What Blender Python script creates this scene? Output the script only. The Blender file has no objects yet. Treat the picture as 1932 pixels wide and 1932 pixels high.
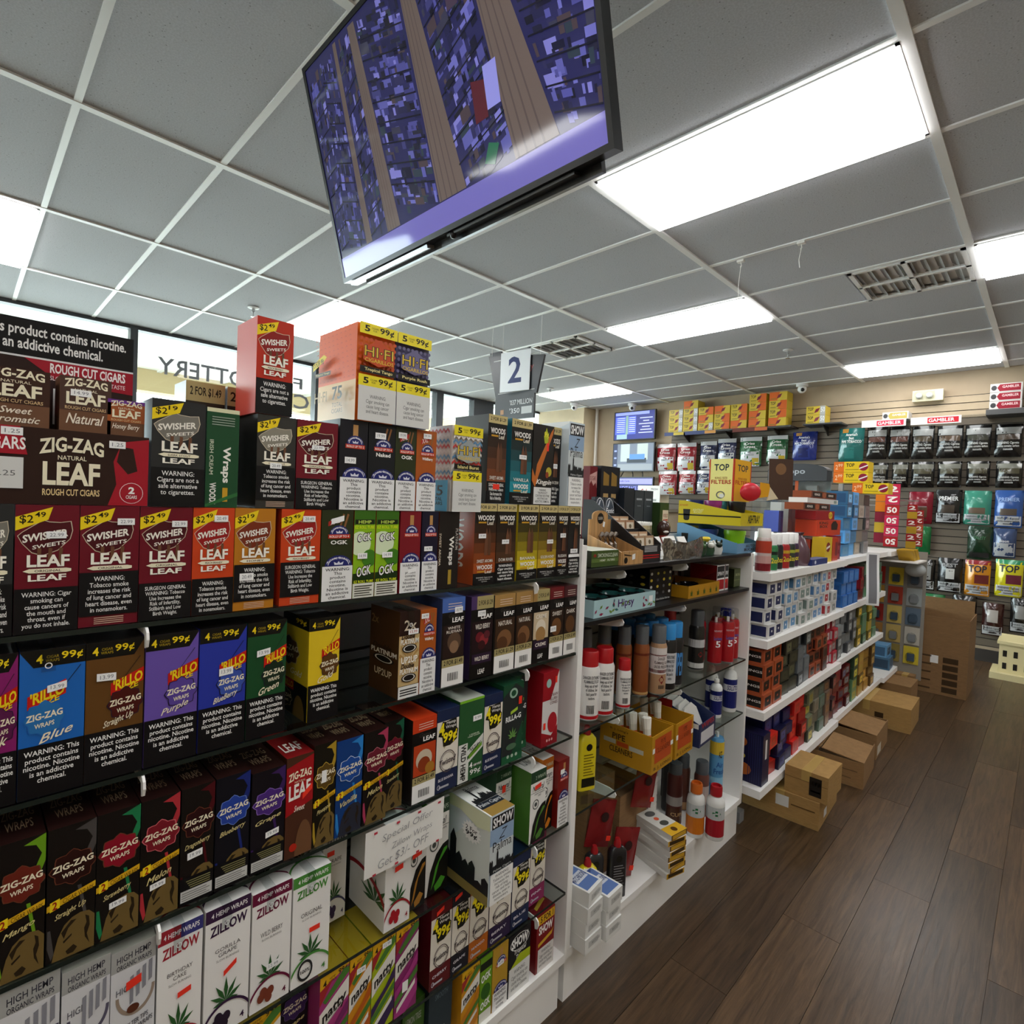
import bpy, math, random
from mathutils import Vector, Matrix
random.seed(7)
SC = bpy.context.scene
COL = SC.collection
CZ = 1.42                      # camera height above the floor; X runs along the racks, Y towards the shop window

# ---------------------------------------------------------------- camera, world, exposure
cam_d = bpy.data.cameras.new('camera'); cam_d.sensor_width = 36; cam_d.lens = 36*1035.8/1932
cam_d.clip_start = .05
cam = bpy.data.objects.new('camera', cam_d); COL.objects.link(cam)
yaw, pitch, roll = .7796, -.0221, .0411
f = Vector((math.cos(pitch)*math.cos(yaw), math.cos(pitch)*math.sin(yaw), math.sin(pitch)))
r = f.cross(Vector((0, 0, 1))).normalized(); u = r.cross(f)
r2 = math.cos(roll)*r + math.sin(roll)*u; u2 = -math.sin(roll)*r + math.cos(roll)*u
cam.matrix_world = Matrix(((r2.x, u2.x, -f.x, 0), (r2.y, u2.y, -f.y, 0), (r2.z, u2.z, -f.z, CZ), (0, 0, 0, 1)))
SC.camera = cam
w = bpy.data.worlds.new('overcast_sky'); SC.world = w; w.use_nodes = True
w.node_tree.nodes['Background'].inputs[0].default_value = (.86, .93, 1, 1)
w.node_tree.nodes['Background'].inputs[1].default_value = 15.0
SC.view_settings.view_transform = 'Standard'; SC.view_settings.look = 'None'
SC.view_settings.exposure = 0.0; SC.view_settings.gamma = 1.0; SC.view_settings.use_curve_mapping = False
LIGHT_POWER = 10.5              # emission of every ceiling panel

# ---------------------------------------------------------------- materials
def lin(h):
    c = [int(h[i:i+2], 16)/255 for i in (0, 2, 4)]
    return tuple(x/12.92 if x < .04045 else ((x+.055)/1.055)**2.4 for x in c) + (1,)
_M = {}
def mat(h, rough=.45, metal=0, kind='', coat=0, emit=0):
    k = (h, rough, metal, kind, coat, emit)
    if k in _M: return _M[k]
    m = bpy.data.materials.new('%s_%s' % (kind or 'paint', h)); m.use_nodes = True
    n = m.node_tree.nodes; L = m.node_tree.links; b = n['Principled BSDF']
    c = lin(h)
    b.inputs['Base Color'].default_value = c; b.inputs['Roughness'].default_value = rough
    b.inputs['Metallic'].default_value = metal; b.inputs['Specular IOR Level'].default_value = .3 if kind == 'print' else .5; b.inputs['Coat Weight'].default_value = coat
    if emit:
        b.inputs['Emission Color'].default_value = c; b.inputs['Emission Strength'].default_value = emit
    def tex(scale, coord='Object', stretch=None, detail=3):
        tc = n.new('ShaderNodeTexCoord'); mp = n.new('ShaderNodeMapping'); t = n.new('ShaderNodeTexNoise')
        if stretch: mp.inputs['Scale'].default_value = stretch
        L.new(tc.outputs[coord], mp.inputs['Vector']); L.new(mp.outputs[0], t.inputs['Vector'])
        t.inputs['Scale'].default_value = scale; t.inputs['Detail'].default_value = detail
        return t, mp
    def vary(t, lo, hi):
        rp = n.new('ShaderNodeMapRange'); rp.inputs[3].default_value = lo; rp.inputs[4].default_value = hi
        rp.inputs[1].default_value = .3; rp.inputs[2].default_value = .7
        L.new(t.outputs[0], rp.inputs[0])
        mx = n.new('ShaderNodeMix'); mx.data_type = 'RGBA'; mx.blend_type = 'MULTIPLY'; mx.inputs[0].default_value = 1
        mx.inputs[6].default_value = c; L.new(rp.outputs[0], mx.inputs[7]); L.new(mx.outputs[2], b.inputs['Base Color'])
        return mx
    def bump(t, s, d):
        bp = n.new('ShaderNodeBump'); bp.inputs['Strength'].default_value = s; bp.inputs['Distance'].default_value = d
        L.new(t.outputs[0], bp.inputs['Height']); L.new(bp.outputs[0], b.inputs['Normal'])
    if kind == 'tile':
        t, _ = tex(160); vary(t, .86, 1.06); bump(t, .4, .002)
        v = n.new('ShaderNodeTexVoronoi'); v.inputs['Scale'].default_value = 45
        tc = n.new('ShaderNodeTexCoord'); L.new(tc.outputs['Object'], v.inputs['Vector'])
        mr = n.new('ShaderNodeMapRange'); mr.inputs[1].default_value = .07; mr.inputs[2].default_value = .13; mr.inputs[3].default_value = .5; mr.inputs[4].default_value = 1
        L.new(v.outputs['Distance'], mr.inputs[0])
        src = b.inputs['Base Color'].links[0].from_socket
        m2 = n.new('ShaderNodeMix'); m2.data_type = 'RGBA'; m2.blend_type = 'MULTIPLY'; m2.inputs[0].default_value = 1
        L.new(src, m2.inputs[6]); L.new(mr.outputs[0], m2.inputs[7]); L.new(m2.outputs[2], b.inputs['Base Color'])
    elif kind == 'plank':
        t, mp = tex(9, stretch=(.45, 7, 7), detail=9)
        t.inputs['Roughness'].default_value = .68
        oi = n.new('ShaderNodeObjectInfo')
        cb = n.new('ShaderNodeCombineXYZ'); ml = n.new('ShaderNodeMath'); ml.operation = 'MULTIPLY'; ml.inputs[1].default_value = 40
        L.new(oi.outputs['Random'], ml.inputs[0])
        for i in range(3): L.new(ml.outputs[0], cb.inputs[i])
        L.new(cb.outputs[0], mp.inputs['Location'])
        t.inputs['Distortion'].default_value = .9
        mx = vary(t, .35, 1.6); src = mx.outputs[2]
        mr = n.new('ShaderNodeMapRange'); mr.inputs[3].default_value = .75; mr.inputs[4].default_value = 1.25
        L.new(oi.outputs['Random'], mr.inputs[0])
        m2 = n.new('ShaderNodeMix'); m2.data_type = 'RGBA'; m2.blend_type = 'MULTIPLY'; m2.inputs[0].default_value = 1
        L.new(src, m2.inputs[6]); L.new(mr.outputs[0], m2.inputs[7]); L.new(m2.outputs[2], b.inputs['Base Color'])
        bump(t, .25, .002)
    elif kind == 'cardboard':
        t, _ = tex(30, stretch=(1, 1, 8)); vary(t, .88, 1.1)
    elif kind == 'wood':
        t, _ = tex(14, stretch=(6, 6, .7)); vary(t, .7, 1.15)
    elif kind == 'plaster':
        t, _ = tex(6); vary(t, .95, 1.04)
    elif kind == 'foil':
        t, _ = tex(22, detail=2); bump(t, .7, .02)
    elif kind == 'wrap':
        t, _ = tex(26, detail=1); bump(t, .25, .01)
    elif kind == 'glass':
        n.remove(b); o = n['Material Output']
        tr = n.new('ShaderNodeBsdfTransparent'); tr.inputs[0].default_value = c
        g = n.new('ShaderNodeBsdfGlossy'); g.inputs['Roughness'].default_value = rough
        fr = n.new('ShaderNodeFresnel'); fr.inputs[0].default_value = 1.45
        ge = n.new('ShaderNodeNewGeometry'); iv = n.new('ShaderNodeMath'); iv.operation = 'SUBTRACT'; iv.inputs[0].default_value = 1; L.new(ge.outputs['Backfacing'], iv.inputs[1])
        mu = n.new('ShaderNodeMath'); mu.operation = 'MULTIPLY'; L.new(fr.outputs[0], mu.inputs[0]); L.new(iv.outputs[0], mu.inputs[1])
        mx = n.new('ShaderNodeMixShader'); L.new(mu.outputs[0], mx.inputs[0]); L.new(tr.outputs[0], mx.inputs[1]); L.new(g.outputs[0], mx.inputs[2])
        L.new(mx.outputs[0], o.inputs[0])
    _M[k] = m
    return m
def pm(h): return mat(h, .36, coat=.05, kind='print')        # printed, varnished board

# ---------------------------------------------------------------- mesh helpers
_T = {}
_tc = bpy.data.curves.new('type', 'FONT'); _tc.resolution_u = 2; _tc.align_x = 'CENTER'
_to = bpy.data.objects.new('type', _tc)
def tmesh(s, sh=0, b=.012):
    k = (s, sh, b)
    if k not in _T:
        _tc.body = s; _tc.shear = sh; _tc.offset = b; _tc.space_line = .95
        me = bpy.data.meshes.new_from_object(_to)
        vs = [(v.co.x, v.co.y) for v in me.vertices]
        fs = [tuple(p.vertices) for p in me.polygons]
        bpy.data.meshes.remove(me)
        x0 = min(v[0] for v in vs); x1 = max(v[0] for v in vs); y0 = min(v[1] for v in vs); y1 = max(v[1] for v in vs)
        _T[k] = ([((x-x0)/(x1-x0 or 1), (y-y0)/(y1-y0 or 1)) for x, y in vs], fs, (x1-x0)/(y1-y0 or 1))
    return _T[k]
class MB:
    def __init__(s): s.v = []; s.f = []; s.m = []; s.mats = []
    def mi(s, m):
        if m not in s.mats: s.mats.append(m)
        return s.mats.index(m)
    def add(s, vs, fs, m):
        o = len(s.v); s.v += [tuple(v) for v in vs]; i = s.mi(m)
        for f in fs: s.f.append(tuple(o+a for a in f)); s.m.append(i)
        return s
    def box(s, x0, y0, z0, x1, y1, z1, m, faces=None):
        vs = [(x0,y0,z0),(x1,y0,z0),(x1,y1,z0),(x0,y1,z0),(x0,y0,z1),(x1,y0,z1),(x1,y1,z1),(x0,y1,z1)]
        F = dict(B=(0,3,2,1), T=(4,5,6,7), F=(0,1,5,4), R=(1,2,6,5), K=(2,3,7,6), L=(3,0,4,7))
        for k, q in F.items():
            mm = (faces or {}).get(k, m)
            s.add([vs[i] for i in q], [(0,1,2,3)], mm) if faces else None
        if not faces: s.add(vs, list(F.values()), m)
        return s
    def prism(s, pts, a0, a1, m, axis='y', side=None):
        """polygon pts (2D) extruded along axis from a0 to a1"""
        def P(p, a): return {'y': (p[0], a, p[1]), 'x': (a, p[0], p[1]), 'z': (p[0], p[1], a)}[axis]
        n = len(pts); vs = [P(p, a0) for p in pts] + [P(p, a1) for p in pts]
        s.add(vs, [tuple(range(n))[::-1], tuple(range(n, 2*n))], m)
        s.add(vs, [(i, (i+1) % n, n+(i+1) % n, n+i) for i in range(n)], side or m)
        return s
    def lathe(s, prof, m, cx=0, cy=0, n=16, axis='z'):
        """prof: list of (radius, height[, material])"""
        for i in range(len(prof)-1):
            (r0, h0), (r1, h1) = prof[i][:2], prof[i+1][:2]; mm = prof[i+1][2] if len(prof[i+1]) > 2 else m
            vs = []
            for r_, h_ in ((r0, h0), (r1, h1)):
                for k in range(n):
                    a = 2*math.pi*k/n; q = (r_*math.cos(a), r_*math.sin(a))
                    vs.append((cx+q[0], cy+q[1], h_) if axis == 'z' else (h_, cx+q[0], cy+q[1]) if axis == 'x' else (cx+q[0], h_, cy+q[1]))
            s.add(vs, [(k, (k+1) % n, n+(k+1) % n, n+k) for k in range(n)], mm)
        return s
    def tube(s, pts, r_, m, n=8):
        pts = [Vector(p) for p in pts]; rings = []
        for i, p in enumerate(pts):
            t = (pts[min(i+1, len(pts)-1)]-pts[max(i-1, 0)]).normalized()
            a = t.cross(Vector((0, 0, 1)) if abs(t.z) < .9 else Vector((1, 0, 0))).normalized(); b_ = t.cross(a)
            rr = r_[i] if isinstance(r_, (list, tuple)) else r_
            rings.append([p+rr*(math.cos(2*math.pi*k/n)*a+math.sin(2*math.pi*k/n)*b_) for k in range(n)])
        vs = [v for R_ in rings for v in R_]
        fs = [(i*n+k, i*n+(k+1) % n, (i+1)*n+(k+1) % n, (i+1)*n+k) for i in range(len(pts)-1) for k in range(n)]
        fs += [tuple(range(n)), tuple(range(len(vs)-n, len(vs)))]
        return s.add(vs, fs, m)
    def ball(s, c, rad, m, n=12, k=7):
        rx, ry, rz = rad if isinstance(rad, (tuple, list)) else (rad,)*3
        vs = [(c[0]+rx*math.sin(math.pi*i/k)*math.cos(2*math.pi*j/n), c[1]+ry*math.sin(math.pi*i/k)*math.sin(2*math.pi*j/n), c[2]+rz*math.cos(math.pi*i/k)) for i in range(k+1) for j in range(n)]
        return s.add(vs, [(i*n+j, i*n+(j+1) % n, (i+1)*n+(j+1) % n, (i+1)*n+j) for i in range(k) for j in range(n)], m)
    def text(s, t, fn, m, sh=0, b=.012, rot=0, arc=0):
        vs, fs, _ = tmesh(t, sh, b)
        return s.add([fn(a, c+rot*(a-.5)+arc*4*a*(1-a)) for a, c in vs], fs, m)
    def build(s, name, parent=None, loc=None, smooth=False, label=None):
        me = bpy.data.meshes.new(name); me.from_pydata(s.v, [], s.f)
        for m in s.mats: me.materials.append(m)
        me.polygons.foreach_set('material_index', s.m)
        if smooth:
            import bmesh
            bm = bmesh.new(); bm.from_mesh(me); bmesh.ops.remove_doubles(bm, verts=bm.verts, dist=1e-5); bm.to_mesh(me); bm.free()
            me.polygons.foreach_set('use_smooth', [True]*len(me.polygons)); me.set_sharp_from_angle(angle=math.radians(38))
        me.update()
        o = bpy.data.objects.new(name, me); COL.objects.link(o)
        if parent: o.parent = parent
        if loc: o.location = loc
        if label: o['label'] = label
        return o
def tag(o, label, cat, group=None):
    o['label'] = label; o['category'] = cat
    if group: o['group'] = group
    return o
def thing(name, label, cat, loc=(0, 0, 0), rz=0, group=None, rx=0, ry=0):
    o = bpy.data.objects.new(name, None); COL.objects.link(o); o.empty_display_size = .05
    o.location = loc; o.rotation_euler = (rx, ry, rz)
    return tag(o, label, cat, group)
def struct(o): o['kind'] = 'structure'; return o
def dup(o, loc, rz=None, label=None, parent=None):
    c = o.copy(); COL.objects.link(c)
    if parent: c.parent = parent
    else:
        c.location = loc
        if rz is not None: c.rotation_euler = (0, 0, rz)
    if label: c['label'] = label
    for ch in o.children: dup(ch, None, parent=c)
    return c
ORD = 'first second third fourth fifth sixth seventh eighth ninth tenth eleventh twelfth thirteenth fourteenth fifteenth sixteenth seventeenth eighteenth nineteenth twentieth'.split()
GLASS = mat('eef4f2', .02, kind='glass'); CLEAR = mat('f2f4f4', .12, kind='glass')
WHITE = mat('f2f0ec', .4); STEEL = mat('b8babc', .3, .9); BLK = mat('0c0c0e', .4); EDGE = mat('1a2420', .15)
RAILW = mat('f2f2f0', .35)
# ---------------------------------------------------------------- the room
CEIL = CZ + 1.507
XB, YW, XF, YR = 7.25, 6.32, -3.4, -3.25         # back wall, shop window, wall behind, wall on the right
PL = mat('493725', .3, kind='plank')
fl = struct(MB().box(XF-.1, YR-.1, -.06, XB+.1, YW+.1, -.006, PL).build('floor'))
pk = None
for j in range(14):
    y = -1.16 + j*.178; off = (j*.47) % 1.22
    x = .2 - off
    while x < XB:
        x0, x1 = max(x, .0), min(x+1.22, XB)
        if x1-x0 > .02:
            if x1-x0 > 1.2:
                if pk is None: pk = MB().box(0, 0, -.006, 1.2185, .1765, 0, PL).build('plank', fl).data
                o = bpy.data.objects.new('plank', pk); COL.objects.link(o); o.parent = fl
            else: o = MB().box(0, 0, -.006, x1-x0-.0015, .1765, 0, PL).build('plank', fl)
            o.location = (x0, y, 0)
        x += 1.22
for o in [c for c in fl.children if c.data is pk and c.location.length == 0]: bpy.data.objects.remove(o)
# ceiling: tiles in a lay-in grid
GX = [.315-.64*k for k in range(6, 0, -1)] + [.315] + [2.679+.6096*i for i in range(-3, 8)]; GX = [g for g in GX if XF < g < XB]
GY = [.4007+1.2192*j for j in range(-3, 5)]
TILE = mat('c4c6cb', .9, kind='tile')
ce = struct(MB().box(XF-.14, YR-.14, CEIL+.03, XB+.14, YW+.14, CEIL+.08, WHITE).build('ceiling'))
ex = [XF]+GX+[XB]; ey = [YR]+GY+[YW]
LT = [(2.374, 1.01), (4.203, 2.23), (6.645, 1.01), (4.203, -.21), (2.374, 4.67), (6.03, 4.67), (0, 4.67), (-1.6, 1.01), (-1.6, -1.5), (.55, -.21), (2.374, -1.43), (6.03, -1.5), (-2.6, 3.6)]  # entries past the left-edge panel are unseen, added to brighten cartons and room
VT = [(4.22, .71), (4.22, 3.45)]
tm = None; lit = []
for i in range(len(ex)-1):
    for j in range(len(ey)-1):
        x0, x1, y0, y1 = ex[i], ex[i+1], ey[j], ey[j+1]
        if any(x0 < a < x1 and y0 < b_ < y1 for a, b_ in LT): lit.append((x0, x1, y0, y1)); continue
        vent = [v for v in VT if x0 < v[0] < x1 and y0 < v[1] < y1]
        if vent:
            if vent[0][1] < 2: y0 = 1.01
            else: y1 = 4.058; y0 = 3.77 ; y0, y1 = 3.77, 4.058
        std = abs(x1-x0-.6096) < .001 and abs(y1-y0-1.2192) < .001
        if std and tm: o = bpy.data.objects.new('ceiling_tile', tm); COL.objects.link(o); o.parent = ce
        else:
            o = MB().box(0, 0, 0, x1-x0-.012, y1-y0-.012, .02, TILE).build('ceiling_tile', ce)
            if std: tm = o.data
        o.location = (x0+.006, y0+.006, CEIL+.004)
o = MB().box(0, 0, 0, .59, .27, .02, TILE).build('ceiling_tile', ce); o.location = (3.905, 2.845, CEIL+.004)
for g in GX: MB().box(g-.013, YR, CEIL-.003, g+.013, YW, CEIL+.024, RAILW).build('grid_rail', ce)
for g in GY: MB().box(XF, g-.018, CEIL-.005, XB, g+.018, CEIL+.024, RAILW).build('grid_rail', ce)
# walls
TAN = mat('ab9980', .8, kind='plaster')
wb = struct(MB().box(XB+.012, YR-.14, -.05, XB+.14, YW+.2, CEIL+.05, TAN).build('wall_back'))
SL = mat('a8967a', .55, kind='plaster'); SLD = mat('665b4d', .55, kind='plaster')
MB().box(XB+.011, -3.2, .15, XB+.0125, 3.99, .16+33*.0765, mat('2a2622', .8)).build('slat_backing', wb)
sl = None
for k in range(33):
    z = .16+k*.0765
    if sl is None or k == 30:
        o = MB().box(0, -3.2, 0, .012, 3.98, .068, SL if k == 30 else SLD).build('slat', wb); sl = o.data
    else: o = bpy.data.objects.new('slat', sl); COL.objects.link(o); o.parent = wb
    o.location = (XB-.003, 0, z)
struct(MB().box(XB-.006, YR, 0, XB+.012, 5.3, .12, mat('2e2823', .6)).build('baseboard_back'))
struct(MB().box(6.95, 5.36, 0, XB+.012, YW, CEIL, mat('d6c4a4', .8, kind='plaster')).build('wall_column'))
struct(MB().box(7.18, 5.27, 0, 7.215, 5.305, CEIL, mat('d8d4cc', .5)).build('trim_1'))
struct(MB().box(XF, YR-.14, -.05, XB+.1, YR, CEIL+.05, TAN).build('wall_right'))
struct(MB().box(XF-.14, YR-.14, -.05, XF, YW+.14, CEIL+.05, TAN).build('wall_front'))
wl = struct(MB().box(XF, YW, -.05, XB+.1, YW+.14, .5, TAN).build('wall_left'))
FR = mat('4a4c4f', .4, .6)
mx = [XF, -1.6, .1, 1.165, 3.0, 4.82, 5.66, XB]
mw = {4.82: .06, 5.66: .2}
for i in range(len(mx)-1):
    a, b_ = mx[i], mx[i+1]
    wa = mw.get(a, .03)/1; wc = mw.get(b_, .03)
    q = MB()
    q.box(a, YW-.03, .5, a+wa, YW+.09, CEIL, FR); q.box(b_-wc, YW-.03, .5, b_, YW+.09, CEIL, FR)
    q.box(a+wa, YW-.03, .5, b_-wc, YW+.09, .56, FR); q.box(a+wa, YW-.02, CEIL-.03, b_-wc, YW+.08, CEIL+.03, FR)
    wn = struct(q.build('window_%d' % (i+1)))
    MB().box(a+wa, YW+.02, .56, b_-wc, YW+.026, CEIL-.03, GLASS).build('pane', wn)
    if i == 3:
        t = MB()
        def fl2(x0, x1, z0, z1): return lambda a_, c_: (x1+(x0-x1)*a_, YW+.018, z0+(z1-z0)*c_)
        G = mat('7d8288', .6)
        t.text('LOTTERY', fl2(1.37, 2.3, CZ+1.10, CZ+1.27), G); t.text('F', fl2(2.72, 2.83, CZ+1.19, CZ+1.31), G); t.text('CI', fl2(2.67, 2.92, CZ+.96, CZ+1.13), G)
        t.build('window_lettering', wn)
# the covered walkway outside
so = MB(); OUT = mat('f0f0ec', .7)
so.box(XF, YW+.14, 3.02, 14, 9.3, 3.08, OUT)
sf = struct(so.build('ceiling_walkway'))
for k in range(36):
    if k == 0: rb = MB().box(0, YW+.14, 2.995, .05, 9.1, 3.02, mat('d8d8d4', .7)).build('rib', sf).data
    else: o = bpy.data.objects.new('rib', rb); COL.objects.link(o); o.parent = sf
    sf.children[-1].location = (XF+.3+k*.42, 0, 0)
struct(MB().box(XF, 9.0, 2.72, 14, 9.3, 3.3, mat('cdb88c', .8)).build('wall_walkway_fascia'))
struct(MB().box(XF-3, YW+.14, -.1, 20, 20, -.02, mat('9a9890', .9)).build('floor_walkway'))
# ---------------------------------------------------------------- ceiling fittings
LM = mat('ffffff', .5, emit=LIGHT_POWER, kind='lamp')
pos = {(2.374, 1.01): 'largest ceiling light panel, nearest the hanging television', (4.203, 2.23): 'ceiling light panel in the second row behind the big one', (6.645, 1.01): 'ceiling light panel close to the back wall', (4.203, -.21): 'ceiling light panel cut by the right edge beside a vent', (2.374, 4.67): 'ceiling light panel above the orange carton by the window', (6.03, 4.67): 'ceiling light panel near the hanging number sign and column', (0, 4.67): 'ceiling light panel cut by the left edge of the photo'}
for x0, x1, y0, y1 in lit:
    k = [q for q in LT if x0 < q[0] < x1 and y0 < q[1] < y1][0]
    t = thing('ceiling_light', pos.get(k, 'added ceiling light panel, unseen behind the camera, brightening the racks'), 'light', ((x0+x1)/2, (y0+y1)/2, CEIL), group='ceiling light panels')
    a, b_ = (x1-x0)/2-.013, (y1-y0)/2-.018
    MB().box(-a+.012, -b_+.012, -.022, a-.012, b_-.012, .006, LM).build('diffuser', t)
    q = MB(); W2 = mat('f4f4f4', .4)
    q.box(-a, -b_, -.007, -a+.012, b_, .02, W2); q.box(a-.012, -b_, -.007, a, b_, .02, W2); q.box(-a, -b_, -.007, a, -b_+.012, .02, W2); q.box(-a, b_-.012, -.007, a, b_, .02, W2)
    q.build('frame', t)
VG = mat('9a9a98', .5)
for (x, y), lb in zip(VT, ('square air vent beside the light at the right edge', 'square air vent above the hanging number sign')):
    t = thing('ceiling_vent', lb, 'vent', (x-.005, y, CEIL), group='ceiling vents')
    q = MB(); s_ = .29
    for a in (-s_, -.012, s_-.024): q.box(a, -s_, -.006, a+.024, s_, .012, RAILW if a else RAILW); q.box(-s_, a, -.006, s_, a+.024, .012, RAILW)
    q.build('frame', t)
    MB().box(-s_, -s_, .05, s_, s_, .06, mat('3a3a3a', .8)).build('duct', t)
    lv = None
    for qx in (-1, 1):
        for k in range(8):
            y_ = -s_+.05+k*.068
            o = MB().add([(qx*.145-.13, y_, .0), (qx*.145+.13, y_, .0), (qx*.145+.13, y_+.04, .03), (qx*.145-.13, y_+.04, .03)], [(0, 1, 2, 3)], VG).build('louvre', t) if lv is None or qx > 0 and k == 0 else None
            if o: lv = o.data; base = y_
            else:
                o = bpy.data.objects.new('louvre', lv); COL.objects.link(o); o.parent = t; o.location = (0, y_-base, 0)
CH = mat('c8c8c8', .25, .9)
for x, y, lb in ((1.708, 4.80, 'ceiling sprinkler head above the red carton'), (5.552, 4.866, 'ceiling sprinkler head left of the far light by the column'), (5.443, 1.842, 'ceiling sprinkler head in the middle of the far ceiling')):
    t = thing('sprinkler', lb, 'sprinkler', (x, y, CEIL+.002), group='ceiling sprinklers')
    MB().lathe([(0, 0), (.045, -.002), (.045, -.008), (.02, -.014), (.012, -.014)], mat('e8e8e6', .4)).build('escutcheon', t, smooth=True)
    MB().lathe([(.012, -.014), (.012, -.04), (.005, -.045), (.005, -.075), (.02, -.078), (.02, -.082), (0, -.082)], CH, n=10).build('head', t, smooth=True)
DW = mat('e6e6e4', .35)
for x, y, lb in ((6.6, 5.28, 'white dome camera on the ceiling by the column'), (7.06, 4.55, 'white dome camera on the ceiling above the wall screens'), (7.0, 2.19, 'white dome camera on the ceiling beside the orange cartons')):
    t = thing('security_camera', lb, 'camera', (x, y, CEIL), group='ceiling security cameras')
    MB().lathe([(0, 0), (.065, 0), (.065, -.03), (.05, -.038), (0, -.038)], DW).build('mount', t, smooth=True)
    eb = MB().ball((0, 0, -.06), .048, DW, 14, 9).build('eyeball', t, smooth=True)
    MB().ball((-.034, -.016, -.074), .022, BLK, 10, 6).build('lens', eb, smooth=True)
for x, y, L_, lb in ((3.313, 1.418, .2, 'hooked string hanging from the ceiling above the second light'), (3.291, 1.073, .1, 'short hooked string hanging from the ceiling right of a longer one')):
    t = thing('ceiling_hook', lb, 'hook', (x, y, CEIL-.004), group='ceiling hooks')
    MB().box(-.014, -.02, -.012, .014, .02, 0, WHITE).tube([(0, 0, -.01), (.012, 0, -.03), (0, 0, -.045), (-.006, 0, -.035)], .003, WHITE).build('clip', t)
    MB().tube([(0, 0, -.045), (.004, .01, -.045-L_/2), (-.008, .0, -.045-L_)], .0018, WHITE, 5).build('string', t)
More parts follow.
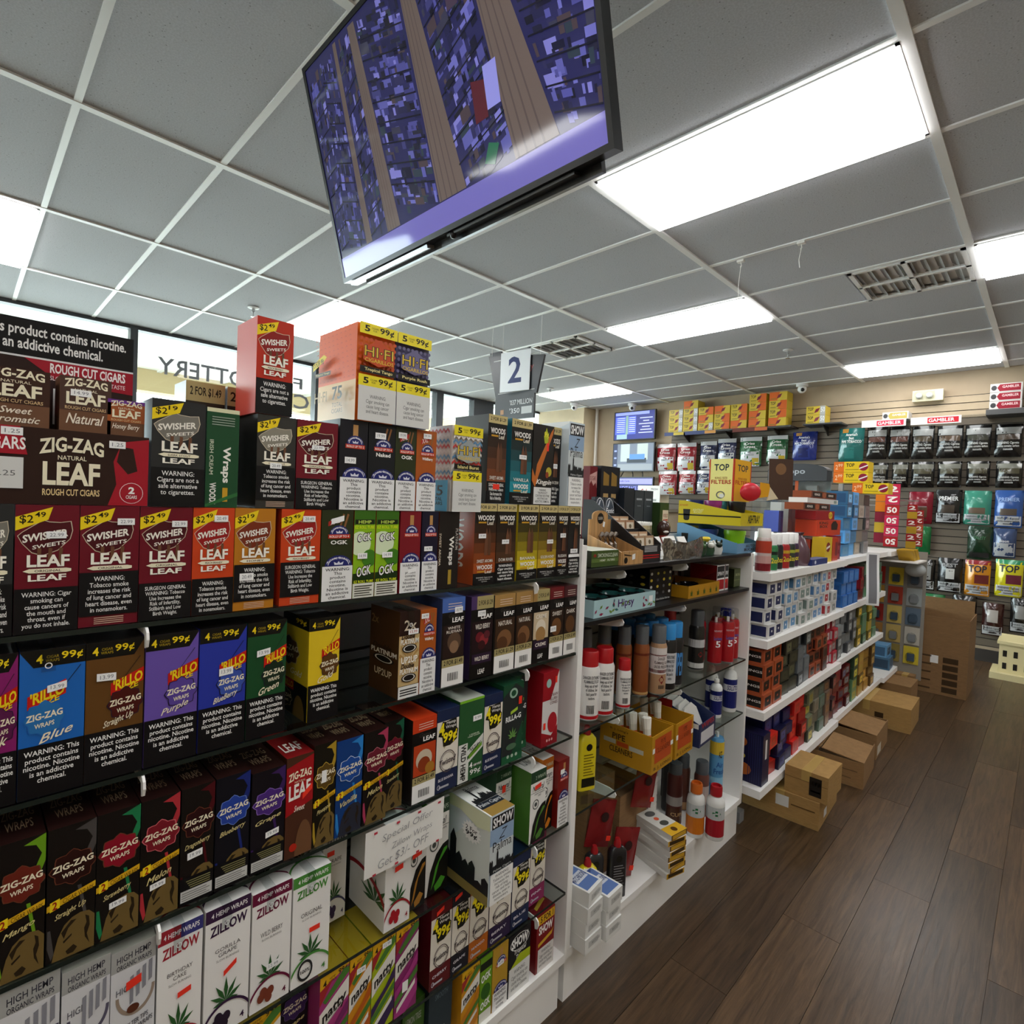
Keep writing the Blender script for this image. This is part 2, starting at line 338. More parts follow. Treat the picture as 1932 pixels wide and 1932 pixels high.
# ---------------------------------------------------------------- printed cartons
class Carton:
    """a printed board box; art is laid on its faces in fractions of the face (F front, L left, T top)"""
    def __init__(s, label, x, z, w, h, col, d=.12, y=.93, rz=0, side=None, top=None, name='cigar_carton', group='cartons on the near rack', cat='carton'):
        s.w, s.h, s.d = w, h, d
        s.root = thing(name, label, cat, (x+w/2, y+d/2, z+.0008), rz, group)
        c, sd, tp = pm(col), pm(side or col), pm(top or col)
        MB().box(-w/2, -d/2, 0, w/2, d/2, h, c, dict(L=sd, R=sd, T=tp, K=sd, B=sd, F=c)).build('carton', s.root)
        s.ops = []; s.k = {'F': 0, 'L': 0, 'T': 0, 'R': 0}
    def fn(s, f, x0, y0, x1, y1, o):
        w, h, d = s.w, s.h, s.d
        def q(a, c):
            u_, v_ = x0+(x1-x0)*a, y0+(y1-y0)*c
            if f == 'F': return (-w/2+u_*w, -d/2-o, v_*h)
            if f == 'L': return (-w/2-o, d/2-u_*d, v_*h)
            if f == 'R': return (w/2+o, -d/2+u_*d, v_*h)
            return (-w/2+u_*w, -d/2+v_*d, h+o)
        return q
    def nx(s, f): s.k[f] += 1; return s.k[f]*.00012
    def mb(s, part, f='F'): q = MB(); s.ops.append((part, f, q)); return q
    def P(s, pts, col, f='F', part='printed_panel'):
        for ax, lim, sg in ((0, 0, 1), (0, 1, -1), (1, 0, 1), (1, 1, -1)):      # print ends at the edges of the face
            out = []
            for a, b_ in zip(pts, list(pts[1:])+[pts[0]]):
                da, db = (a[ax]-lim)*sg, (b_[ax]-lim)*sg
                if da >= 0: out.append(a)
                if da*db < 0: k_ = da/(da-db); out.append((a[0]+(b_[0]-a[0])*k_, a[1]+(b_[1]-a[1])*k_))
            pts = out
            if len(pts) < 3: return s
        q = s.fn(f, 0, 0, 1, 1, s.nx(f)); s.mb(part, f).add([q(*p) for p in pts], [tuple(range(len(pts)))], pm(col)); return s
    def R(s, x0, y0, x1, y1, col, f='F', part='printed_panel'): return s.P([(x0, y0), (x1, y0), (x1, y1), (x0, y1)], col, f, part)
    def E(s, cx, cy, rx, ry, col, f='F', part='printed_panel', a0=0, a1=360, n=18):
        return s.P([(cx+rx*math.cos(math.radians(a0+(a1-a0)*i/n)), cy+ry*math.sin(math.radians(a0+(a1-a0)*i/n))) for i in range(n+(a1-a0 < 360))], col, f, part)
    def ring(s, cx, cy, rx, ry, t, col, f='F', part='printed_panel', a0=0, a1=360, n=20):
        q = s.fn(f, 0, 0, 1, 1, s.nx(f)); vs = []
        for i in range(n+1):
            a = math.radians(a0+(a1-a0)*i/n)
            cl = lambda v_: min(1, max(0, v_))
            vs += [q(cl(cx+rx*math.cos(a)), cl(cy+ry*math.sin(a))), q(cl(cx+(rx-t)*math.cos(a)), cl(cy+ry*(1-t/rx)*math.sin(a)))]
        s.mb(part, f).add(vs, [(2*i, 2*i+1, 2*i+3, 2*i+2) for i in range(n)], pm(col)); return s
    def T(s, t, x0, y0, x1, y1, col, f='F', sh=0, b=.012, rot=0, arc=0, part='lettering'):
        s.mb(part, f).text(t, s.fn(f, x0, y0, x1, y1, s.nx(f)), pm(col), sh, b, rot, arc); return s
    def V(s, t, x0, y0, x1, y1, col, f='F', b=.012, part='lettering', down=True):
        """lettering running down the face"""
        q = s.fn(f, x0, y0, x1, y1, s.nx(f))
        s.mb(part, f).text(t, (lambda a, c: q(c, 1-a)) if down else (lambda a, c: q(1-c, a)), pm(col), 0, b); return s
    def sticker(s, cx, cy, w=.26, h=.055, t='13.99', rot=.0, col='f4f4f2', tc='777a80', f='F'):
        if col == 'red':
            s.P([(cx-w/2, cy-h/2-rot), (cx+w/2, cy-h/2+rot), (cx+w/2, cy+h/2+rot), (cx-w/2, cy+h/2-rot)], 'f03a28', f, 'price_sticker')
        else:
            s.P([(cx-w/2, cy-h/2-rot), (cx+w/2, cy-h/2+rot), (cx+w/2, cy+h/2+rot), (cx-w/2, cy+h/2-rot)], col, f, 'price_sticker')
            if t: s.T(t, cx-w*.33, cy-h*.25, cx+w*.36, cy+h*.27, tc, f, rot=rot*3, part='price_sticker', b=0)
        return s
    def clip(s, cx, y0=.86, y1=1.0):
        w = s.w; x = -w/2+cx*w; a = .0075
        q = MB(); q.box(x-a, -s.d/2-.004, y0*s.h, x+a, -s.d/2-.0025, y1*s.h, CLEAR); q.box(x-a, -s.d/2-.004, y1*s.h, x+a, 0, y1*s.h+.0015, CLEAR)
        q.lathe([(.004, -s.d/2-.0045), (.0028, -s.d/2-.0045)], mat('f0f0f0', .2), x, y0*s.h+.008, 12, 'y')
        q.build('price_clip', s.root); return s
    def done(s):
        gap = .05*max(s.w, s.h)
        cl = []                       # print that lies together on one face is one part
        for part, f, q in s.ops:
            lo = [min(v[i] for v in q.v)-gap/2 for i in range(3)]; hi = [max(v[i] for v in q.v)+gap/2 for i in range(3)]
            new = [part, f, lo, hi, [q]]; rest = []
            for c in cl:
                if c[0] == part and c[1] == f and all(c[2][i] < new[3][i] and c[3][i] > new[2][i] for i in range(3)):
                    new = [part, f, [min(a, b) for a, b in zip(c[2], new[2])], [max(a, b) for a, b in zip(c[3], new[3])], c[4]+new[4]]
                else: rest.append(c)
            cl = rest+[new]
        for part, f, lo, hi, qs in cl:
            m = MB()
            for q in qs:
                o = len(m.v); m.v += q.v
                for fc, mi in zip(q.f, q.m): m.f.append(tuple(o+a for a in fc)); m.m.append(m.mi(q.mats[mi]))
            m.build(part, s.root)
        s.ops = []
        return s
BK = '0d0d10'; CREAM = 'efe6c8'; YEL = 'f0d21c'
W_MOUTH = 'WARNING: Cigar\nsmoking can\ncause cancers of\nthe mouth and\nthroat, even if\nyou do not inhale.'
W_LUNG = 'WARNING:\nTobacco smoke\nincreases the risk\nof lung cancer and\nheart disease, even\nin nonsmokers.'
W_SURG = 'SURGEON GENERAL\nWARNING: Tobacco\nUse Increases the\nRisk of Infertility,\nStillbirth and Low\nBirth Weight.'
W_SAFE = 'WARNING:\nCigars are not a\nsafe alternative\nto cigarettes.'
W_NIC = 'WARNING: This\nproduct contains\nnicotine. Nicotine\nis an addictive\nchemical.'
W_NIC2 = 'WARNING:\nThis\nproduct\ncontains\nnicotine.\nNicotine is\nan addictive\nchemical.'
W_HEART = 'WARNING:\nCigar smoking can\ncause lung cancer\nand heart disease.'

def swisher(label, x, z, w, h, col, price, flav, warn, two=True, shield=None, foot=False, wy=.40, st=None, fl_col=CREAM, **k):
    c = Carton(label, x, z, w, h, col, **k)
    s0 = shield or '4a0f18'
    out = 'cfc2a8'
    sh = [(.03, .76), (.10, .70), (.25, .625), (.42, .60), (.66, .64), (.86, .73), (.90, .80), (.87, .875), (.70, .865), (.52, .87), (.42, .885), (.30, .85), (.10, .79)]
    c.P(sh, out, part='emblem'); c.P([(a*.965+.016, (b_-.745)*.955+.745) for a, b_ in sh], s0, part='emblem')
    c.P([(0, .80), (.50, .885), (.57, .985), (0, .905)], YEL, part='price_flag')
    c.T(price[:2], .06, .85, .27, .92, '1a1408', rot=.05, part='price_flag'); c.T(price[2:], .29, .905, .46, .945, '1a1408', rot=.05, part='price_flag')
    c.T('SWISHER', .11, .728, .82, .79, 'f4efe2', rot=.8, b=.03); c.T('SWEETS', .26, .672, .78, .703, 'f4efe2', rot=1.3, b=.02)
    for i in range(3): c.P([(.33+i*.17, .53), (.39+i*.17, .53), (.40+i*.17, .66), (.34+i*.17, .665)], '6b4630', part='printed_cigars')
    top = .47
    c.T('LEAF', .18, .515, .85, .61, 'f6f1e2', b=.03, rot=-.02)
    c.P([(.12, .485), (.22, .502), (.80, .502), (.88, .495), (.88, .475), (.80, .468), (.22, .468)], fl_col); c.T(flav, .30, .475, .72, .493, '3a2018')
    if two: c.T('LEAF', .20, .405, .80, .455, 'f6f1e2', b=.03)
    b0 = .09 if foot else 0
    wy2 = wy if two else .45
    c.R(.0, b0, 1, wy2 if not two else wy-.005, BK, part='warning_panel')
    n = warn.count('\n')+1
    c.T(warn, .11, max(b0+.03, wy2-.06*n-.03), .89, wy2-.035, 'e8e8e4', b=.01, part='warning_panel')
    if foot:
        for i in range(4): c.R(.25, .02+i*.016, .75, .026+i*.016, 'd8b8a0')
    for q in (st or []): c.sticker(*q)
    return c.done()

def badge(c, cx, cy, rx, ry, col, f='F', line='c8b890'):
    pts = []
    for i in range(32):
        a = 2*math.pi*i/32; m_ = 1+.10*math.cos(8*a)*(.6 if i % 2 else 1)
        pts.append((cx+rx*m_*math.cos(a), cy+ry*m_*math.sin(a)))
    c.P(pts, line, f, 'emblem'); c.P([(cx+(a-cx)*.94, cy+(b_-cy)*.95) for a, b_ in pts], col, f, 'emblem')
    c.T('ZIG-ZAG', cx-rx*.92, cy-ry*.02, cx+rx*.92, cy+ry*.38, CREAM, f, rot=.45, b=.03, part='emblem'); c.T('WRAPS', cx-rx*.5, cy-ry*.5, cx+rx*.5, cy-ry*.22, CREAM, f, rot=.4, b=.02, part='emblem')

def rillo(label, x, z, w, h, col, bad, flav, left=False, st=None, **k):
    c = Carton(label, x, z, w, h, col, top='15120f', **k)
    ox = -.30 if left else 0
    c.P([(0, .88), (.82, .88), (1, .99), (1, 1), (0, 1)] if not left else [(0, .99), (.2, .88), (1, .88), (1, 1), (0, 1)], '100f0c', part='price_flag')
    o2 = .14 if left else 0
    c.T('4', .10+o2, .905, .20+o2, .965, YEL, b=.03, part='price_flag'); c.T('CIGAR\nWRAPS', .24+o2, .91, .45+o2, .955, 'b59a20', b=0, part='price_flag'); c.T('99¢', .48+o2, .91, .82+o2, .972, YEL, b=.02, part='price_flag')
    c.P([(.42+ox, .60), (1+ox, .68), (1+ox, .78), (.42+ox, .69)], 'c41d14'); c.T("'RILLO", .46+ox, .655, .98+ox, .735, YEL, rot=.7, b=.03); c.T('SIZE', .60+ox, .625, .90+ox, .665, YEL, rot=.9, b=.02)
    badge(c, .68+ox, .53, .30, .115, bad, line=col if left else '201a30')
    c.T(flav, .30+ox*.0, .385, .82+ox*.0, .445, CREAM, sh=.35, rot=.9, b=.01)
    c.R(0, 0, 1, .355, BK, part='warning_panel'); c.T(W_NIC, .08, .10, .94, .325, 'f0f0ec', b=.014, part='warning_panel', rot=.03)
    c.P([(.60, .70), (.61, .70), (.93, .865), (.92, .868)], '000000' if False else '1c1a18')
    for q in (st or []): c.sticker(*q)
    return c

def wrap2(label, x, z, w, h, bad, swirl, flav, band=True, gold='6f5a30', body='14100e', st=None, badge_line='6a3a28', **k):
    c = Carton(label, x, z, w, h, body, top='2a1512', **k)
    c.P([(.55, .95), (1, 1), (1, .80), (.82, .66), (.70, .70), (.92, .86), (.80, .93)], swirl); c.P([(.62, .52), (.70, .52), (.82, .30), (.76, .12), (.70, .12), (.75, .30)], swirl)
    c.P([(.02, .25), (.08, .25), (.16, .06), (.10, .02), (.02, .12)], swirl)
    c.P([(.12, 0), (1, 0), (1, .25), (.88, .295), (.70, .305), (.52, .29), (.36, .25), (.24, .17), (.17, .08)], gold, part='gold_panel')
    c.P([(.30, .20), (.5, .27), (.62, .265), (.45, .22), (.36, .15)], '2a2012', part='gold_panel'); c.P([(.80, .27), (.88, .25), (.90, .18), (.84, .12), (.90, .04), (.80, .10), (.78, .17), (.83, .21)], '2a2012', part='gold_panel'); c.P([(.34, .13), (.52, .17), (.52, .155), (.36, .115)], '2a2012', part='gold_panel'); c.P([(.40, .05), (.56, .08), (.64, .05), (.56, .02), (.44, .02)], '2a2012', part='gold_panel')
    badge(c, .52, .68, .46, .125, bad, line=badge_line)
    if band:
        c.P([(0, .395), (1, .47), (1, .515), (0, .44)], 'd8a81c'); c.T('CIGAR WRAPS', .32, .44, .96, .475, '3a2408', rot=.9, b=0)
        c.P([(.06, .39), (.26, .405), (.26, .475), (.06, .46)], YEL); c.T('2', .11, .40, .21, .46, '9a2010', b=.03)
        c.T(flav, .16, .325, .80, .38, 'd9c98a', sh=.35, rot=.9)
    else:
        c.T(flav, .12, .475, .88, .53, 'd9c98a', sh=.35, rot=.7)
        c.R(0, 0, 1, .235, BK); c.R(.03, .03, .97, .125, 'c8c8c4', part='information_panel')
        for i in range(4): c.R(.06, .042+i*.02, .9-.1*(i % 2), .048+i*.02, '6a6a68', part='information_panel')
        for i in range(4): c.R(.3-.04*i, .14+i*.02, .9, .148+i*.02, '8a8458', part='information_panel')
    c.T('ZIG-ZAG\nWRAPS', .15, .25, .85, .75, '9a8468', 'T', b=0)
    for q in (st or []): c.sticker(*q)
    return c.done()

def leaf(c, cx, cy, s_, col='2d5a2c', f='F', asp=.36):
    """a hand-shaped leaf of pointed leaflets"""
    for a, l in ((-95+90, .62), (28, .85), (60, 1.0), (90, 1.12), (120, 1.0), (152, .85), (185, .62)):
        t = math.radians(a); dx, dy = math.cos(t)*l*s_, math.sin(t)*l*s_*asp
        nx_, ny_ = -math.sin(t)*.10*s_, math.cos(t)*.10*s_*asp
        c.P([(cx, cy), (cx+dx*.5+nx_, cy+dy*.5+ny_), (cx+dx, cy+dy), (cx+dx*.5-nx_, cy+dy*.5-ny_)], col, f, 'printed_leaf')

def zillow(label, x, z, w, h, col, flav, fruit, col2=None, st=None, clip=True, band=True, title=True, **k):
    c = Carton(label, x, z, w, h, 'eeece8', top='f0eeea', side='e2e0dc', **k)
    lc = col2 or col
    if band:
        c.R(0, .90, .5, 1, col); c.R(.5, .90, 1, 1, lc); c.T('4 HEMP WRAPS', .12, .93, .92, .968, 'f4f0f0', rot=.1)
    if title: c.T('ZILLOW', .10, .795, .92, .875, col, rot=.25, b=.03)
    c.T(flav, .22, .61, .78, .68 if '\n' in flav else .65, '5a5656', rot=.1, b=0); c.T('SLOW BURNING', .25, .575, .75, .592, '8a8684', b=0)
    leaf(c, .48, .25, .46)
    c.ring(.52, .0, .62, .255, .05, col, a0=20, a1=160)
    if fruit == 'seal':
        c.ring(.36, .12, .20, .095, .05, '2a2a2a', part='printed_fruit'); c.T('100%', .24, .10, .48, .135, '2a2a2a', part='printed_fruit')
    else:
        for dx, dy in ((-.12, 0), (0, .02), (.12, .03), (-.06, .045), (.07, -.02)): c.E(.38+dx, .10+dy, .09, .04, fruit, part='printed_fruit', n=12)
    c.T('4', .80, .05, .90, .10, col)
    leaf(c, .5, .35, .4, f='T', asp=.8); c.ring(.5, -.05, .6, .4, .05, col, 'T', a0=20, a1=160)
    for q in (st or []): c.sticker(*q)
    if clip: c.clip(.45, .83)
    return c.done()

def woods(label, x, z, w, h, col, flav, price='2 FOR $1.29', warn=None, band=True, side=None, st=None, **k):
    c = Carton(label, x, z, w, h, '171310', side=side or col, top='231d18', **k)
    n = 5
    if col != '171310':
        mixd = lambda a: '%02x%02x%02x' % tuple(int(int(col[i:i+2], 16)*a+int('171310'[i:i+2], 16)*(1-a)) for i in (0, 2, 4))
        for i in range(n): c.R(0, .14+(.62-.62*i/n-.62/n), 1, .14+.62-.62*i/n, mixd((i+1)/n))
    if band: c.R(0, .905, 1, 1, 'c6b47c', part='price_flag'); c.T(price, .10, .93, .92, .975, '1c160c', part='price_flag', b=.02)
    c.T('WOODS', .12, .79, .90, .855, 'f2efe8', b=.03); c.R(.16, .755, .52, .775, 'c89428'); c.T('Leaf', .56, .735, .86, .785, 'efe8d4')
    for i in range(2): c.P([(.46+i*.16, .36), (.60+i*.16, .36), (.62+i*.14, .60), (.55+i*.12, .70), (.48+i*.14, .60)], '5c3a26' if i else '6d4630', part='printed_cigars')
    c.T(flav, .14, .27, .88, .31, 'e8e4da', b=.01)
    if warn: c.R(0, 0, 1, .25, BK, part='warning_panel'); c.T(warn, .10, .03, .90, .23, 'f0f0ec', part='warning_panel')
    else:
        c.T('WOODS', .14, .185, .86, .24, 'f2efe8', b=.03); c.R(.16, .15, .5, .168, 'c89428'); c.T('Leaf', .52, .135, .84, .175, 'efe8d4')
        c.R(0, 0, 1, .12, BK, part='warning_panel'); c.T('WARNING: Cigars are not\na safe alternative to\ncigarettes.', .12, .025, .88, .095, 'e0e0dc', b=0, part='warning_panel')
    c.V('WOODS', .2, .2, .7, .8, 'e0d8c8', 'L')
    for q in (st or []): c.sticker(*q)
    return c.done()

def royal(label, x, z, w, h, col, flav='', n='4', wh=.43, cigar=False, xxl=False, st=None, warn=W_NIC2, **k):
    c = Carton(label, x, z, w, h, col, **k)
    B = '22286a'
    if cigar: c.R(.46, .80, .64, .95, 'b98a52', part='printed_cigars')
    else:
        for i in range(2): c.P([(.52+i*.14, .78), (.58+i*.14, .78), (.72+i*.14, .95), (.66+i*.14, .96)], '8a5c34', part='printed_cigars')
    if xxl: c.P([(.20, .82), (.62, .88), (.62, .93), (.20, .87)], 'b83028'); c.T('XXL', .26, .845, .56, .905, 'f0d8d0', rot=.5)
    def emb(cy, rx, ry):
        c.E(.55, cy, rx, ry, B, part='emblem', a0=0, a1=180); c.ring(.55, cy, rx*.80, ry*.80, .02, 'd8d8e0', part='emblem', a0=8, a1=172)
        c.T('ROYAL BLUNTS', .55-rx*.86, cy+ry*.22, .55+rx*.86, cy+ry*.42, 'e8e8f0', arc=2.2, b=.015, part='emblem')
        c.P([(.55-rx*.3, cy+ry*.12), (.55+rx*.3, cy+ry*.12), (.55+rx*.36, cy+ry*.40), (.55+rx*.12, cy+ry*.26), (.55, cy+ry*.46), (.55-rx*.12, cy+ry*.26), (.55-rx*.36, cy+ry*.40)], 'dcdce8', part='emblem')
    emb(.73, .30, .10); c.R(.20, .685, .90, .73, 'c03a24'); c.T('ROLLS UP TO '+n, .24, .695, .86, .72, 'f6ece4', b=.02)
    if flav: c.T(flav, .28, .62, .82, .665, 'f0eee8', b=.03)
    emb(wh, .43, .12)
    c.R(.04, 0, 1, wh, 'eaeae8', part='warning_panel'); c.T(warn, .14, .02, .92, wh-.02, '1c1c1e', b=.012, part='warning_panel')
    for q in (st or []): c.sticker(*q)
    return c.done()

def hifi(label, x, z, w, h, col, pat, flav, warncol='d4d4d0', low=None, **k):
    c = Carton(label, x, z, w, h, col, side=low or col, **k)
    rnd = random.Random(3)
    for r_ in range(9):
        for q in range(8):
            c.E(.06+q*.125, .34+r_*.062, .045, .02, pat, n=6) if flav != 'Island Burst' else None
    if flav == 'Island Burst':
        for f_ in ('F', 'L'):
            for r_ in range(10):
                cc = ('b83a34', '5a86a8', 'e6e0d8')[r_ % 3]; y0 = .36+r_*.06
                for q in range(6): c.P([(q/6, y0), ((q+.5)/6, y0+.035), ((q+1)/6, y0), ((q+1)/6, y0+.03), ((q+.5)/6, y0+.065), (q/6, y0+.03)], cc, f_)
        c.R(0, 0, 1, .36, '52b0d8', 'L'); c.T('75', .2, .18, .8, .30, '1c1c20', 'L'); c.T('TOTAL\nCIGARS', .2, .07, .8, .16, '1c1c20', 'L')
    for y0 in (.885, .355):
        c.R(0, y0, 1, y0+.115, 'e8d628', part='price_flag'); c.T('5', .12, y0+.025, .26, y0+.09, '17140a', b=.03, part='price_flag'); c.T('CIGARS\nFOR', .30, y0+.035, .48, y0+.08, '5a5010', b=0, part='price_flag'); c.T('99¢', .52, y0+.02, .90, y0+.095, '17140a', b=.018, part='price_flag')
    c.P([(.10, .74), (.5, .845), (.92, .74), (.92, .62), (.5, .57), (.10, .62)], pat, part='emblem')
    c.T('HI·FI', .12, .66, .90, .77, '1c1a12', b=.045, part='emblem'); c.T('HI·FI', .13, .665, .89, .765, 'd8b83c', b=.0, part='emblem'); c.T('CIGARILLOS', .14, .605, .90, .645, 'd8b83c', part='emblem')
    c.R(.02, .49, .98, .555, '17140f'); c.T(flav, .14, .503, .88, .543, 'e6d890', b=.02)
    c.R(0, 0, 1, .355, warncol, part='warning_panel'); c.T(W_HEART, .20, .08, .82, .27, '4a4a4c', b=0, part='warning_panel')
    return c

def game(label, x, z, w, h, col, flav, pic, price='2 FOR $1.29', st=None, bar=True, inv=False, side='201a18', **k):
    c = Carton(label, x, z, w, h, '1a1614', top=col, side=side, **k)
    c.R(0, .84, 1, 1, col); 
    if inv: c.R(.25, .84, 1, 1, 'a89a68', part='price_flag'); c.T(price, .32, .88, .95, .945, '1c160c', part='price_flag')
    else:
        for i in range(3): c.R(.25, .87+i*.03, .85, .878+i*.03, 'e0c8b8')
    c.R(0, .70, 1, .84, '0e0d0d'); c.T('LEAF', .44, .72, .94, .775, 'f4f2ee', b=.03); c.T('Game', .28, .775, .75, .825, '3a3630', sh=.2)
    c.R(.06, .32, .98, .69, pic[0], part='printed_picture')
    if flav: c.T(flav, .2, .60, .86, .66 if '\n' not in flav else .675, 'e8e0d4')
    for i, (px, py, pr, pc) in enumerate(pic[1:]): c.E(px, py, pr, pr*.36, pc, part='printed_picture')
    if bar:
        c.R(.04, 0, 1, .22, 'f0eeea', part='barcode_panel'); c.R(.04, .22, 1, .31, 'a89a68', part='price_flag'); c.T(price, .12, .235, .94, .295, '1c160c', part='price_flag', b=.02)
        for i in range(13): c.R(.30+i*.034, .06, .30+i*.034+(.012 if i % 3 else .022), .15, '2a2a2a', part='barcode_panel')
    else:
        c.R(.08, .18, .96, .30, 'c9b890' if col == 'c9b07a' else '2a1a30'); c.T(flav.replace('\n', ' '), .2, .215, .85, .265, 'f0e8dc'); c.R(0, 0, 1, .16, '0e0d0d'); c.T('LEAF', .36, .05, .66, .11, 'f0eee8', b=.02)
    for q in (st or []): c.sticker(*q)
    return c.done()

def twisted(label, x, z, w, h, col, flav, st=None, topc=None, low=.25, **k):
    c = Carton(label, x, z, w, h, 'e2dbcd', top=topc or col, side=col, **k)
    c.R(0, .86, 1, 1, topc or col); c.R(0, 0, 1, low, col)
    c.P([(.35, .52), (.55, .60), (.48, .65), (.28, .57)], 'b8ad8a')
    c.P([(.06, .69), (.24, .86), (.36, .85), (.88, .87), (.90, .74), (.97, .72), (.93, .60), (.62, .545), (.30, .55), (.24, .67)], '1a1a12', part='price_burst')
    c.T('4', .09, .69, .33, .84, 'f0dc1c', b=.04, part='price_burst'); c.T('Hemp\nWraps', .38, .75, .86, .85, 'f4f2ea', b=.01, part='price_burst'); c.T('99¢', .28, .575, .92, .725, 'f0dc1c', b=.035, rot=.12, part='price_burst')
    c.ring(.52, .36, .36, .135, .03, '5a4e4e', part='emblem'); c.ring(.52, .36, .30, .112, .015, '5a4e4e', part='emblem'); c.T('Twisted', .14, .33, .90, .40, '453c3c', sh=.3, rot=.3, b=.02, part='emblem')
    c.T(flav, .12, .14, .80, .175, 'e0dce4', rot=.3); c.R(.15, .05, .6, .075, 'b0b0b8'); c.ring(.14, .07, .07, .03, .02, 'c8c8d0')
    for q in (st or []): c.sticker(*q)
    return c.done()

def natty(label, x, z, w, h, a, b_, st=None, **k):
    c = Carton(label, x, z, w, h, a, top='c8a020', **k)
    c.P([(0, .86), (1, .98), (1, 1), (0, 1)], 'e0aa1c'); c.T('4', .10, .875, .22, .95, '20180c', b=.02); c.T('HEMP\nWRAPS', .28, .90, .55, .955, '20180c', rot=.15, b=0); c.T('99¢', .62, .92, .92, .99, '20180c', rot=.1, b=.02)
    c.P([(0, .70), (.45, .93), (0, .86)], 'a0282c'); c.P([(.1, .74), (.8, .96), (1, .96), (1, .90), (.2, .70)], '4a7a30')
    c.P([(0, .42), (1, .66), (1, .86), (0, .62)], 'e8e4da'); c.T('natty', .10, .53, .92, .67, '16120e', rot=.9, b=.035)
    for i in range(2): c.P([(.16, .495-i*.03), (.80, .65-i*.03), (.80, .658-i*.03), (.16, .503-i*.03)], '8a867c')
    c.P([(0, .30), (.6, .46), (1, .62), (1, .50), (.4, .33), (0, .2)], b_); c.P([(0, .12), (1, .38), (1, .46), (0, .2)], '4a7a30' if b_ != '4a7a30' else 'c88a1c'); c.P([(0, 0), (.5, 0), (1, .16), (1, .30), (0, .06)], b_)
    c.P([(.1, .05), (.9, .26), (.9, .32), (.1, .11)], 'e8e4da')
    for q in (st or []): c.sticker(*q)
    return c.done()

def kong(label, x, z, w, h, col, flav, st=None, **k):
    c = Carton(label, x, z, w, h, 'eae8e2', top='dedcd5', side=col, **k)
    c.R(0, .84, 1, 1, '23402a' if col != 'd07a1c' else 'a85a14'); c.T('2 WRAPS', .3, .88, .95, .93, 'b8c8b0', b=0)
    c.T(flav, .12, .72, .88, .80, '1a1a1a', sh=.3, b=.01); c.R(0, .70, 1, .706, '1a1a1a'); c.T('HEMP WRAPS\nCBD', .25, .63, .9, .685, '2a2a2a', b=0)
    c.ring(.35, .53, .2, .07, .04, '4a4e4a', part='emblem'); c.E(.35, .53, .09, .03, '4a4e4a', part='emblem')
    c.P([(1, .52), (.75, .50), (.45, .42), (.2, .25), (.08, 0), (1, 0)], '12120f'); c.P([(.25, .05), (.45, .28), (.80, .45), (.95, .46), (.95, .43), (.6, .32), (.4, .12)], col); c.P([(.4, .08), (.7, .16), (.9, .12), (.7, .04), (.45, .02)], col)
    c.T('KONG', .25, .3, .75, .6, '3a3a38', 'T', b=.02)
    for i in range(4): c.R(.2, .66+i*.06, .8, .68+i*.06, '8a8a86', 'T')
    for q in (st or []): c.sticker(*q)
    return c.done()

def skyline(c, f, x0, x1, y0, amp, col='1d2022', seed=1, n=14):
    rnd = random.Random(seed); dx = (x1-x0)/n
    for i in range(n):
        hh = amp*(.35+.65*rnd.random()) if i != n//3 else amp*1.7
        a, b_ = x0+i*dx, x0+(i+1)*dx
        c.P([(a, y0), (b_, y0), (b_, y0+hh*.8), ((a+b_)/2, y0+hh), (a, y0+hh*.8)], col, f)

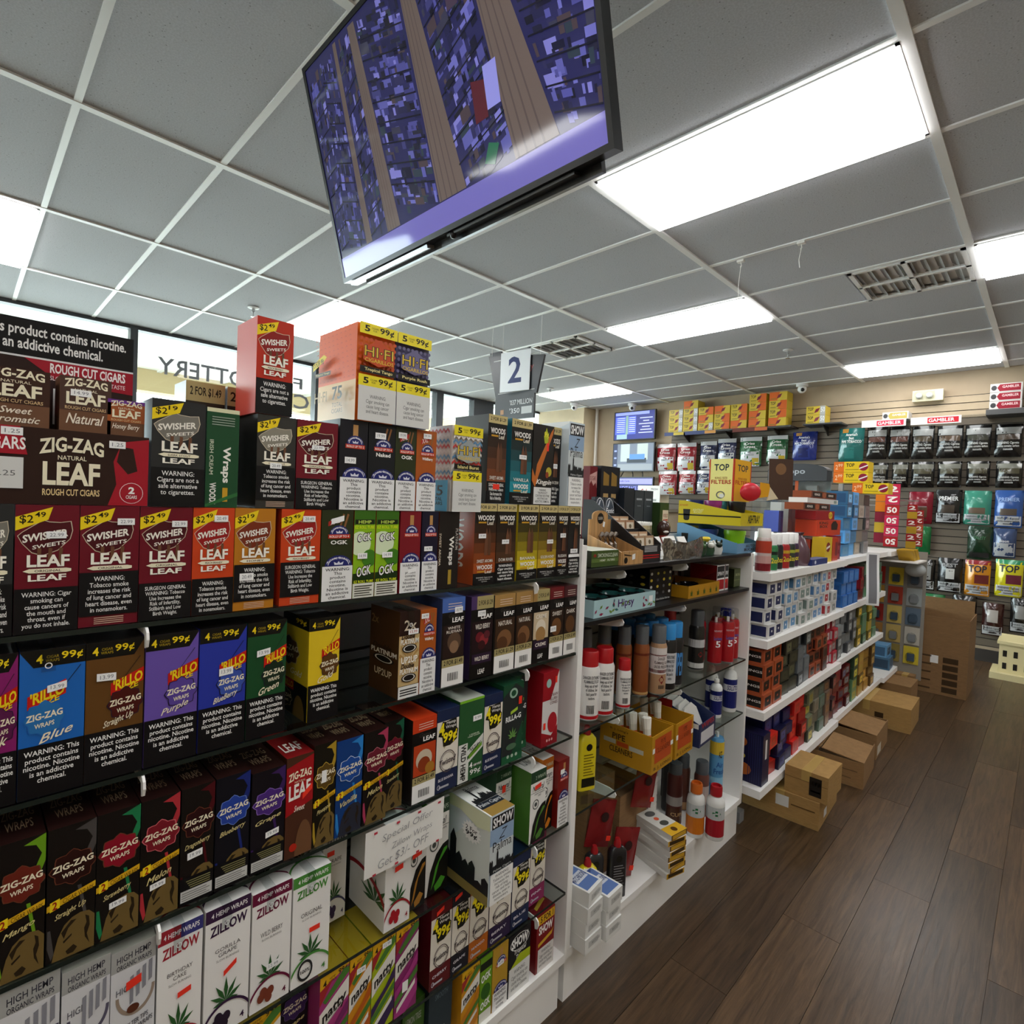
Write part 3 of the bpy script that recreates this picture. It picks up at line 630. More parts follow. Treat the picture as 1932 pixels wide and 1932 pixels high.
def palma(label, x, z, w, h, big=False, **k):
    c = Carton(label, x, z, w, h, 'cdd8e0', top='eceee8', side='d4dfe4', **k)
    c.R(0, .66, 1, .84, '8fa8c4'); c.R(0, .36, 1, .66, 'c8d0d0')
    c.R(.06, .84, .98, .98, '17171a'); c.T('SHOW', .10, .855, .94, .965, 'f0f0ee', b=.03, rot=.05)
    c.T('Z', .36, .70, .72, .81, '2a2c30', sh=.5, b=-.005); c.T('Palma', .12, .585, .92, .69, '202226', b=-.004)
    skyline(c, 'F', 0, 1, .38, .13, seed=2)
    c.R(0, .35, 1, .40, '202426'); c.T('Palma Cigars', .15, .355, .9, .385, 'e0e4e4', b=0)
    c.R(.04, .0, 1, .345, 'f0f0ec', part='warning_panel'); c.T('WARNING:\nTobacco smoke\nincreases the\nrisk of lung\ncancer and heart\ndisease, even in\nnonsmokers.', .14, .03, .92, .325, '26262a', b=0, part='warning_panel')
    if big:
        c.P([(0, .18), (.9, 1), (1, .86), (1, .10), (0, .10)], 'd4dad4', 'L')
        skyline(c, 'L', 0, 1, .10, .3, seed=5, n=9); c.R(0, .0, 1, .11, '8a7a44', 'L')
        pts = [(.72+(.17 if i % 2 else .13)*math.cos(2*math.pi*i/32), .70+(.125 if i % 2 else .095)*math.sin(2*math.pi*i/32)) for i in range(32)]
        c.P([(a-.02, b_) for a, b_ in pts], 'f2f2ee', 'L', 'price_burst'); c.T('2 For', .60, .705, .80, .755, '17171a', 'L', part='price_burst'); c.T('99¢', .60, .635, .80, .70, '17171a', 'L', b=.03, part='price_burst')
        c.P([(0, 1), (1, 1), (1, .84), (.8, .80), (.5, .88), (.3, .86), (0, .92)], 'd8dcb8', 'L')
        c.R(.05, 0, 1, .16, '9a7c3c', 'T'); c.R(.05, .16, 1, .28, '1d2530', 'T'); c.T('Palma Cigars', .1, .18, .95, .26, 'e0e4e4', 'T', b=0)
        skyline(c, 'T', .1, 1, .28, .2, seed=4); c.T('Palma', .3, .52, .8, .62, '2a2c30', 'T', b=0); c.R(.25, .72, .85, .92, '17171a', 'T'); c.T('SHOW', .28, .745, .82, .90, 'f0f0ee', 'T', b=.02)
    else: c.P([(0, .84), (1, .98), (1, 1), (0, 1)], 'e8eae8', 'L')
    return c.done()
# ---------------------------------------------------------------- near rack: fixture
ZS = [1.222, 1.005, .772, .528, .33, .155]      # shelf tops from the top, the last is the base
YB = 1.24
def rack(name, label, x0, x1, shelves, glassy, base_top, post_top, back_col, n_slat, brx, right_top=None, slim=False, rt=.018):
    t = thing(name, label, 'shelving', ((x0+x1)/2, 1.1, 0))
    X0, X1 = x0-(x0+x1)/2, x1-(x0+x1)/2; Y0 = -.18; Yb = YB-1.1
    q = MB(); q.box(X0+.012, Y0+.012, 0, X1-.012, Yb+.02, base_top-.024, WHITE); q.build('plinth', t)
    MB().box(X0+.0, Y0, base_top-.024, X1-.0, Yb+.02, base_top, WHITE).build('base_deck', t)
    for a, pt, pw in ((X0, post_top, .018), (X1-rt, right_top or post_top, rt)): MB().box(a, Y0+.0, base_top, a+pw, Yb+.02, pt, WHITE).build('side_panel', t)
    bm_ = mat(back_col, .5)
    MB().box(X0+.018, Yb+.006, base_top, X1-rt, Yb+.02, post_top, mat('101010', .7)).build('back_panel', t)
    pitch = (post_top-base_top)/n_slat; sd = None
    for k in range(n_slat):
        if sd is None: o = MB().box(X0+.018, Yb-.006, 0, X1-rt, Yb+.006, pitch-.009, bm_).build('slat', t); sd = o.data
        else: o = bpy.data.objects.new('slat', sd); COL.objects.link(o); o.parent = t
        o.location = (0, 0, base_top+k*pitch+.004)
    for z, g, bxs in zip(shelves, glassy, brx):
        if g: sh_ = MB().box(X0+.02, Y0+.005, z-.007, X1-rt-.001, Yb-.008, z, GLASS, dict(F=EDGE, L=EDGE, R=EDGE, K=EDGE, T=GLASS, B=GLASS)).build('glass_shelf', t)
        else: sh_ = MB().box(X0+.02, Y0+.005, z-.012, X1-.02, Yb-.008, z, mat('0e0e10', .35)).build('shelf', t)
        for bx in bxs:
            b_ = bx-(x0+x1)/2; zz = z-(.008 if g else .013)
            pr = [(Yb-.007, zz), (Y0+.035, zz), (Y0+.015, zz-.004), (Y0+.008, zz-.014), (Y0+.012, zz-.024), (Y0+.03, zz-.03), (Yb-.007, zz-.06)]
            if slim: pr = [(Yb-.007, zz), (Y0+.004, zz), (Y0-.004, zz-.006), (Y0-.006, zz-.016), (Y0-.002, zz-.027), (Y0+.006, zz-.03), (Y0+.0085, zz-.011), (Yb-.007, zz-.007)]
            MB().prism(pr, b_-.0018, b_+.0018, WHITE, 'x').build('shelf_bracket', sh_)
    return t
rack('display_rack', 'white display rack with glass shelves packed with cigar cartons', -.01, 1.2156, ZS[:5], [1]*5, .155, 1.32, '5c5c5e', 12, ((.195, 1.0305), (.1955, 1.0105), (.2202, 1.0465), (.2, 1.07), (.2, 1.088)), slim=True, rt=.0038)
for k in (0,):
    # wing of the rack that runs on to the left, out of the frame
    rack('display_rack', 'left end of the white display rack, cut off by the photo', -1.235, -.014, ZS[:5], [1]*5, .155, 1.32, '5c5c5e', 12, [(-.9, -.3)]*5, slim=True)

ROWN = ['the top row', 'the second row', 'the third row', 'the fourth row', 'the fifth row', 'the sixth row', 'the bottom row']
_cnt = {}
def lab(desc, row):
    i = _cnt.get(row, 0); _cnt[row] = i+1
    return '%s, %s from left in %s' % (desc, ORD[i], ROWN[row])

# ---- top row, standing on the cartons below
Z0 = 1.3886
t = Carton(lab('wide brown cigar tray with crimson panel', 0), .006, Z0, .187, .098, '2c1712', d=.13, top='1c0f0c', name='cigar_tray')
t.P([(.75, 0), (.80, .3), (.78, .62), (.83, .9), (1, .97), (1, 0)], 'a31628'); t.P([(.80, .62), (.87, .45), (.93, .5), (.90, .82), (.82, .84)], '2c1712')
t.ring(.895, .18, .075, .15, .004, 'e8c8c8', part='emblem'); t.T('2', .875, .17, .915, .27, 'f4f0ec', b=.04, part='emblem'); t.T('CIGARS', .86, .10, .93, .15, 'f4f0ec', part='emblem')
t.T('ZIG-ZAG', .36, .66, .72, .86, CREAM, b=.03, arc=.25); t.T('NATURAL', .46, .60, .62, .66, CREAM); t.T('LEAF', .38, .26, .70, .57, CREAM, b=.03); t.T('ROUGH CUT CIGARS', .38, .12, .70, .21, 'e4c890', b=.02)
t.P([(0, .64), (.30, .64), (.26, 1), (0, 1)], 'a31628'); t.T('CIGARS', .05, .70, .29, .86, 'f4f0ec', b=.02)
t.R(0, .2, .28, .6, 'd6d6d2', part='price_card'); t.T('1.25', .14, .36, .24, .43, '6a6a6a', b=0, part='price_card'); t.sticker(.22, .93, .11, .1, '1.25'); t.sticker(.80, .86, .10, .1, '1.25')
t.done()
for x, w_, h_, c1, c2, fl_, lb in ((.018, .066, .073, '3a2018', '6d4a34', 'Sweet\nAromatic', 'brown cigar packs marked Sweet Aromatic standing in a tray'), (.094, .056, .073, '4a332a', '6d4a34', 'Natural', 'brown cigar pack marked Natural standing in a tray'), (.146, .044, .05, 'a0542a', '6d4a34', 'Honey Berry', 'small brown cigar packs marked Honey Berry with purple rim')):
    c = Carton(lb, x, Z0+.099, w_, h_, c2, d=.05, y=.945, top='5a2a78' if fl_[0] == 'H' else '3a2018', name='cigar_pack', cat='pack', group='packs standing in the brown tray')
    c.R(0, .38, 1, 1, c1)
    if fl_[0] == 'H': c.R(0, .9, 1, 1, '6a3288')
    c.T('ZIG-ZAG', .08, .80, .92, .95, CREAM, arc=.25, b=.03); c.T('NATURAL', .28, .74, .72, .79, CREAM, b=0); c.T('LEAF', .12, .50, .88, .72, CREAM, b=.03)
    c.T('ROUGH CUT CIGARS', .1, .40, .9, .46, 'd8b888'); c.T(fl_, .12, .06 if '\n' in fl_ else .14, .86, .33, 'f0e4d0', sh=.35)
    if fl_ == 'Natural': c.sticker(.4, .71, .4, .12, '14.99')
    c.done()
# header card behind the packs
t = thing('header_card', 'tall black and crimson advertising card behind the brown cigar packs', 'sign', (.048, 1.02, Z0+.0012))
hw = .14
MB().box(-hw, -.002, 0, hw, .002, .252, pm('2a1715')).build('card', t)
q = MB(); R7 = lambda v_: 1-(1-v_)*.7
F_ = lambda x0, z0, x1, z1, o=.0026: (lambda a, c_: (-hw+R7(x0+(x1-x0)*a)*2*hw, -o, (z0+(z1-z0)*c_)*.252))
def hr(q, x0, z0, x1, z1, col, o=.0024): g = F_(x0, z0, x1, z1, o); q.add([g(0, 0), g(1, 0), g(1, 1), g(0, 1)], [(0, 1, 2, 3)], pm(col))
hr(q, -.42, .80, 1, 1, '0e0d10'); q.text('WARNING: This product contains nicotine.\nNicotine is an addictive chemical.', F_(-.2, .835, .95, .97), pm('e8e8e4'), b=.02); hr(q, -.42, .79, 1, .80, 'dadada'); q.build('warning_panel', t)
q = MB(); g = F_(0, 0, 1, 1, .0024); q.add([g(.36, .79), g(1, .79), g(1, .66), g(.55, .68)], [(0, 1, 2, 3)], pm('9c1528')); q.text('ROUGH CUT CIGARS', F_(.50, .725, .95, .78), pm('f4ece8'), b=.03); q.text('SLOW BURN · SMOOTH TASTE', F_(.50, .685, .95, .71), pm('e8c8c8')); q.build('lettering', t)
q = MB(); hr(q, .52, .44, .76, .64, 'd8d8d4'); q.text('$', F_(.57, .54, .62, .62), pm('8a1420')); q.build('price_card', t)
q = MB(); q.lathe([(.012, -.0025), (0, -.0025)], pm('a31628'), -hw+R7(.42)*2*hw, .52*.252, 16, 'y'); q.text('2', F_(.395, .515, .445, .56, .0028), pm('f4f0ec'), b=.04); q.text('CIGARS', F_(.39, .48, .45, .50, .0028), pm('f4f0ec')); q.build('emblem', t)
q = MB(); hr(q, .76, .28, .99, .62, '1a1110', .003); q.text('ZIG-ZAG', F_(.79, .52, .97, .58, .0033), pm(CREAM), b=.03); q.text('LEAF', F_(.80, .39, .96, .49, .0033), pm(CREAM), b=.03); q.text('ROUGH CUT CIGARS', F_(.78, .34, .98, .37, .0033), pm('d8b888')); q.build('printed_pack', t)

swisher(lab('charcoal cigar carton with silver shield', 0), .196, Z0, .070, .157, '2b2c2c', '$219', 'DARK STOUT', W_SAFE, shield='7a766c', wy=.37)
c = Carton(lab('green wrap carton turned sideways', 0), .268, Z0, .047, .154, '1d4a2c', d=.09, top='cfd0c8'); c.R(0, .96, 1, 1, 'd8d6b0'); c.V('Wraps', .45, .25, .75, .62, 'f0eee4', b=.03); c.V('IRISH CREAM', .10, .33, .22, .68, 'c8d0b8'); c.V('WOODS', .12, .03, .32, .25, 'e8e8e0', b=.03); c.R(.52, .06, .68, .2, 'c89a28'); c.P([(0, .0), (1, .12), (1, .16), (0, .03)], '2d6a38')
for i in range(4): c.R(.15, .83+i*.025, .85, .84+i*.025, '8ea08e')
c.done()
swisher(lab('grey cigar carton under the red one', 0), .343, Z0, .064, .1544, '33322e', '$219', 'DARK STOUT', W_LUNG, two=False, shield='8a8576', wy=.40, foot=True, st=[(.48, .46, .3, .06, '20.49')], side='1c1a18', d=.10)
swisher(lab('maroon cigar carton with glare on its flag', 0), .409, Z0, .075, .1545, '6e1020', '$249', 'ORIGINAL', W_SURG, wy=.35, st=[(.5, .70, .3, .05, '22.99')])
royal(lab('black and violet blunt carton with brown tip', 0), .488, Z0, .057, .166, '15141c', n='2', wh=.36, cigar=True, st=[(.38, .55, .4, .07, '14.99')])
royal(lab('black blunt carton marked Naked', 0), .547, Z0, .059, .166, '14161a', flav='Naked', wh=.36, st=[(.42, .86, .4, .07, '19.99')])
royal(lab('dark green blunt carton', 0), .607, Z0, .049, .166, '2c3318', flav='OGK', wh=.36, xxl=True, st=[(.3, .90, .4, .07, '19.99')])
royal(lab('orange blunt carton', 0), .657, Z0, .050, .166, 'a8541c', flav='WildBerry', wh=.36, xxl=True, st=[(.5, .93, .4, .06, '19.99')])
hifi(lab('zigzag striped cigarillo carton with yellow bands', 0), .748, Z0, .083, .187, 'd8d0c8', '9aa0a0', 'Island Burst', d=.08).done()
Z0b = 1.4092
woods(lab('black to russet leaf carton with gold price band', 0), .853, Z0b, .060, .205, '8a4a28', 'SWEET AROMA', side='3a3834', warn='SURGEON GENERAL\nWARNING: Tobacco\nUse Increases the\nRisk of Infertility.', st=[(.5, .19, .35, .06, '', 0, 'red')])
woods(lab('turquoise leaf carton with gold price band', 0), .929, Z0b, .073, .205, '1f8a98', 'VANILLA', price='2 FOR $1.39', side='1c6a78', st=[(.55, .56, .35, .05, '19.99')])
c = Carton(lab('black cigar carton with diagonal orange stripe', 0), 1.006, Z0b, .078, .203, '1e1a17', d=.1)
c.P([(0, .45), (.15, .35), (.22, .5), (.85, .92), (.98, .98), (.95, .9), (.3, .35), (.16, .22), (0, .3)], 'c06a2a'); c.P([(.5, .86), (.62, .97), (.74, .86), (.7, .78), (.55, .77)], 'a8b428', part='price_burst'); c.T('99¢', .52, .83, .74, .92, 'e8e040', b=.03, part='price_burst'); c.P([(.66, .68), (.76, .68), (.76, .78), (.66, .78)], 'f03a28', part='price_sticker')
c.E(.8, .42, .14, .06, 'b8a838', part='printed_fruit'); c.E(.72, .38, .08, .04, '8a3a20', part='printed_fruit'); c.T('Kingpin', .2, .24, .95, .32, 'f0ece4', sh=.3, b=.02); c.R(.1, .01, .95, .22, 'dededa', part='warning_panel'); c.T('WARNING:\nTHIS PRODUCT\nCONTAINS NICOTINE.\nNICOTINE IS AN\nADDICTIVE CHEMICAL.', .18, .03, .88, .20, '1a1a1c', part='warning_panel'); c.done()
woods(lab('thin black leaf carton half hidden by its neighbour', 0), 1.090, Z0b, .054, .208, '171310', 'RUSSIAN CREAM', y=.955, warn='WARNING: Cigars\nare not a safe\nalternative to\ncigarettes.', st=[(.6, .5, .3, .06, '19.99')])
palma(lab('pale blue cigar carton with black skyline', 0), 1.146, Z0b, .066, .226, d=.1)
for xx, w_, pr, lb in ((.272, .062, '2 FOR $1.49', 'silver sided carton with gold $1.49 band behind the green one'), (.338, .05, '2', 'gold banded carton behind, half hidden by the red one')):
    Carton('plain brown carton in the back row under the %s banded one' % ('gold', 'narrow')[xx > .3], xx, ZS[0], w_, .165, '3a2a20', d=.07, y=1.062, name='cigar_carton')
    c = Carton(lb, xx, ZS[0]+.167, w_, .212, '2a241c', d=.07, y=1.062, side='b8c0c8', top='8a8470'); c.R(0, .84, 1, 1, 'a89a6a', part='price_flag'); c.T(pr, .1, .88, .9 if len(pr) > 2 else .3, .96, '1c160c', part='price_flag', b=.02); c.done()
# ---- tallest cartons, standing on the top row
swisher('red cigar carton with shiny wrap, standing on the grey carton', .338, Z0+.1552, .060, .157, 'b8301c', '$249', 'PEACH BRANDY', W_SAFE, shield='8a1c18', wy=.37, side='c8463a', d=.09)
def hs(c):
    c.R(0, 0, 1, .42, 'e6c890', 'L'); c.R(0, .42, 1, 1, 'e2662a', 'L')
    for r_ in range(11):
        for q_ in range(9): c.P([(q_/9+.02, .45+r_*.05), (q_/9+.055, .47+r_*.05), (q_/9+.09, .45+r_*.05), (q_/9+.055, .46+r_*.05)], 'c85426', 'L')
    c.P([(0, .58), (.30, .66), (.38, .70), (.30, .735), (0, .66)], 'e8d628', 'L', 'price_flag'); c.T('5 FOR 99¢', .03, .61, .30, .69, '17140a', 'L', rot=.3, part='price_flag')
    c.R(.05, .50, .5, .545, '3a2a14', 'L'); c.T('Tropical Tango', .08, .51, .47, .535, 'e6d890', 'L'); c.T('75', .56, .22, .82, .36, '2a241a', 'L', b=.02); c.T('TOTAL\nCIGARS', .56, .08, .84, .19, '6a5a40', 'L', b=0); c.T('HI·FI', .08, .22, .42, .33, '9a8450', 'L'); c.done()
hs(hifi('orange cigarillo carton with yellow bands, highest beside a purple one', .516, Z0+.1672, .081, .181, 'e06a20', 'c04a20', 'Tropical Tango', d=.15))
hifi('purple cigarillo carton with yellow bands, highest beside the orange one', .5985, Z0+.1672, .080, .181, '4a4468', '6a6488', 'Purple Rush', d=.15).done()

# ---- second row (shelf 1)
z = ZS[0]; H1 = .1658
M_, O_ = '6a0f20', 'c8421a'
swisher(lab('charcoal cigar carton cut by the photo edge', 1), .0095, z, .041, H1, '2b2c2c', '$219', 'DARK STOUT', W_LUNG, shield='7a766c')
swisher(lab('maroon cigar carton with sticker over its shield', 1), .052, z, .064, H1, M_, '$249', 'ORIGINAL', W_MOUTH, wy=.355, st=[(.63, .765, .32, .055, '22.99')])
swisher(lab('maroon cigar carton with red footer strip', 1), .117, z, .067, H1, M_, '$249', 'ORIGINAL', W_LUNG, two=False, foot=True, st=[(.76, .87, .30, .055, '22.99')])
swisher(lab('maroon cigar carton with surgeon warning', 1), .185, z, .067, H1, M_, '$249', 'ORIGINAL', W_SURG, wy=.335, st=[(.74, .85, .30, .055, '22.99')])
swisher(lab('orange-red cigar carton with two big white words', 1), .253, z, .059, H1, O_, '$249', 'PEACH BRANDY', W_LUNG, wy=.345, shield='9a1c1c', st=[(.66, .90, .34, .06, '20.49')])
swisher(lab('ochre cigar carton with $2.19 flag', 1), .313, z, .064, H1, 'b8761c', '$219', 'HONEY', W_LUNG, two=False, foot=True, shield='7a3018', wy=.42, st=[(.30, .33, .34, .07, '20.49')])
swisher(lab('orange-red cigar carton beside the dark green one', 1), .387, z, .070, H1, O_, '$249', 'PEACH BRANDY', W_SURG, two=False, foot=True, shield='9a1c1c', st=[(.68, .90, .32, .06, '20.49')], side='c83c18')
royal(lab('dark green blunt carton with large white warning', 1), .459, z, .062, H1, '2c3318', flav='OGK', wh=.38, xxl=True, st=[(.48, .89, .4, .06, '', .02)])
for xx, sx in ((.523, .5), (.570, .6)):
    c = Carton(lab('lime green roll carton with black logo', 1), xx, z, .045 if sx == .5 else .051, H1, '8ab81c', side='b01c18')
    c.P([(0, 1), (1, 1), (1, .84), (.5, .88), (0, .83)], '3a6a18'); c.R(.05, .84, .95, .895, '14200c'); c.T('HEMP', .2, .85, .8, .885, 'c8e060', b=.02); c.T('EZ ROLL TUBE', .05, .79, .95, .825, 'd8e420', b=.02)
    c.E(.3, .62, .5, .14, 'd8e6c0'); c.E(.75, .45, .35, .1, '3f7a1c'); c.T('OGK', .14, .64, .86, .745, '101010', rot=.3, b=.07); c.T('OGK', .17, .65, .83, .735, 'f4f4f0', rot=.3, b=.02)
    c.R(0, .20, 1, .28, '17300c'); c.T('OGK', .14, .24, .86, .37, '101010', rot=.3, b=.07); c.T('OGK', .17, .25, .83, .36, 'f4f4f0', rot=.3, b=.02); c.R(0, .165, 1, .205, '1a3010'); c.T('EZ ROLL TUBE', .05, .17, .95, .2, 'd8e420', b=.02)
    c.R(0, 0, 1, .165, 'dcdcd0', part='warning_panel')
    for i in range(5): c.R(.08, .02+i*.027, .9-.1*(i % 2), .032+i*.027, '4a4a40', part='warning_panel')
    c.sticker(sx-.1, .48, .45, .065, '14.99'); c.done()
royal(lab('crimson blunt carton with brown tip', 1), .625, z, .050, H1, '7a1420', n='2', wh=.37, cigar=True, st=[(.62, .27, .4, .05, '', .01)])
royal(lab('indigo blunt carton with brown tip', 1), .678, z, .042, H1, '17152a', n='2', wh=.37, cigar=True, st=[(.4, .53, .5, .06, '14.99')])
c = Carton(lab('black and brown wrap carton turned sideways', 1), .723, z, .055, H1, '1c1715', side='6a3418', d=.09); c.V('SWEET AROMA', .02, .3, .12, .72, 'd8c8b0'); c.V('Wraps', .45, .3, .75, .68, 'e8e4dc', b=.03); c.V('PLATINUM', .82, .5, .95, .78, 'b8b0a8'); c.R(.5, .05, .66, .24, 'a88a30'); c.done()
WR = 'WARNING:\nCigar smoking\ncan cause lung\ncancer and\nheart disease.'
H1b = .1864
woods(lab('russet leaf carton with gold $1.39 band', 1), .823, z, .067, H1b, 'a04a1c', 'SWEET AROMA', price='2 FOR $1.39', side='a8481c', st=[(.34, .60, .34, .055, '19.99')])
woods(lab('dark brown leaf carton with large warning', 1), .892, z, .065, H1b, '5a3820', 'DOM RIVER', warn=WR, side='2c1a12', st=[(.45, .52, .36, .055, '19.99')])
woods(lab('bright yellow leaf carton with gold $1.39 band', 1), .964, z, .073, H1b, 'd8c01c', 'BANANA', price='2 FOR $1.39', side='c8b020')
woods(lab('mustard yellow leaf carton with gold band', 1), 1.040, z, .071, H1b, 'c8a428', 'GOLDEN HONEY', side='a88a28', st=[(.62, .50, .34, .055, '19.99')])
woods(lab('dark plum leaf carton with sticker', 1), 1.113, z, .046, H1b, '3a2420', 'RUSSIAN', side='3a2420', st=[(.5, .58, .5, .06, '19.99')])
woods(lab('black leaf carton with white sticker at rack end', 1), 1.160, z, .051, H1b, '26282a', 'GOLDEN BROWN', warn=WR, side='1c1c1c', st=[(.5, .35, .6, .06, 'PINK'), (.5, .28, .9, .04, '')])

# ---- third row (shelf 2)
z = ZS[1]; H = .194
rillo(lab('magenta wrap carton cut by the photo edge', 2), .0095, z, .048, H, '8a2068', '5a1848', 'Pink').done()
rillo(lab('sky blue wrap carton under a clear clip', 2), .059, z, .067, H, '1f66b8', '2870b0', 'Blue', left=True, st=[(.56, .735, .30, .05, '13.99', .01)]).clip(.42, .85).done()
rillo(lab('brown wrap carton with yellow price', 2), .127, z, .067, H, '64421c', '4a1410', 'Straight Up', st=[(.34, .745, .33, .055, '13.99', -.004)]).done()
rillo(lab('violet wrap carton with yellow price', 2), .196, z, .069, H, '6a52a8', '5a4498', 'Purple').done()
rillo(lab('royal blue wrap carton with yellow price', 2), .267, z, .069, H, '2a38a0', '3c54a8', 'BlueBerry', st=[(.56, .63, .30, .06, '13.99', .004)]).done()
rillo(lab('dark green wrap carton with yellow price', 2), .338, z, .064, H, '1a4a28', '152a1a', 'Green', st=[(.40, .735, .34, .055, '13.99', .008)]).done()
c = rillo(lab('bright yellow wrap carton next to the gap', 2), .445, z, .059, .186, 'e0c024', '5a3a14', 'Gold', y=.935, d=.11)
c.R(0, .34, 1, .88, 'e0c024', 'L'); c.R(0, .88, 1, 1, '100f0c', 'L'); c.T('99¢', .5, .91, .9, .97, YEL, 'L', b=.03); badge(c, .25, .62, .4, .14, '5a3a14', 'L'); c.T('Gold', .35, .40, .8, .46, CREAM, 'L', sh=.3); c.R(0, 0, 1, .34, BK, 'L'); c.R(.1, .24, .5, .34, 'c41d14', 'L'); c.T('RILLO', .14, .26, .48, .32, YEL, 'L'); badge(c, .2, .14, .25, .09, '2a1c10', 'L'); c.E(.72, .0, .22, .22, '6a5426', 'L', a0=0, a1=180)
c.done()
c = Carton(lab('brown sunburst cigar carton with a clear clip', 2), .632, z, .050, .178, '2a1712', d=.11, side='4a3018')
c.R(0, .14, 1, .72, 'c8ac78')
for i in range(9):
    a = math.radians(20*i); c.P([(.5, .42), (.5+.5*math.cos(a), .42+.3*math.sin(a)), (.5+.5*math.cos(a+.15), .42+.3*math.sin(a+.15))], 'b08a50')
for f_, y0 in (('F', .62), ('F', .28), ('L', .45)):
    c.T('Double', .1, y0+.06, .75, y0+.12, '2a1a14', f_, sh=.3, b=.03); c.T('PLATINUM', .06, y0, .94, y0+.06, 'f0ece0', f_, b=.03); c.E(.5, y0-.05, .36, .05, '1c1a18', f_, 'emblem'); c.ring(.5, y0-.05, .3, .04, .05, 'e0dcd0', f_, 'emblem')
c.T('UP2UP', .1, .40, .9, .48, 'f4f0e4', b=.03); c.T('UP2UP', .2, .2, .8, .28, 'd8c8a8', 'L'); c.T('2x', .05, .80, .3, .90, '9a7a50', 'L'); c.T('2x', .2, .78, .8, .9, 'd8c8b0'); c.R(0, 0, 1, .14, 'e4e4e0', part='warning_panel')
for i in range(3): c.R(.08, .03+i*.03, .9, .045+i*.03, '2a2a2a', part='warning_panel')
c.sticker(.65, .76, .5, .06, '15.99', tc='c03020').clip(.5, .80).done()
royal(lab('orange blunt carton beside the sunburst one', 2), .683, z, .042, .176, 'a8541c', flav='WildBerry', wh=.42, xxl=True, st=[(.25, .93, .45, .06, '14.99')])
PB = ['2a1c18', (.55, .50, .3, '5a4434'), (.55, .44, .2, '8a6a50')]
game(lab('blue topped cigar carton marked White Russian', 2), .740, z, .064, .194, '4a6ab0', 'WHITE\nRUSSIAN', PB, '2 FOR $1.49', st=[(.68, .86, .35, .07, '18.99')], side='3a4a78')
game(lab('purple topped cigar carton with berries', 2), .823, z, .069, .190, '4a3460', 'WILD BERRY', ['241418', (.4, .50, .18, '6a1c24'), (.6, .46, .2, '8a2a30'), (.5, .40, .16, '3a1418'), (.72, .52, .14, '5a2028')], bar=False, inv=True, st=[(.45, .79, .35, .07, '17.99')], side='3a2a48')
NAT = ['3a2618', (.5, .42, .35, '7a5434'), (.4, .37, .25, '54341e')]
game(lab('tan topped cigar carton marked Natural with tall picture', 2), .896, z, .070, .187, 'a8824a', 'NATURAL', NAT)
game(lab('tan topped cigar carton marked Natural, second one', 2), .968, z, .062, .187, 'a8824a', 'NATURAL', NAT)
game(lab('cream coloured cigar carton with cake picture', 2), 1.031, z, .063, .187, 'a8824a', 'CREME', ['c8b494', (.5, .48, .3, 'e0d4c0'), (.5, .38, .3, 'a07a4a')], '2 FOR $1.49', bar=False, inv=True)
game(lab('dark red topped cigar carton marked Sweet', 2), 1.096, z, .058, .187, '6a1c20', 'SWEET', ['2a1a12', (.5, .44, .35, '6a4424')], st=[(.25, .42, .4, .08, '18.99')])
game(lab('burgundy topped cigar carton at the rack end', 2), 1.156, z, .054, .187, '4a2024', 'DARK', ['2a1a12', (.5, .44, .35, '5a3a20')], '2 FOR $1.49')
# ---- fourth row (shelf 3)
z = ZS[2]; H = .182
wrap2(lab('black wrap carton with lime smoke and rust badge', 3), .040, z, .049, H, '6a2418', '6a9a1c', 'Mango')
wrap2(lab('black wrap carton with grey smoke', 3), .091, z, .052, H, '2a0e0c', '4a4644', 'Straight Up')
wrap2(lab('black wrap carton with green smoke and crimson badge', 3), .144, z, .051, H, '8a1024', '1f7a4a', 'Strawberry', st=[(.5, .265, .40, .05, '19.99', .008)])
wrap2(lab('black wrap carton with red smoke', 3), .196, z, .050, H, '7a1824', 'b03038', 'Melon', badge_line='d06a70', st=[(.45, .28, .40, .05, '19.99', .008)])
wrap2(lab('dark red wrap carton with white information panel', 3), .248, z, .047, H, '2a0a0e', '4a0c14', 'Dragonberry', band=False, st=[(.42, .42, .45, .06, '19.99', .006)])
wrap2(lab('blue smoke wrap carton with white information panel', 3), .297, z, .052, H, '26429a', '1c2a70', 'Blueberry', band=False, body='0f1018', badge_line='6a84c8')
wrap2(lab('purple smoke wrap carton with white information panel', 3), .352, z, .056, .172, '4a2a78', '3a2058', 'Grape', band=False, body='120f16', badge_line='8a6ab8', st=[(.62, .36, .4, .06, '19.99', .008)])
c = Carton(lab('crimson to brown cigar carton with big white word', 3), .410, z, .049, .180, '4a2a1c', top='8a1a1c')
c.P([(0, .42), (1, .52), (1, .98), (0, .90)], 'a0161c'); c.T('ZIG-ZAG', .08, .76, .92, .84, CREAM, rot=.2, b=.03, arc=.2); c.T('LEAF', .10, .58, .90, .73, 'f4f0e8', rot=.15, b=.03); c.T('NATURAL', .3, .735, .7, .755, 'e0c8a8'); c.T('Sweet', .3, .45, .7, .51, 'f0e0d0', sh=.35); c.E(.7, .0, .34, .34, '6d4a30', a0=0, a1=180, part='gold_panel'); c.E(.3, .1, .14, .04, 'b02818', part='emblem'); c.T('LEAF', .15, .2, .85, .5, 'f4f0e8', 'T', b=.02); c.sticker(.78, .62, .36, .06, '', .04, 'red'); c.done()
wrap2(lab('black and gold wrap carton with upright sticker', 3), .460, z, .042, .188, '5a4418', 'a88a28', 'Pineapple', badge_line='c8a840', st=[(.45, .68, .22, .12, '')], body='17140c')
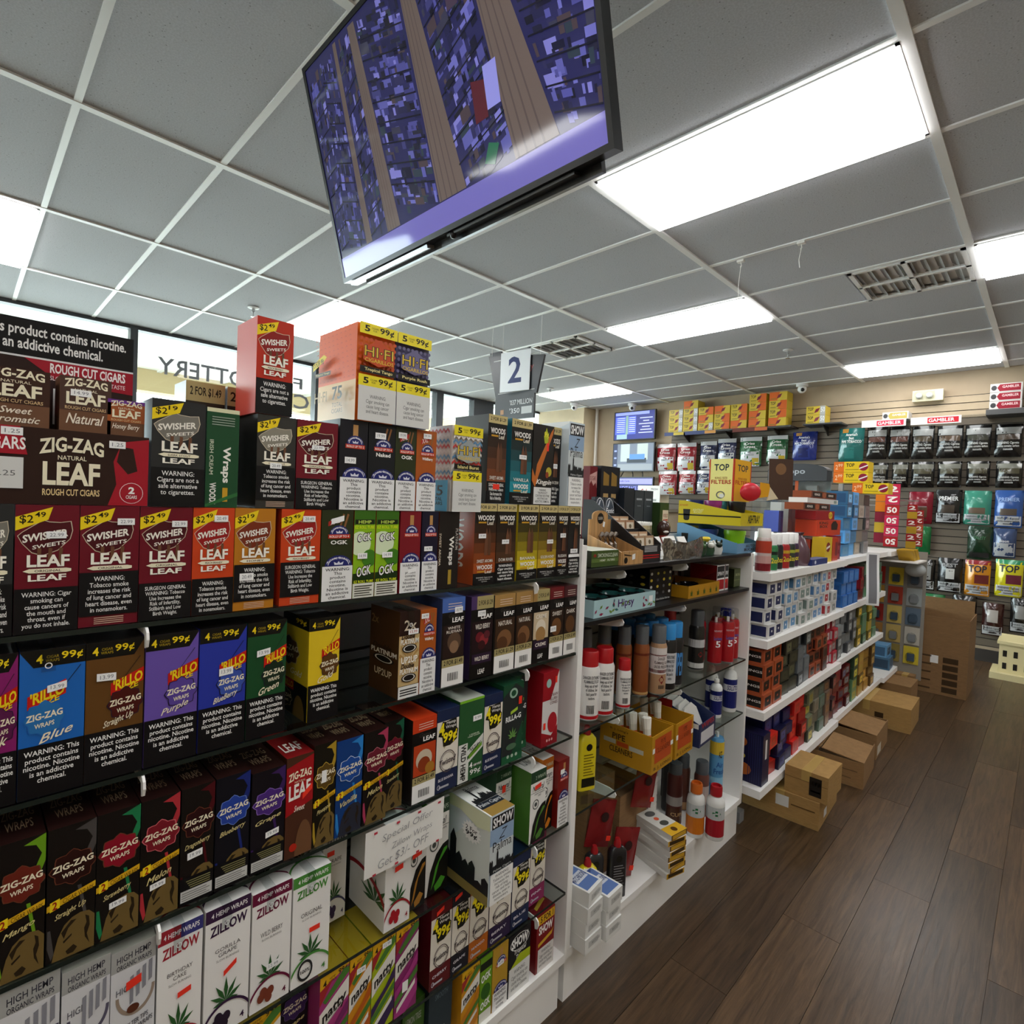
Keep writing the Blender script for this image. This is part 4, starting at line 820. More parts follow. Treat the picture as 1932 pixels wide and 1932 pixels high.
wrap2(lab('bright blue wrap carton with yellow strip', 3), .504, z, .054, .183, '1c4a98', '2a80c8', 'Vanilla', body='123a78', gold='2a2c38', badge_line='c8d4e8')
wrap2(lab('black wrap carton with pink smoke', 3), .561, z, .053, .183, '6a1c2c', 'a83858', 'Melon', badge_line='c07080')
wrap2(lab('narrow black wrap carton with green smoke', 3), .616, z, .046, .185, '6a1028', '1c5a40', 'Strawberry', y=.945)
game(lab('orange topped cigar carton with whisky glass picture', 3), .674, z, .062, .178, 'c83c18', '', ['b8401c', (.5, .50, .34, 'c8b8a0'), (.5, .44, .26, '8a3818'), (.75, .38, .2, 'a8742a')], '2 FOR $1.49')
twisted(lab('cream and navy hemp wrap carton', 3), .738, z, .061, .182, '1c2848', 'BLUE BANANA')
c = Carton(lab('green and white hemp carton with vertical lettering', 3), .801, z, .074, .188, '28562f', top='c8ccc0'); c.R(0, .97, 1, 1, '7ab82c'); c.P([(0, 0), (.35, 0), (.35, .25), (1, .47), (1, .36), (.42, .22), (.42, 0), (.0, 0)], 'd8dad4'); c.R(0, 0, .36, .47, 'd8dad4'); c.P([(.36, .37), (1, .53), (1, .47), (.36, .30)], 'd8dad4'); c.V('WILD HEMP', .10, .02, .30, .46, '1a1c1a', b=.03); c.T('NATURAL', .45, .37, .95, .42, '2a2c2a', rot=.9); c.P([(.42, .26), (.95, .38), (.95, .43), (.42, .31)], '6a9a2c'); c.T('4', .45, .14, .58, .21, 'f0f0ec'); c.T('99¢', .48, .04, .92, .12, 'f0f0ec'); c.T('HEMP WRAPS', .62, .15, .95, .18, 'f0f0ec'); c.T('4 PREMIUM\nHEMP WRAPS', .35, .53, .85, .57, 'c8d8c0'); c.sticker(.72, .75, .36, .07, '9.99', .0); c.done()
twisted(lab('cream and navy hemp wrap carton, second one', 3), .877, z, .059, .184, '1c2848', 'BLUE BANANA')
for xx, w_, yy, lb in ((.938, .071, .93, 'dark green hemp carton with leaf and white name'), (1.012, .05, .965, 'dark green hemp carton set further back')):
    c = Carton(lab(lb, 3), xx, z, w_, .194, '1a4a30', y=yy, d=.1); c.P([(0, 0), (0, .85), (.6, 1), (1, .9), (1, .5), (.5, .1)], '262c2c'); c.E(.5, .88, .2, .065, '9ab8a4', part='emblem'); c.E(.5, .88, .12, .04, '1a4a30', part='emblem'); c.P([(.38, .61), (.72, .65), (.72, .69), (.38, .65)], 'a8c83c'); c.T('RILLA-G', .15, .53, .90, .60, 'f0f2ee', rot=.2, b=.03); leaf(c, .5, .32, .32, '6a9a4c'); c.E(.45, .2, .25, .04, '4a6a50'); c.R(0, 0, 1, .1, '1f5a38')
    for i in range(3): c.E(.3+i*.2, .08, .06, .022, 'a8b8a8')
    if yy == .93: c.sticker(.82, .77, .16, .1, '', 0, 'red')
    c.done()
c = Carton(lab('crimson and white hemp carton with strawberry', 3), 1.084, z, .064, .196, '9a1420', d=.1); c.P([(.0, .62), (.5, .62), (1, 1), (1, .25), (.6, .12), (0, .2)], 'd6d2d0'); c.R(0, .62, .45, 1, '9a1420'); c.P([(.45, .62), (.45, 1), (.95, 1)], '9a1420'); c.E(.35, .85, .15, .06, '9ac0b8', part='emblem'); c.T('STRAW\nSLURRI\nCONES', .45, .55, .95, .70, '6a3a3a'); c.E(.65, .30, .3, .14, 'a81c28', part='printed_fruit'); c.R(0, 0, 1, .12, '8a1420')
for i in range(3): c.E(.35+i*.15, .07, .05, .02, 'd8a8a8')
c.sticker(.8, .88, .12, .09, '', 0, 'red').sticker(.15, .28, .14, .09, '', 0, 'red'); c.done()
# ---- fifth row (shelf 4)
z = ZS[3]
for xx, w_, h_, c2, lb in ((.046, .061, .232, '4a4660', 'grey organic wrap carton, lowest'), (.109, .054, .222, '3a4060', 'grey organic wrap carton with blue berry'), (.164, .055, .217, '9a8878', 'white organic wrap carton with bean')):
    c = Carton(lab(lb, 4), xx, z, w_, h_, 'd6d6d8', top='98988e'); c.R(0, .86, 1, 1, 'a8a8a4'); c.T('HIGH HEMP', .12, .92, .88, .965, '3a3a44', rot=.4); c.T('ORGANIC WRAPS', .12, .87, .90, .905, '3a3a44', rot=.4)
    c.ring(.55, .68, .44, .16, .07, c2 if c2 != '3a4060' else '5a5668', a0=180, a1=360); c.T('HIGH', .12, .70, .5, .745, '6a6a70', rot=.3)
    for i in range(4): c.P([(.42+i*.14, .60+i*.035), (.50+i*.14, .615+i*.035), (.50+i*.14, .80+i*.02), (.42+i*.14, .79+i*.02)], '8a8a92')
    c.E(.5, .57, .14, .03, c2 if c2 != '9a8878' else '5a3020', part='printed_fruit'); c.T('FILTER TIPS\nHERBAL WRAPS', .25, .41, .95, .49, '4a4a50', rot=.5); c.T('2', .08, .37, .18, .44, '3a3a40'); c.ring(.55, .27, .24, .075, .05, '3a3a42', part='emblem')
    for i in range(4): c.R(.44+i*.07, .24, .465+i*.07, .30, '3a3a42', part='emblem')
    c.ring(.5, .5, .3, .3, .05, '5a5a58', 'T')
    if xx > .15: c.sticker(.5, .75, .34, .06, '', .012, 'red')
    c.done()
zillow(lab('white hemp carton with red and blue band', 4), .2215, z, .0615, .216, 'a02834', 'BIRTHDAY\nCAKE', 'c0505a', col2='3a3a78', st=[(.60, .50, .30, .04, '', .008, 'red')])
zillow(lab('white hemp carton with grapes', 4), .287, z, .069, .215, '38203f', 'GORILLA\nGRAPE', '2a2030', st=[(.55, .50, .28, .04, '', .03, 'red')])
zillow(lab('white hemp carton with plum band and berries', 4), .359, z, .067, .207, '6a1838', 'WILD BERRY', '7a3a28', st=[(.55, .34, .34, .05, '12.99', .006)])
zillow(lab('white hemp carton with green band', 4), .429, z, .071, .202, '4a8a3a', 'ORIGINAL', 'seal', st=[(.58, .47, .28, .045, '', .0, 'red')])
zillow(lab('white hemp carton pushed back', 4), .535, z, .053, .205, '4a4a6a', 'GRAPE', '3a2a50', y=1.03, d=.08, st=[(.3, .72, .3, .05, '', 0, 'red')], clip=False)
c = zillow(lab('white hemp carton with cherries', 4), .620, z, .062, .222, '9a1c24', 'WET\nCHERRY', 'a81c28', st=[(.5, .56, .32, .05, '', .005, 'red')], clip=False, d=.14, y=.93)
leaf(c, .75, .22, .55, f='L'); c.ring(.3, .0, .9, .45, .08, '9a1c24', 'L', a0=10, a1=120); c.done()
kong(lab('white hemp carton with amber stroke', 4), .684, z, .048, .205, 'a8742c', 'Gold', st=[(.5, .58, .5, .05, '', .01, 'red')], y=.945)
kong(lab('white hemp carton beside the note', 4), .740, z, .062, .210, '4a9a2c', 'Natural', st=[(.4, .70, .4, .06, '', .01, 'red')], y=.955)
palma(lab('big pale cigar carton jutting out', 4), .826, z, .073, .20, big=True, y=.842, d=.20)
kong(lab('white hemp carton behind the big one', 4), .985, z, .056, .19, '4a6a4c', 'Natural', y=.99, st=[(.5, .72, .22, .1, '', 0, 'red')], d=.1)
kong(lab('white hemp carton with green side', 4), 1.052, z, .060, .187, '4a7a2c', 'Natural', st=[(.45, .78, .4, .06, '', .01, 'red')])
kong(lab('white hemp carton with orange stroke', 4), 1.1135, z, .045, .197, 'd07a1c', 'Mango', y=.945)
royal(lab('shiny red blunt carton at the rack end', 4), 1.162, z, .047, .183, '7a1814', cigar=True, wh=.42, n='2', st=[(.35, .83, .35, .07, '')])
# ---- sixth row (shelf 5)
z = ZS[4]; H = .186
natty(lab('yellow hemp wrap carton at the photo bottom', 5), .345, z, .070, .187, 'd09a1c', '4a7a30', y=.935)
wrap2(lab('black wrap carton with purple badge set low', 5), .430, z, .052, H, '3a2458', '2a1a3c', 'Grape', band=False, body='120f16', badge_line='5a4a78', y=.97)
natty(lab('magenta and yellow striped hemp wrap carton', 5), .486, z, .059, .186, 'a83a78', '7a2a60')
natty(lab('orange striped hemp wrap carton', 5), .547, z, .048, .186, 'd08a1c', 'b85a1c', st=[(.5, .83, .4, .06, '12.99')])
natty(lab('lime striped hemp wrap carton', 5), .597, z, .053, .187, 'a8b81c', '3a2a50', st=[(.6, .93, .4, .06, '12.99')])
natty(lab('magenta striped hemp wrap carton', 5), .652, z, .056, .188, '8a2a68', 'a83a80', st=[(.45, .3, .25, .12, '')])
twisted(lab('cream and dark red hemp wrap carton', 5), .743, z, .058, .185, '5a1418', 'CHERRY', st=[(.4, .93, .35, .05, '', .02, 'red')])
twisted(lab('cream and black hemp wrap carton', 5), .803, z, .052, .185, '1c1c24', 'GRAPE', st=[(.3, .97, .4, .05, '', .02, 'red')])
twisted(lab('cream and orange hemp wrap carton', 5), .857, z, .060, .185, 'b8641c', 'MANGO')
twisted(lab('cream and purple hemp wrap carton', 5), .920, z, .074, .185, '2c2040', 'BERRY')
twisted(lab('cream and blue hemp wrap carton', 5), .998, z, .064, .187, '1c2848', 'BLUE')
twisted(lab('cream and pink hemp wrap carton', 5), 1.092, z, .060, .187, '8a2a58', 'PINK', y=.955)
# ---- bottom row on the base
z = ZS[5]; H = .158
for xx, w_, cc, lb in ((.55, .06, '1c1c1c', 'black carton in the dark'), (.625, .06, '241c20', 'black carton with faint lettering'), (.69, .058, '3a5a1c', 'green speckled carton')):
    c = Carton(lab(lb, 6), xx, z, w_, H, cc, y=.95); c.T('LEMON TREE', .15, .7, .85, .8, '9a9a90'); c.E(.5, .4, .3, .12, '2a3a18' if cc != '3a5a1c' else '6a9a2c'); c.done()
c = Carton(lab('slate carton with white price label', 6), .753, z, .066, .165, '28343a', y=.94); c.sticker(.5, .32, .4, .11, '12.99'); c.T('SMOOTH', .25, .8, .8, .88, '5a6a70'); c.done()
natty(lab('yellow and orange striped hemp wrap carton', 6), .84, z, .055, H, 'd0901c', 'c07a1c')
c = Carton(lab('lime green roll carton', 6), .898, z, .039, H, '6a9a1c'); c.R(0, .8, 1, .92, '14200c'); c.T('OGK', .1, .62, .9, .74, 'f0f0ec', rot=.3, b=.03); c.E(.5, .45, .4, .12, '2a5a14'); c.T('OGK', .1, .2, .9, .32, 'f0f0ec', rot=.3, b=.03); c.R(0, 0, 1, .15, 'dcdcd0'); c.done()
royal(lab('yellow blunt carton with blue emblem', 6), .939, z, .053, H, 'b8902c', cigar=True, n='2', wh=.30, warn='WARNING:\nThis product\ncontains\nnicotine.', st=[(.5, .72, .4, .07, '14.99')])
c = Carton(lab('black cigar carton with striped white lettering', 6), .995, z, .080, H, '17171a'); c.ring(.5, .83, .44, .13, .03, 'e0e0dc'); c.T('SHOW', .12, .76, .88, .92, 'f0f0ec', b=.04); c.T('Tropical\nTwist', .25, .56, .8, .72, 'e8e8e4', sh=.2); c.P([(0, .42), (.5, .62), (1, .60), (1, .42)], 'a8b81c'); c.R(.04, 0, 1, .46, 'dcdcd8', part='warning_panel'); c.T(W_HEART, .15, .08, .9, .40, '3a3a3c', part='warning_panel', b=0); c.done()
c = Carton(lab('dark red cigar carton with yellow flag', 6), 1.100, z, .073, H, '7a1418', d=.13); c.R(.02, .82, .98, .97, 'd8a81c', part='price_flag'); c.T('5 FOR 1', .2, .84, .9, .95, '3a1008', b=.03, part='price_flag'); c.T('SHOW', .12, .64, .9, .79, 'f0ece4', b=.04); c.P([(.1, .50), (.85, .58), (.95, .62), (.85, .52), (.1, .44)], 'c8a02c'); c.R(.1, 0, .98, .40, 'dcd8d4', part='warning_panel'); c.T(W_HEART, .18, .08, .92, .36, '3a3a3c', part='warning_panel', b=0); c.T('SHOW', .25, .45, .8, .75, 'd8d0c4', 'T', b=.02); c.P([(.2, .12), (.9, .25), (.9, .35), (.2, .2)], 'c8a02c', 'T'); c.done()
# ---- paper note hung on the shelf edge
t = thing('paper_note', 'white handwritten paper note hung on the front of the rack', 'note', (.643, .897, .692), ry=-.03, rx=.06)
q = MB(); n_ = 6
vs = [(-.093+.186*i/n_, -.004*math.sin(3.1*i/n_), zz) for zz in (0, .094) for i in range(n_+1)]
q.add(vs, [(i, i+1, n_+2+i, n_+1+i) for i in range(n_)], mat('f0efea', .8)); q.build('sheet', t)
fn = lambda x0, z0, x1, z1: (lambda a, c_: (-.093+.186*(x0+(x1-x0)*a), -.0052-.004*math.sin(3.1*(x0+(x1-x0)*a))*.0-.0004, .094*(z0+(z1-z0)*c_)))
q = MB(); INK = mat('9a9a9c', .7)
q.text('Special Offer', fn(.18, .66, .82, .86), INK, .15, -.008, .3); q.text('Zillow Wraps', fn(.30, .40, .82, .58), INK, .15, -.008, .25); q.text('Get $3/- OFF', fn(.14, .12, .78, .34), INK, .15, -.008, .25); q.build('handwriting', t)
q = MB()
for i in range(4):
    for zz in (.95, .05):
        g = fn(.08+i*.27, zz-.025, .12+i*.27, zz+.025); q.add([g(0, 0), g(1, 0), g(1, 1), g(0, 1)], [(0, 1, 2, 3)], pm('c03a48'))
q.build('printed_border', t)
# ---------------------------------------------------------------- middle rack
rack('display_rack', 'white display rack in the middle with spray cans and displays', 1.216, 2.432, [1.232, 1.083, .773, .54], [0, 0, 1, 1], .16, 1.302, 'c8c6c0', 15, [(1.45, 1.85)]*4, right_top=1.231)
LZ = .0008
def pbox(name, label, cat, x0, y0, z, x1, y1, h, col, group=None, rz=0, side=None, top=None):
    return Carton(label, x0, z, x1-x0, h, col, d=y1-y0, y=y0, rz=rz, side=side, top=top, name=name, group=group, cat=cat)
def can(label, x, y, z, r_, h, body, cap, caph=.045, bands=(), group='spray cans on the middle rack', name='spray_can', clear=False, shoulder=True, rz=0):
    """aerosol can; bands: (z0, z1, colour) as fractions of the body height"""
    t = thing(name, label, 'can', (x, y, z+LZ), rz, group)
    hb = h-caph; B = mat(body, .3, .15, coat=.3)
    pr = [(0, 0), (r_*.94, 0), (r_, .004), (r_, .006, B)]
    pr += [(r_, hb-.012, B), (r_*(.86 if shoulder else 1), hb, B), (0, hb, B)]
    MB().lathe(pr, mat('b0b0b0', .3, .8), n=20).build('can_body', t, smooth=True)
    C = CLEAR if clear else mat(cap, .35)
    rc = r_*(.84 if shoulder else .98)
    cp = MB().lathe([(rc, hb-.001), (rc*.99, h-.004), (rc*.9, h), (0, h)], C, n=20).build('cap', t, smooth=True)
    if clear: MB().lathe([(.006, hb), (.006, hb+.02), (0, hb+.02)], WHITE, n=8).build('nozzle', cp, smooth=True)
    if bands:
        q = MB()
        for a, b_, c_ in bands:
            if isinstance(c_, str): q.lathe([(r_+.0004, .006+a*(hb-.02)), (r_+.0004, .006+b_*(hb-.02))], pm(c_), n=20)
            else:  # line of print, spanning the side that faces the aisle
                txt, col, a0, a1 = c_
                def fn(u_, v_, a=a, b_=b_, a0=a0, a1=a1):
                    an = math.radians(a0+(a1-a0)*u_); return ((r_+.0007)*math.cos(an), (r_+.0007)*math.sin(an), .006+(a+(b_-a)*v_)*(hb-.02))
                q.text(txt, fn, pm(col), b=.02)
        q.build('printed_label', t, smooth=False)
    return t
TXT = lambda y0, y1, t, c, a=-175, b=-75: (y0, y1, (t, c, a, b))
# ---- third shelf
z = .773
SM = 'DANGER EXTREMELY\nFLAMMABLE FLUID\nkeep out of reach\nof children. See\nback panel for\ncautions.'
for x, y, r_, h, lb in ((1.345, .975, .032, .205, 'large white lighter fuel can with red cap, front left'), (1.412, .968, .032, .205, 'large white lighter fuel can with red cap, right of its twin'), (1.275, 1.02, .032, .2, 'white lighter fuel can behind the rack post'), (1.505, .955, .023, .155, 'small white lighter fuel can with red cap, in front'), (1.515, 1.03, .023, .155, 'small red capped fuel can behind the front one')):
    can(lb, x, y, z, r_, h, 'e8e6e2', 'b0141c', h*.22, [(0, .07, 'b0141c'), TXT(.42, .92, SM, '5a5a5c'), TXT(.12, .3, 'lllllll', '1c1c1c', -150, -110)])
AM = '8a4a22'
for x, y, lb in ((1.60, 1.02, 'amber butane can with grey cap, second row'), (1.655, .985, 'amber butane can with grey cap behind the pale labelled one'), (1.555, 1.07, 'amber butane can with grey cap, furthest left'), (1.46, 1.08, 'dark butane can with grey cap at the back')):
    can(lb, x, y, z, .027, .235, AM if x > 1.5 else '3a3434', '5a5e62', .06, [(0, .05, 'b8905a'), (.85, .9, '6a2a18')])
can('butane can with pale hazard label and grey cap', 1.715, .955, z, .029, .235, 'b08a68', '5c6064', .06, [(.42, 1, 'd8d0cc'), (.82, .85, '8a2a2c'), (.45, .52, '8a2a2c'), TXT(.55, .8, 'DANGER\nFLAMMABLE GAS\nUNDER PRESSURE', '6a5a58'), TXT(.1, .18, 'IIIIII', '2a2a2a', -140, -100), TXT(.2, .4, '◆', '7a1c20', -140, -100)])
can('black butane can with blue cap and white text panel', 1.785, .958, z, .031, .232, '14161a', '2a86c8', .055, [(.12, .8, 'c4c4c6'), TXT(.2, .75, SM, '4a4a50', -165, -95)])
can('black butane can with blue cap and blue lettering', 1.852, .965, z, .029, .228, '14161a', '2a86c8', .055, [TXT(.2, .75, 'SUPER', '4a8ac8'), (.02, .1, '2a2a2e')])
k = 0
for i in range(3):
    for j in range(3):
        can('blue capped butane can, %s behind the front pair' % ORD[k], 1.72+i*.07+j*.02, 1.028+j*.066, z, .030, .23, '14161a', '2a86c8', .055); k += 1
can('tall red capped can at the back of the middle rack', 2.02, 1.08, z, .028, .26, '6a6660', 'b0181c', .07, [(.3, .8, 'a8a098')])
can('black butane can with grey cap standing alone', 2.095, 1.0, z, .031, .235, '1a1a1a', '4c5054', .06, [(.55, .75, 'b8b8b8'), (.02, .15, 'c8c8c4'), TXT(.3, .45, '◆', '8a1c20', -140, -100)])
for i, (x, y) in enumerate(((2.215, 1.05), (2.245, .99), (2.305, .965), (2.355, 1.03), (2.375, .975))):
    can('red butane can with clear cap and large 5, %s from left' % ORD[i], x, y, z, .029, .215, 'a81420', '', .045, [TXT(.42, .6, '5', 'f0f0f0', -150, -110), TXT(.62, .72, 'Lucienne', '4a5ab0', -165, -95), TXT(.85, .9, 'NEWPORT', 'd8b8c0', -165, -95)], clear=True)
c = pbox('fuel_tin', 'yellow flat fuel tin with blue cap at the rack end', 'tin', 2.392, .975, z+LZ, 2.413, 1.06, .17, 'b8a428'); c.T('5x', .1, .35, .9, .55, '1a1a14', 'L', b=.03); c.T('FUEL', .1, .6, .9, .68, '1a1a14', 'L'); c.done(); MB().box(-.009, -.02, .17, .009, .02, .205, mat('1c2a98', .4)).build('cap', c.root)
# ---- fourth shelf
z = .54
def fluid(label, x, y, z, body, h=.19, lab='1a1a10', rz=0):
    t = thing('fluid_bottle', label, 'bottle', (x, y, z+LZ), rz, 'lighter fluid bottles on the middle rack')
    B = mat(body, .3, coat=.3); q = MB(); w_, d_ = .031, .017
    pr = [(1, 0), (1, h*.74), (.92, h*.80), (.62, h*.86), (.4, h*.87)]
    n = 16
    for (a, h0), (b_, h1) in zip(pr, pr[1:]):
        ring = lambda s_, hh: [(w_*s_*math.copysign(abs(math.cos(2*math.pi*i/n))**.5, math.cos(2*math.pi*i/n)), d_*s_*math.copysign(abs(math.sin(2*math.pi*i/n))**.5, math.sin(2*math.pi*i/n)), hh) for i in range(n)]
        q.add(ring(a, h0)+ring(b_, h1), [(i, (i+1) % n, n+(i+1) % n, n+i) for i in range(n)], B)
    q.build('bottle_body', t, smooth=True)
    MB().lathe([(.012, h*.86), (.012, h*.92), (.007, h), (0, h)], mat('a01018', .4), n=12).build('cap', t, smooth=True)
    q = MB(); g = lambda x0, z0, x1, z1: (lambda a, c_: (-w_+2*w_*(x0+(x1-x0)*a), -d_-.0005, h*(z0+(z1-z0)*c_)))
    q.lathe([(.011, -d_-.0004), (0, -d_-.0004)], pm('16160f'), 0, h*.68, 14, 'y')
    for i in range(8): f_ = g(.2, .24+i*.045, .8-.08*(i % 3), .255+i*.045); q.add([f_(0, 0), f_(1, 0), f_(1, 1), f_(0, 1)], [(0, 1, 2, 3)], pm('6a5a10' if body[0] > '8' else '8a8a8a'))
    f_ = g(.12, .06, .88, .2); q.add([f_(0, 0), f_(1, 0), f_(1, 1), f_(0, 1)], [(0, 1, 2, 3)], pm('1a180c' if body[0] > '8' else '5a5a5c')); q.build('printed_label', t)
    return t
fluid('yellow lighter fluid bottle with red cap on a glass shelf', 1.375, .995, z, 'd8c41c', .195, rz=-.35)
fluid('yellow lighter fluid bottle half hidden behind its twin', 1.345, 1.07, z, 'd8c41c', .195, rz=-1.2)
def openbox(name, label, cat, x, y, z, w_, d_, h, col, inner, rz=0, th=.003, group=None, hs=None):
    """open tray: front height, back height"""
    t = thing(name, label, cat, (x, y, z+LZ), rz, group)
    hf, hb = hs or (h, h); A = pm(col); I = mat(inner, .8)
    MB().box(-w_/2, -d_/2, 0, w_/2, d_/2, th, A).build('bottom', t)
    MB().box(-w_/2, -d_/2, th, w_/2, -d_/2+th, hf, A).build('front_panel', t)
    MB().box(-w_/2, d_/2-th, th, w_/2, d_/2, hb, A).build('back_panel', t)
    for s_ in (-1, 1):
        x0 = s_*w_/2; x1 = x0-s_*th
        MB().prism([(-d_/2+th, th), (d_/2-th, th), (d_/2-th, hb), (-d_/2+th, hf)], min(x0, x1), max(x0, x1), A, 'x').build('side_panel', t)
    return t
def facetext(t, txts, w_, d_, h, name='lettering'):
    q = MB()
    for f_, s_, x0, z0, x1, z1, col in txts:
        if f_ == 'F': fn = lambda a, c_, x0=x0, x1=x1, z0=z0, z1=z1: (-w_/2+w_*(x0+(x1-x0)*a), -d_/2-.0006, h*(z0+(z1-z0)*c_))
        else: fn = lambda a, c_, x0=x0, x1=x1, z0=z0, z1=z1: (-w_/2-.0006, d_/2-d_*(x0+(x1-x0)*a), h*(z0+(z1-z0)*c_))
        if s_: q.text(s_, fn, pm(col), b=.015)
        else: q.add([fn(0, 0), fn(1, 0), fn(1, 1), fn(0, 1)], [(0, 1, 2, 3)], pm(col))
    q.build(name, t)
PIPE = [('L', 'PIPE', .25, .62, .5, .78, '3a2410'), ('L', 'CLEANERS', .2, .26, .65, .42, '3a2410'), ('L', "B. J. Long's", .2, .84, .55, .92, '6a4a18'), ('L', '', .08, .48, .32, .60, 'b8b4a4'), ('L', '', .58, .44, .85, .56, 'b8b4a4'), ('L', '', .34, .46, .56, .58, 'b84a18'), ('F', '', .12, .25, .9, .9, 'b84a1c'), ('F', 'PIPE\nCLEANERS', .18, .5, .84, .82, '5a1c0c'), ('F', 'B. J. LONG', .1, .05, .9, .16, '5a3a10')]
for x, w_, rz, lb in ((1.672, .15, .04, 'open yellow box of pipe cleaners with bundles, left of two'), (1.826, .135, .02, 'open yellow box of pipe cleaners beside the dispenser')):
    t = openbox('pipe_cleaner_box', lb, 'box', x, 1.0, z, w_, .20, .125, 'b8861c', 'a8781a', rz, group='pipe cleaner boxes')
    facetext(t, PIPE, w_, .20, .125); facetext(t, [('F', '', .02, .55, .12, .68, 'f0f0ec'), ('F', '', .86, .5, .98, .62, 'f0f0ec')], w_+.001, .2015, .125, 'price_sticker')
    for i in range(5 if x < 1.7 else 3):
        b_ = thing('pipe_cleaner_bundle', 'bundle of white pipe cleaners, %s from the back in the %s yellow box' % (ORD[i], 'left' if x < 1.7 else 'right'), 'bundle', (x-w_/2+.036+.022*(i % 2), 1.035-i*.027, z+.012), group='pipe cleaner bundles')
        b_.rotation_euler = (-.14, .08, 0)
        MB().lathe([(0, 0), (.013, 0), (.013, .10), (.014, .12)], mat('d8d4c4', .9), n=10).lathe([(.014, .12), (.017, .155), (.012, .158), (0, .15)], mat('e8e4d8', .95), n=10).build('bristles', b_)
        MB().lathe([(.0138, .07), (.0138, .10)], pm('c85a28'), n=10).build('paper_band', b_)
t = openbox('bag_dispenser', 'red white and navy sloped dispenser box filled with white pouches', 'box', 1.985, 1.0, z, .15, .22, .11, '243056', '3a4468', .06, hs=(.085, .17))
facetext(t, [('L', '', .02, .62, .98, .78, 'd8d6d2'), ('L', 'HAND CLEAN', .2, .65, .85, .75, '1c2040'), ('L', '', .02, .8, .5, 1.35, '9a1c20'), ('F', '', .08, .1, .9, .5, 'c8c8cc'), ('F', 'WIPES', .1, .6, .9, .78, 'b0282c')], .15, .22, .11)
for i in range(6):
    b_ = MB().prism([(-.05, 0), (.05, 0), (.055, .10), (.03, .125), (-.035, .12), (-.055, .1)], -.004, .006, mat('c8c6c0', .35, kind='wrap'), 'y').build('white_pouch')
    b_.location = (1.985, .915+i*.025, z+.012+i*.006); b_.rotation_euler = (-.45, .02*(i-3), .06)
    tag(b_, 'white pouch standing in the sloped dispenser, %s from the front' % ORD[i], 'pouch', 'pouches in the dispenser')
for x, y, h, r_, lb in ((2.27, .985, .17, .024, 'white solution bottle with navy label, left and smaller'), (2.325, 1.03, .205, .026, 'white solution bottle with navy label, in the middle'), (2.385, .975, .215, .028, 'white solution bottle with navy label, at the rack end')):
    t = thing('solution_bottle', lb, 'bottle', (x, y, z+LZ), -.5, 'solution bottles')
    Wb = mat('e6e6e4', .35)
    MB().lathe([(0, 0), (r_*.95, 0), (r_, .005), (r_, h*.72), (r_*.8, h*.79), (r_*.35, h*.83), (r_*.35, h*.86)], Wb, n=18).build('bottle_body', t, smooth=True)
    MB().lathe([(r_*.45, h*.855), (r_*.42, h*.93), (r_*.16, h*.95), (r_*.13, h), (0, h)], WHITE, n=12).build('cap', t, smooth=True)
    q = MB(); q.lathe([(r_+.0004, h*.08), (r_+.0004, h*.66)], pm('1c2468'), n=18)
    def fn(u_, v_): an = math.radians(-150+110*u_); return ((r_+.0009)*math.cos(an), (r_+.0009)*math.sin(an), h*(.44+.1*v_))
    q.lathe([(r_+.0006, h*.42), (r_+.0006, h*.55)], pm('e0e0e4'), n=18); q.text('SOLUTION', fn, pm('1c2468'), b=.03); q.build('printed_label', t)
# ---- base of the middle rack
z = .16
k = 0
for i in range(2):
    for j in range(4 if i == 0 else 3):
        c = pbox('matchbook_box', 'white and blue matchbook box, %s one up in the %s stack' % (ORD[j], ('left', 'right')[i]), 'box', 1.243+i*.083, .873-.012*i+.004*(j % 2), z+LZ+j*.0436, 1.243+i*.083+.076, .873-.012*i+.12, .043, 'dcdcd8', 'matchbook boxes', rz=.12 if i == 0 and j == 3 else .02*j)
        c.R(.05, .2, .4, .8, '3a5288', 'L'); c.R(.2, .3, .8, .7, 'b8b8b4'); c.T('MATCHES', .4, .42, .9, .6, '8a8a88')
        c.R(.08, .08, .92, .92, '5a74a8', 'T'); c.R(.14, .36, .86, .64, 'c8ccd4', 'T'); c.T('MATCHBOOKS', .1, .42, .92, .58, '2a3c68', 'T', b=.02); c.P([(.08, .92), (.92, .92), (.08, .55)], '2a4880', 'T'); c.done(); k += 1
for j in range(9):
    c = pbox('small_white_box', 'small white box, %s one up in the tall stack by the left post' % ORD[j], 'box', 1.236, 1.03, z+LZ+j*.0362, 1.30, 1.13, .0355, 'd4d4d0', 'stack of small white boxes', rz=.03*(j % 3-1)); c.T('AMBER', .3, .4, .7, .6, '6a6a68'); c.done()
fluid('yellow lighter fluid bottle standing on the base deck', 1.395, .985, z, 'd8c41c', .155, rz=-.4)
fluid('black lighter fluid bottle between a yellow and a black one', 1.45, 1.0, z, '26262a', .165, rz=-.5)
fluid('black lighter fluid bottle at the front of the base deck', 1.512, .955, z, '1a1a1e', .185, rz=-.5)
CB = mat('8a6844', .85, kind='cardboard'); CBD = mat('6e5236', .85, kind='cardboard')
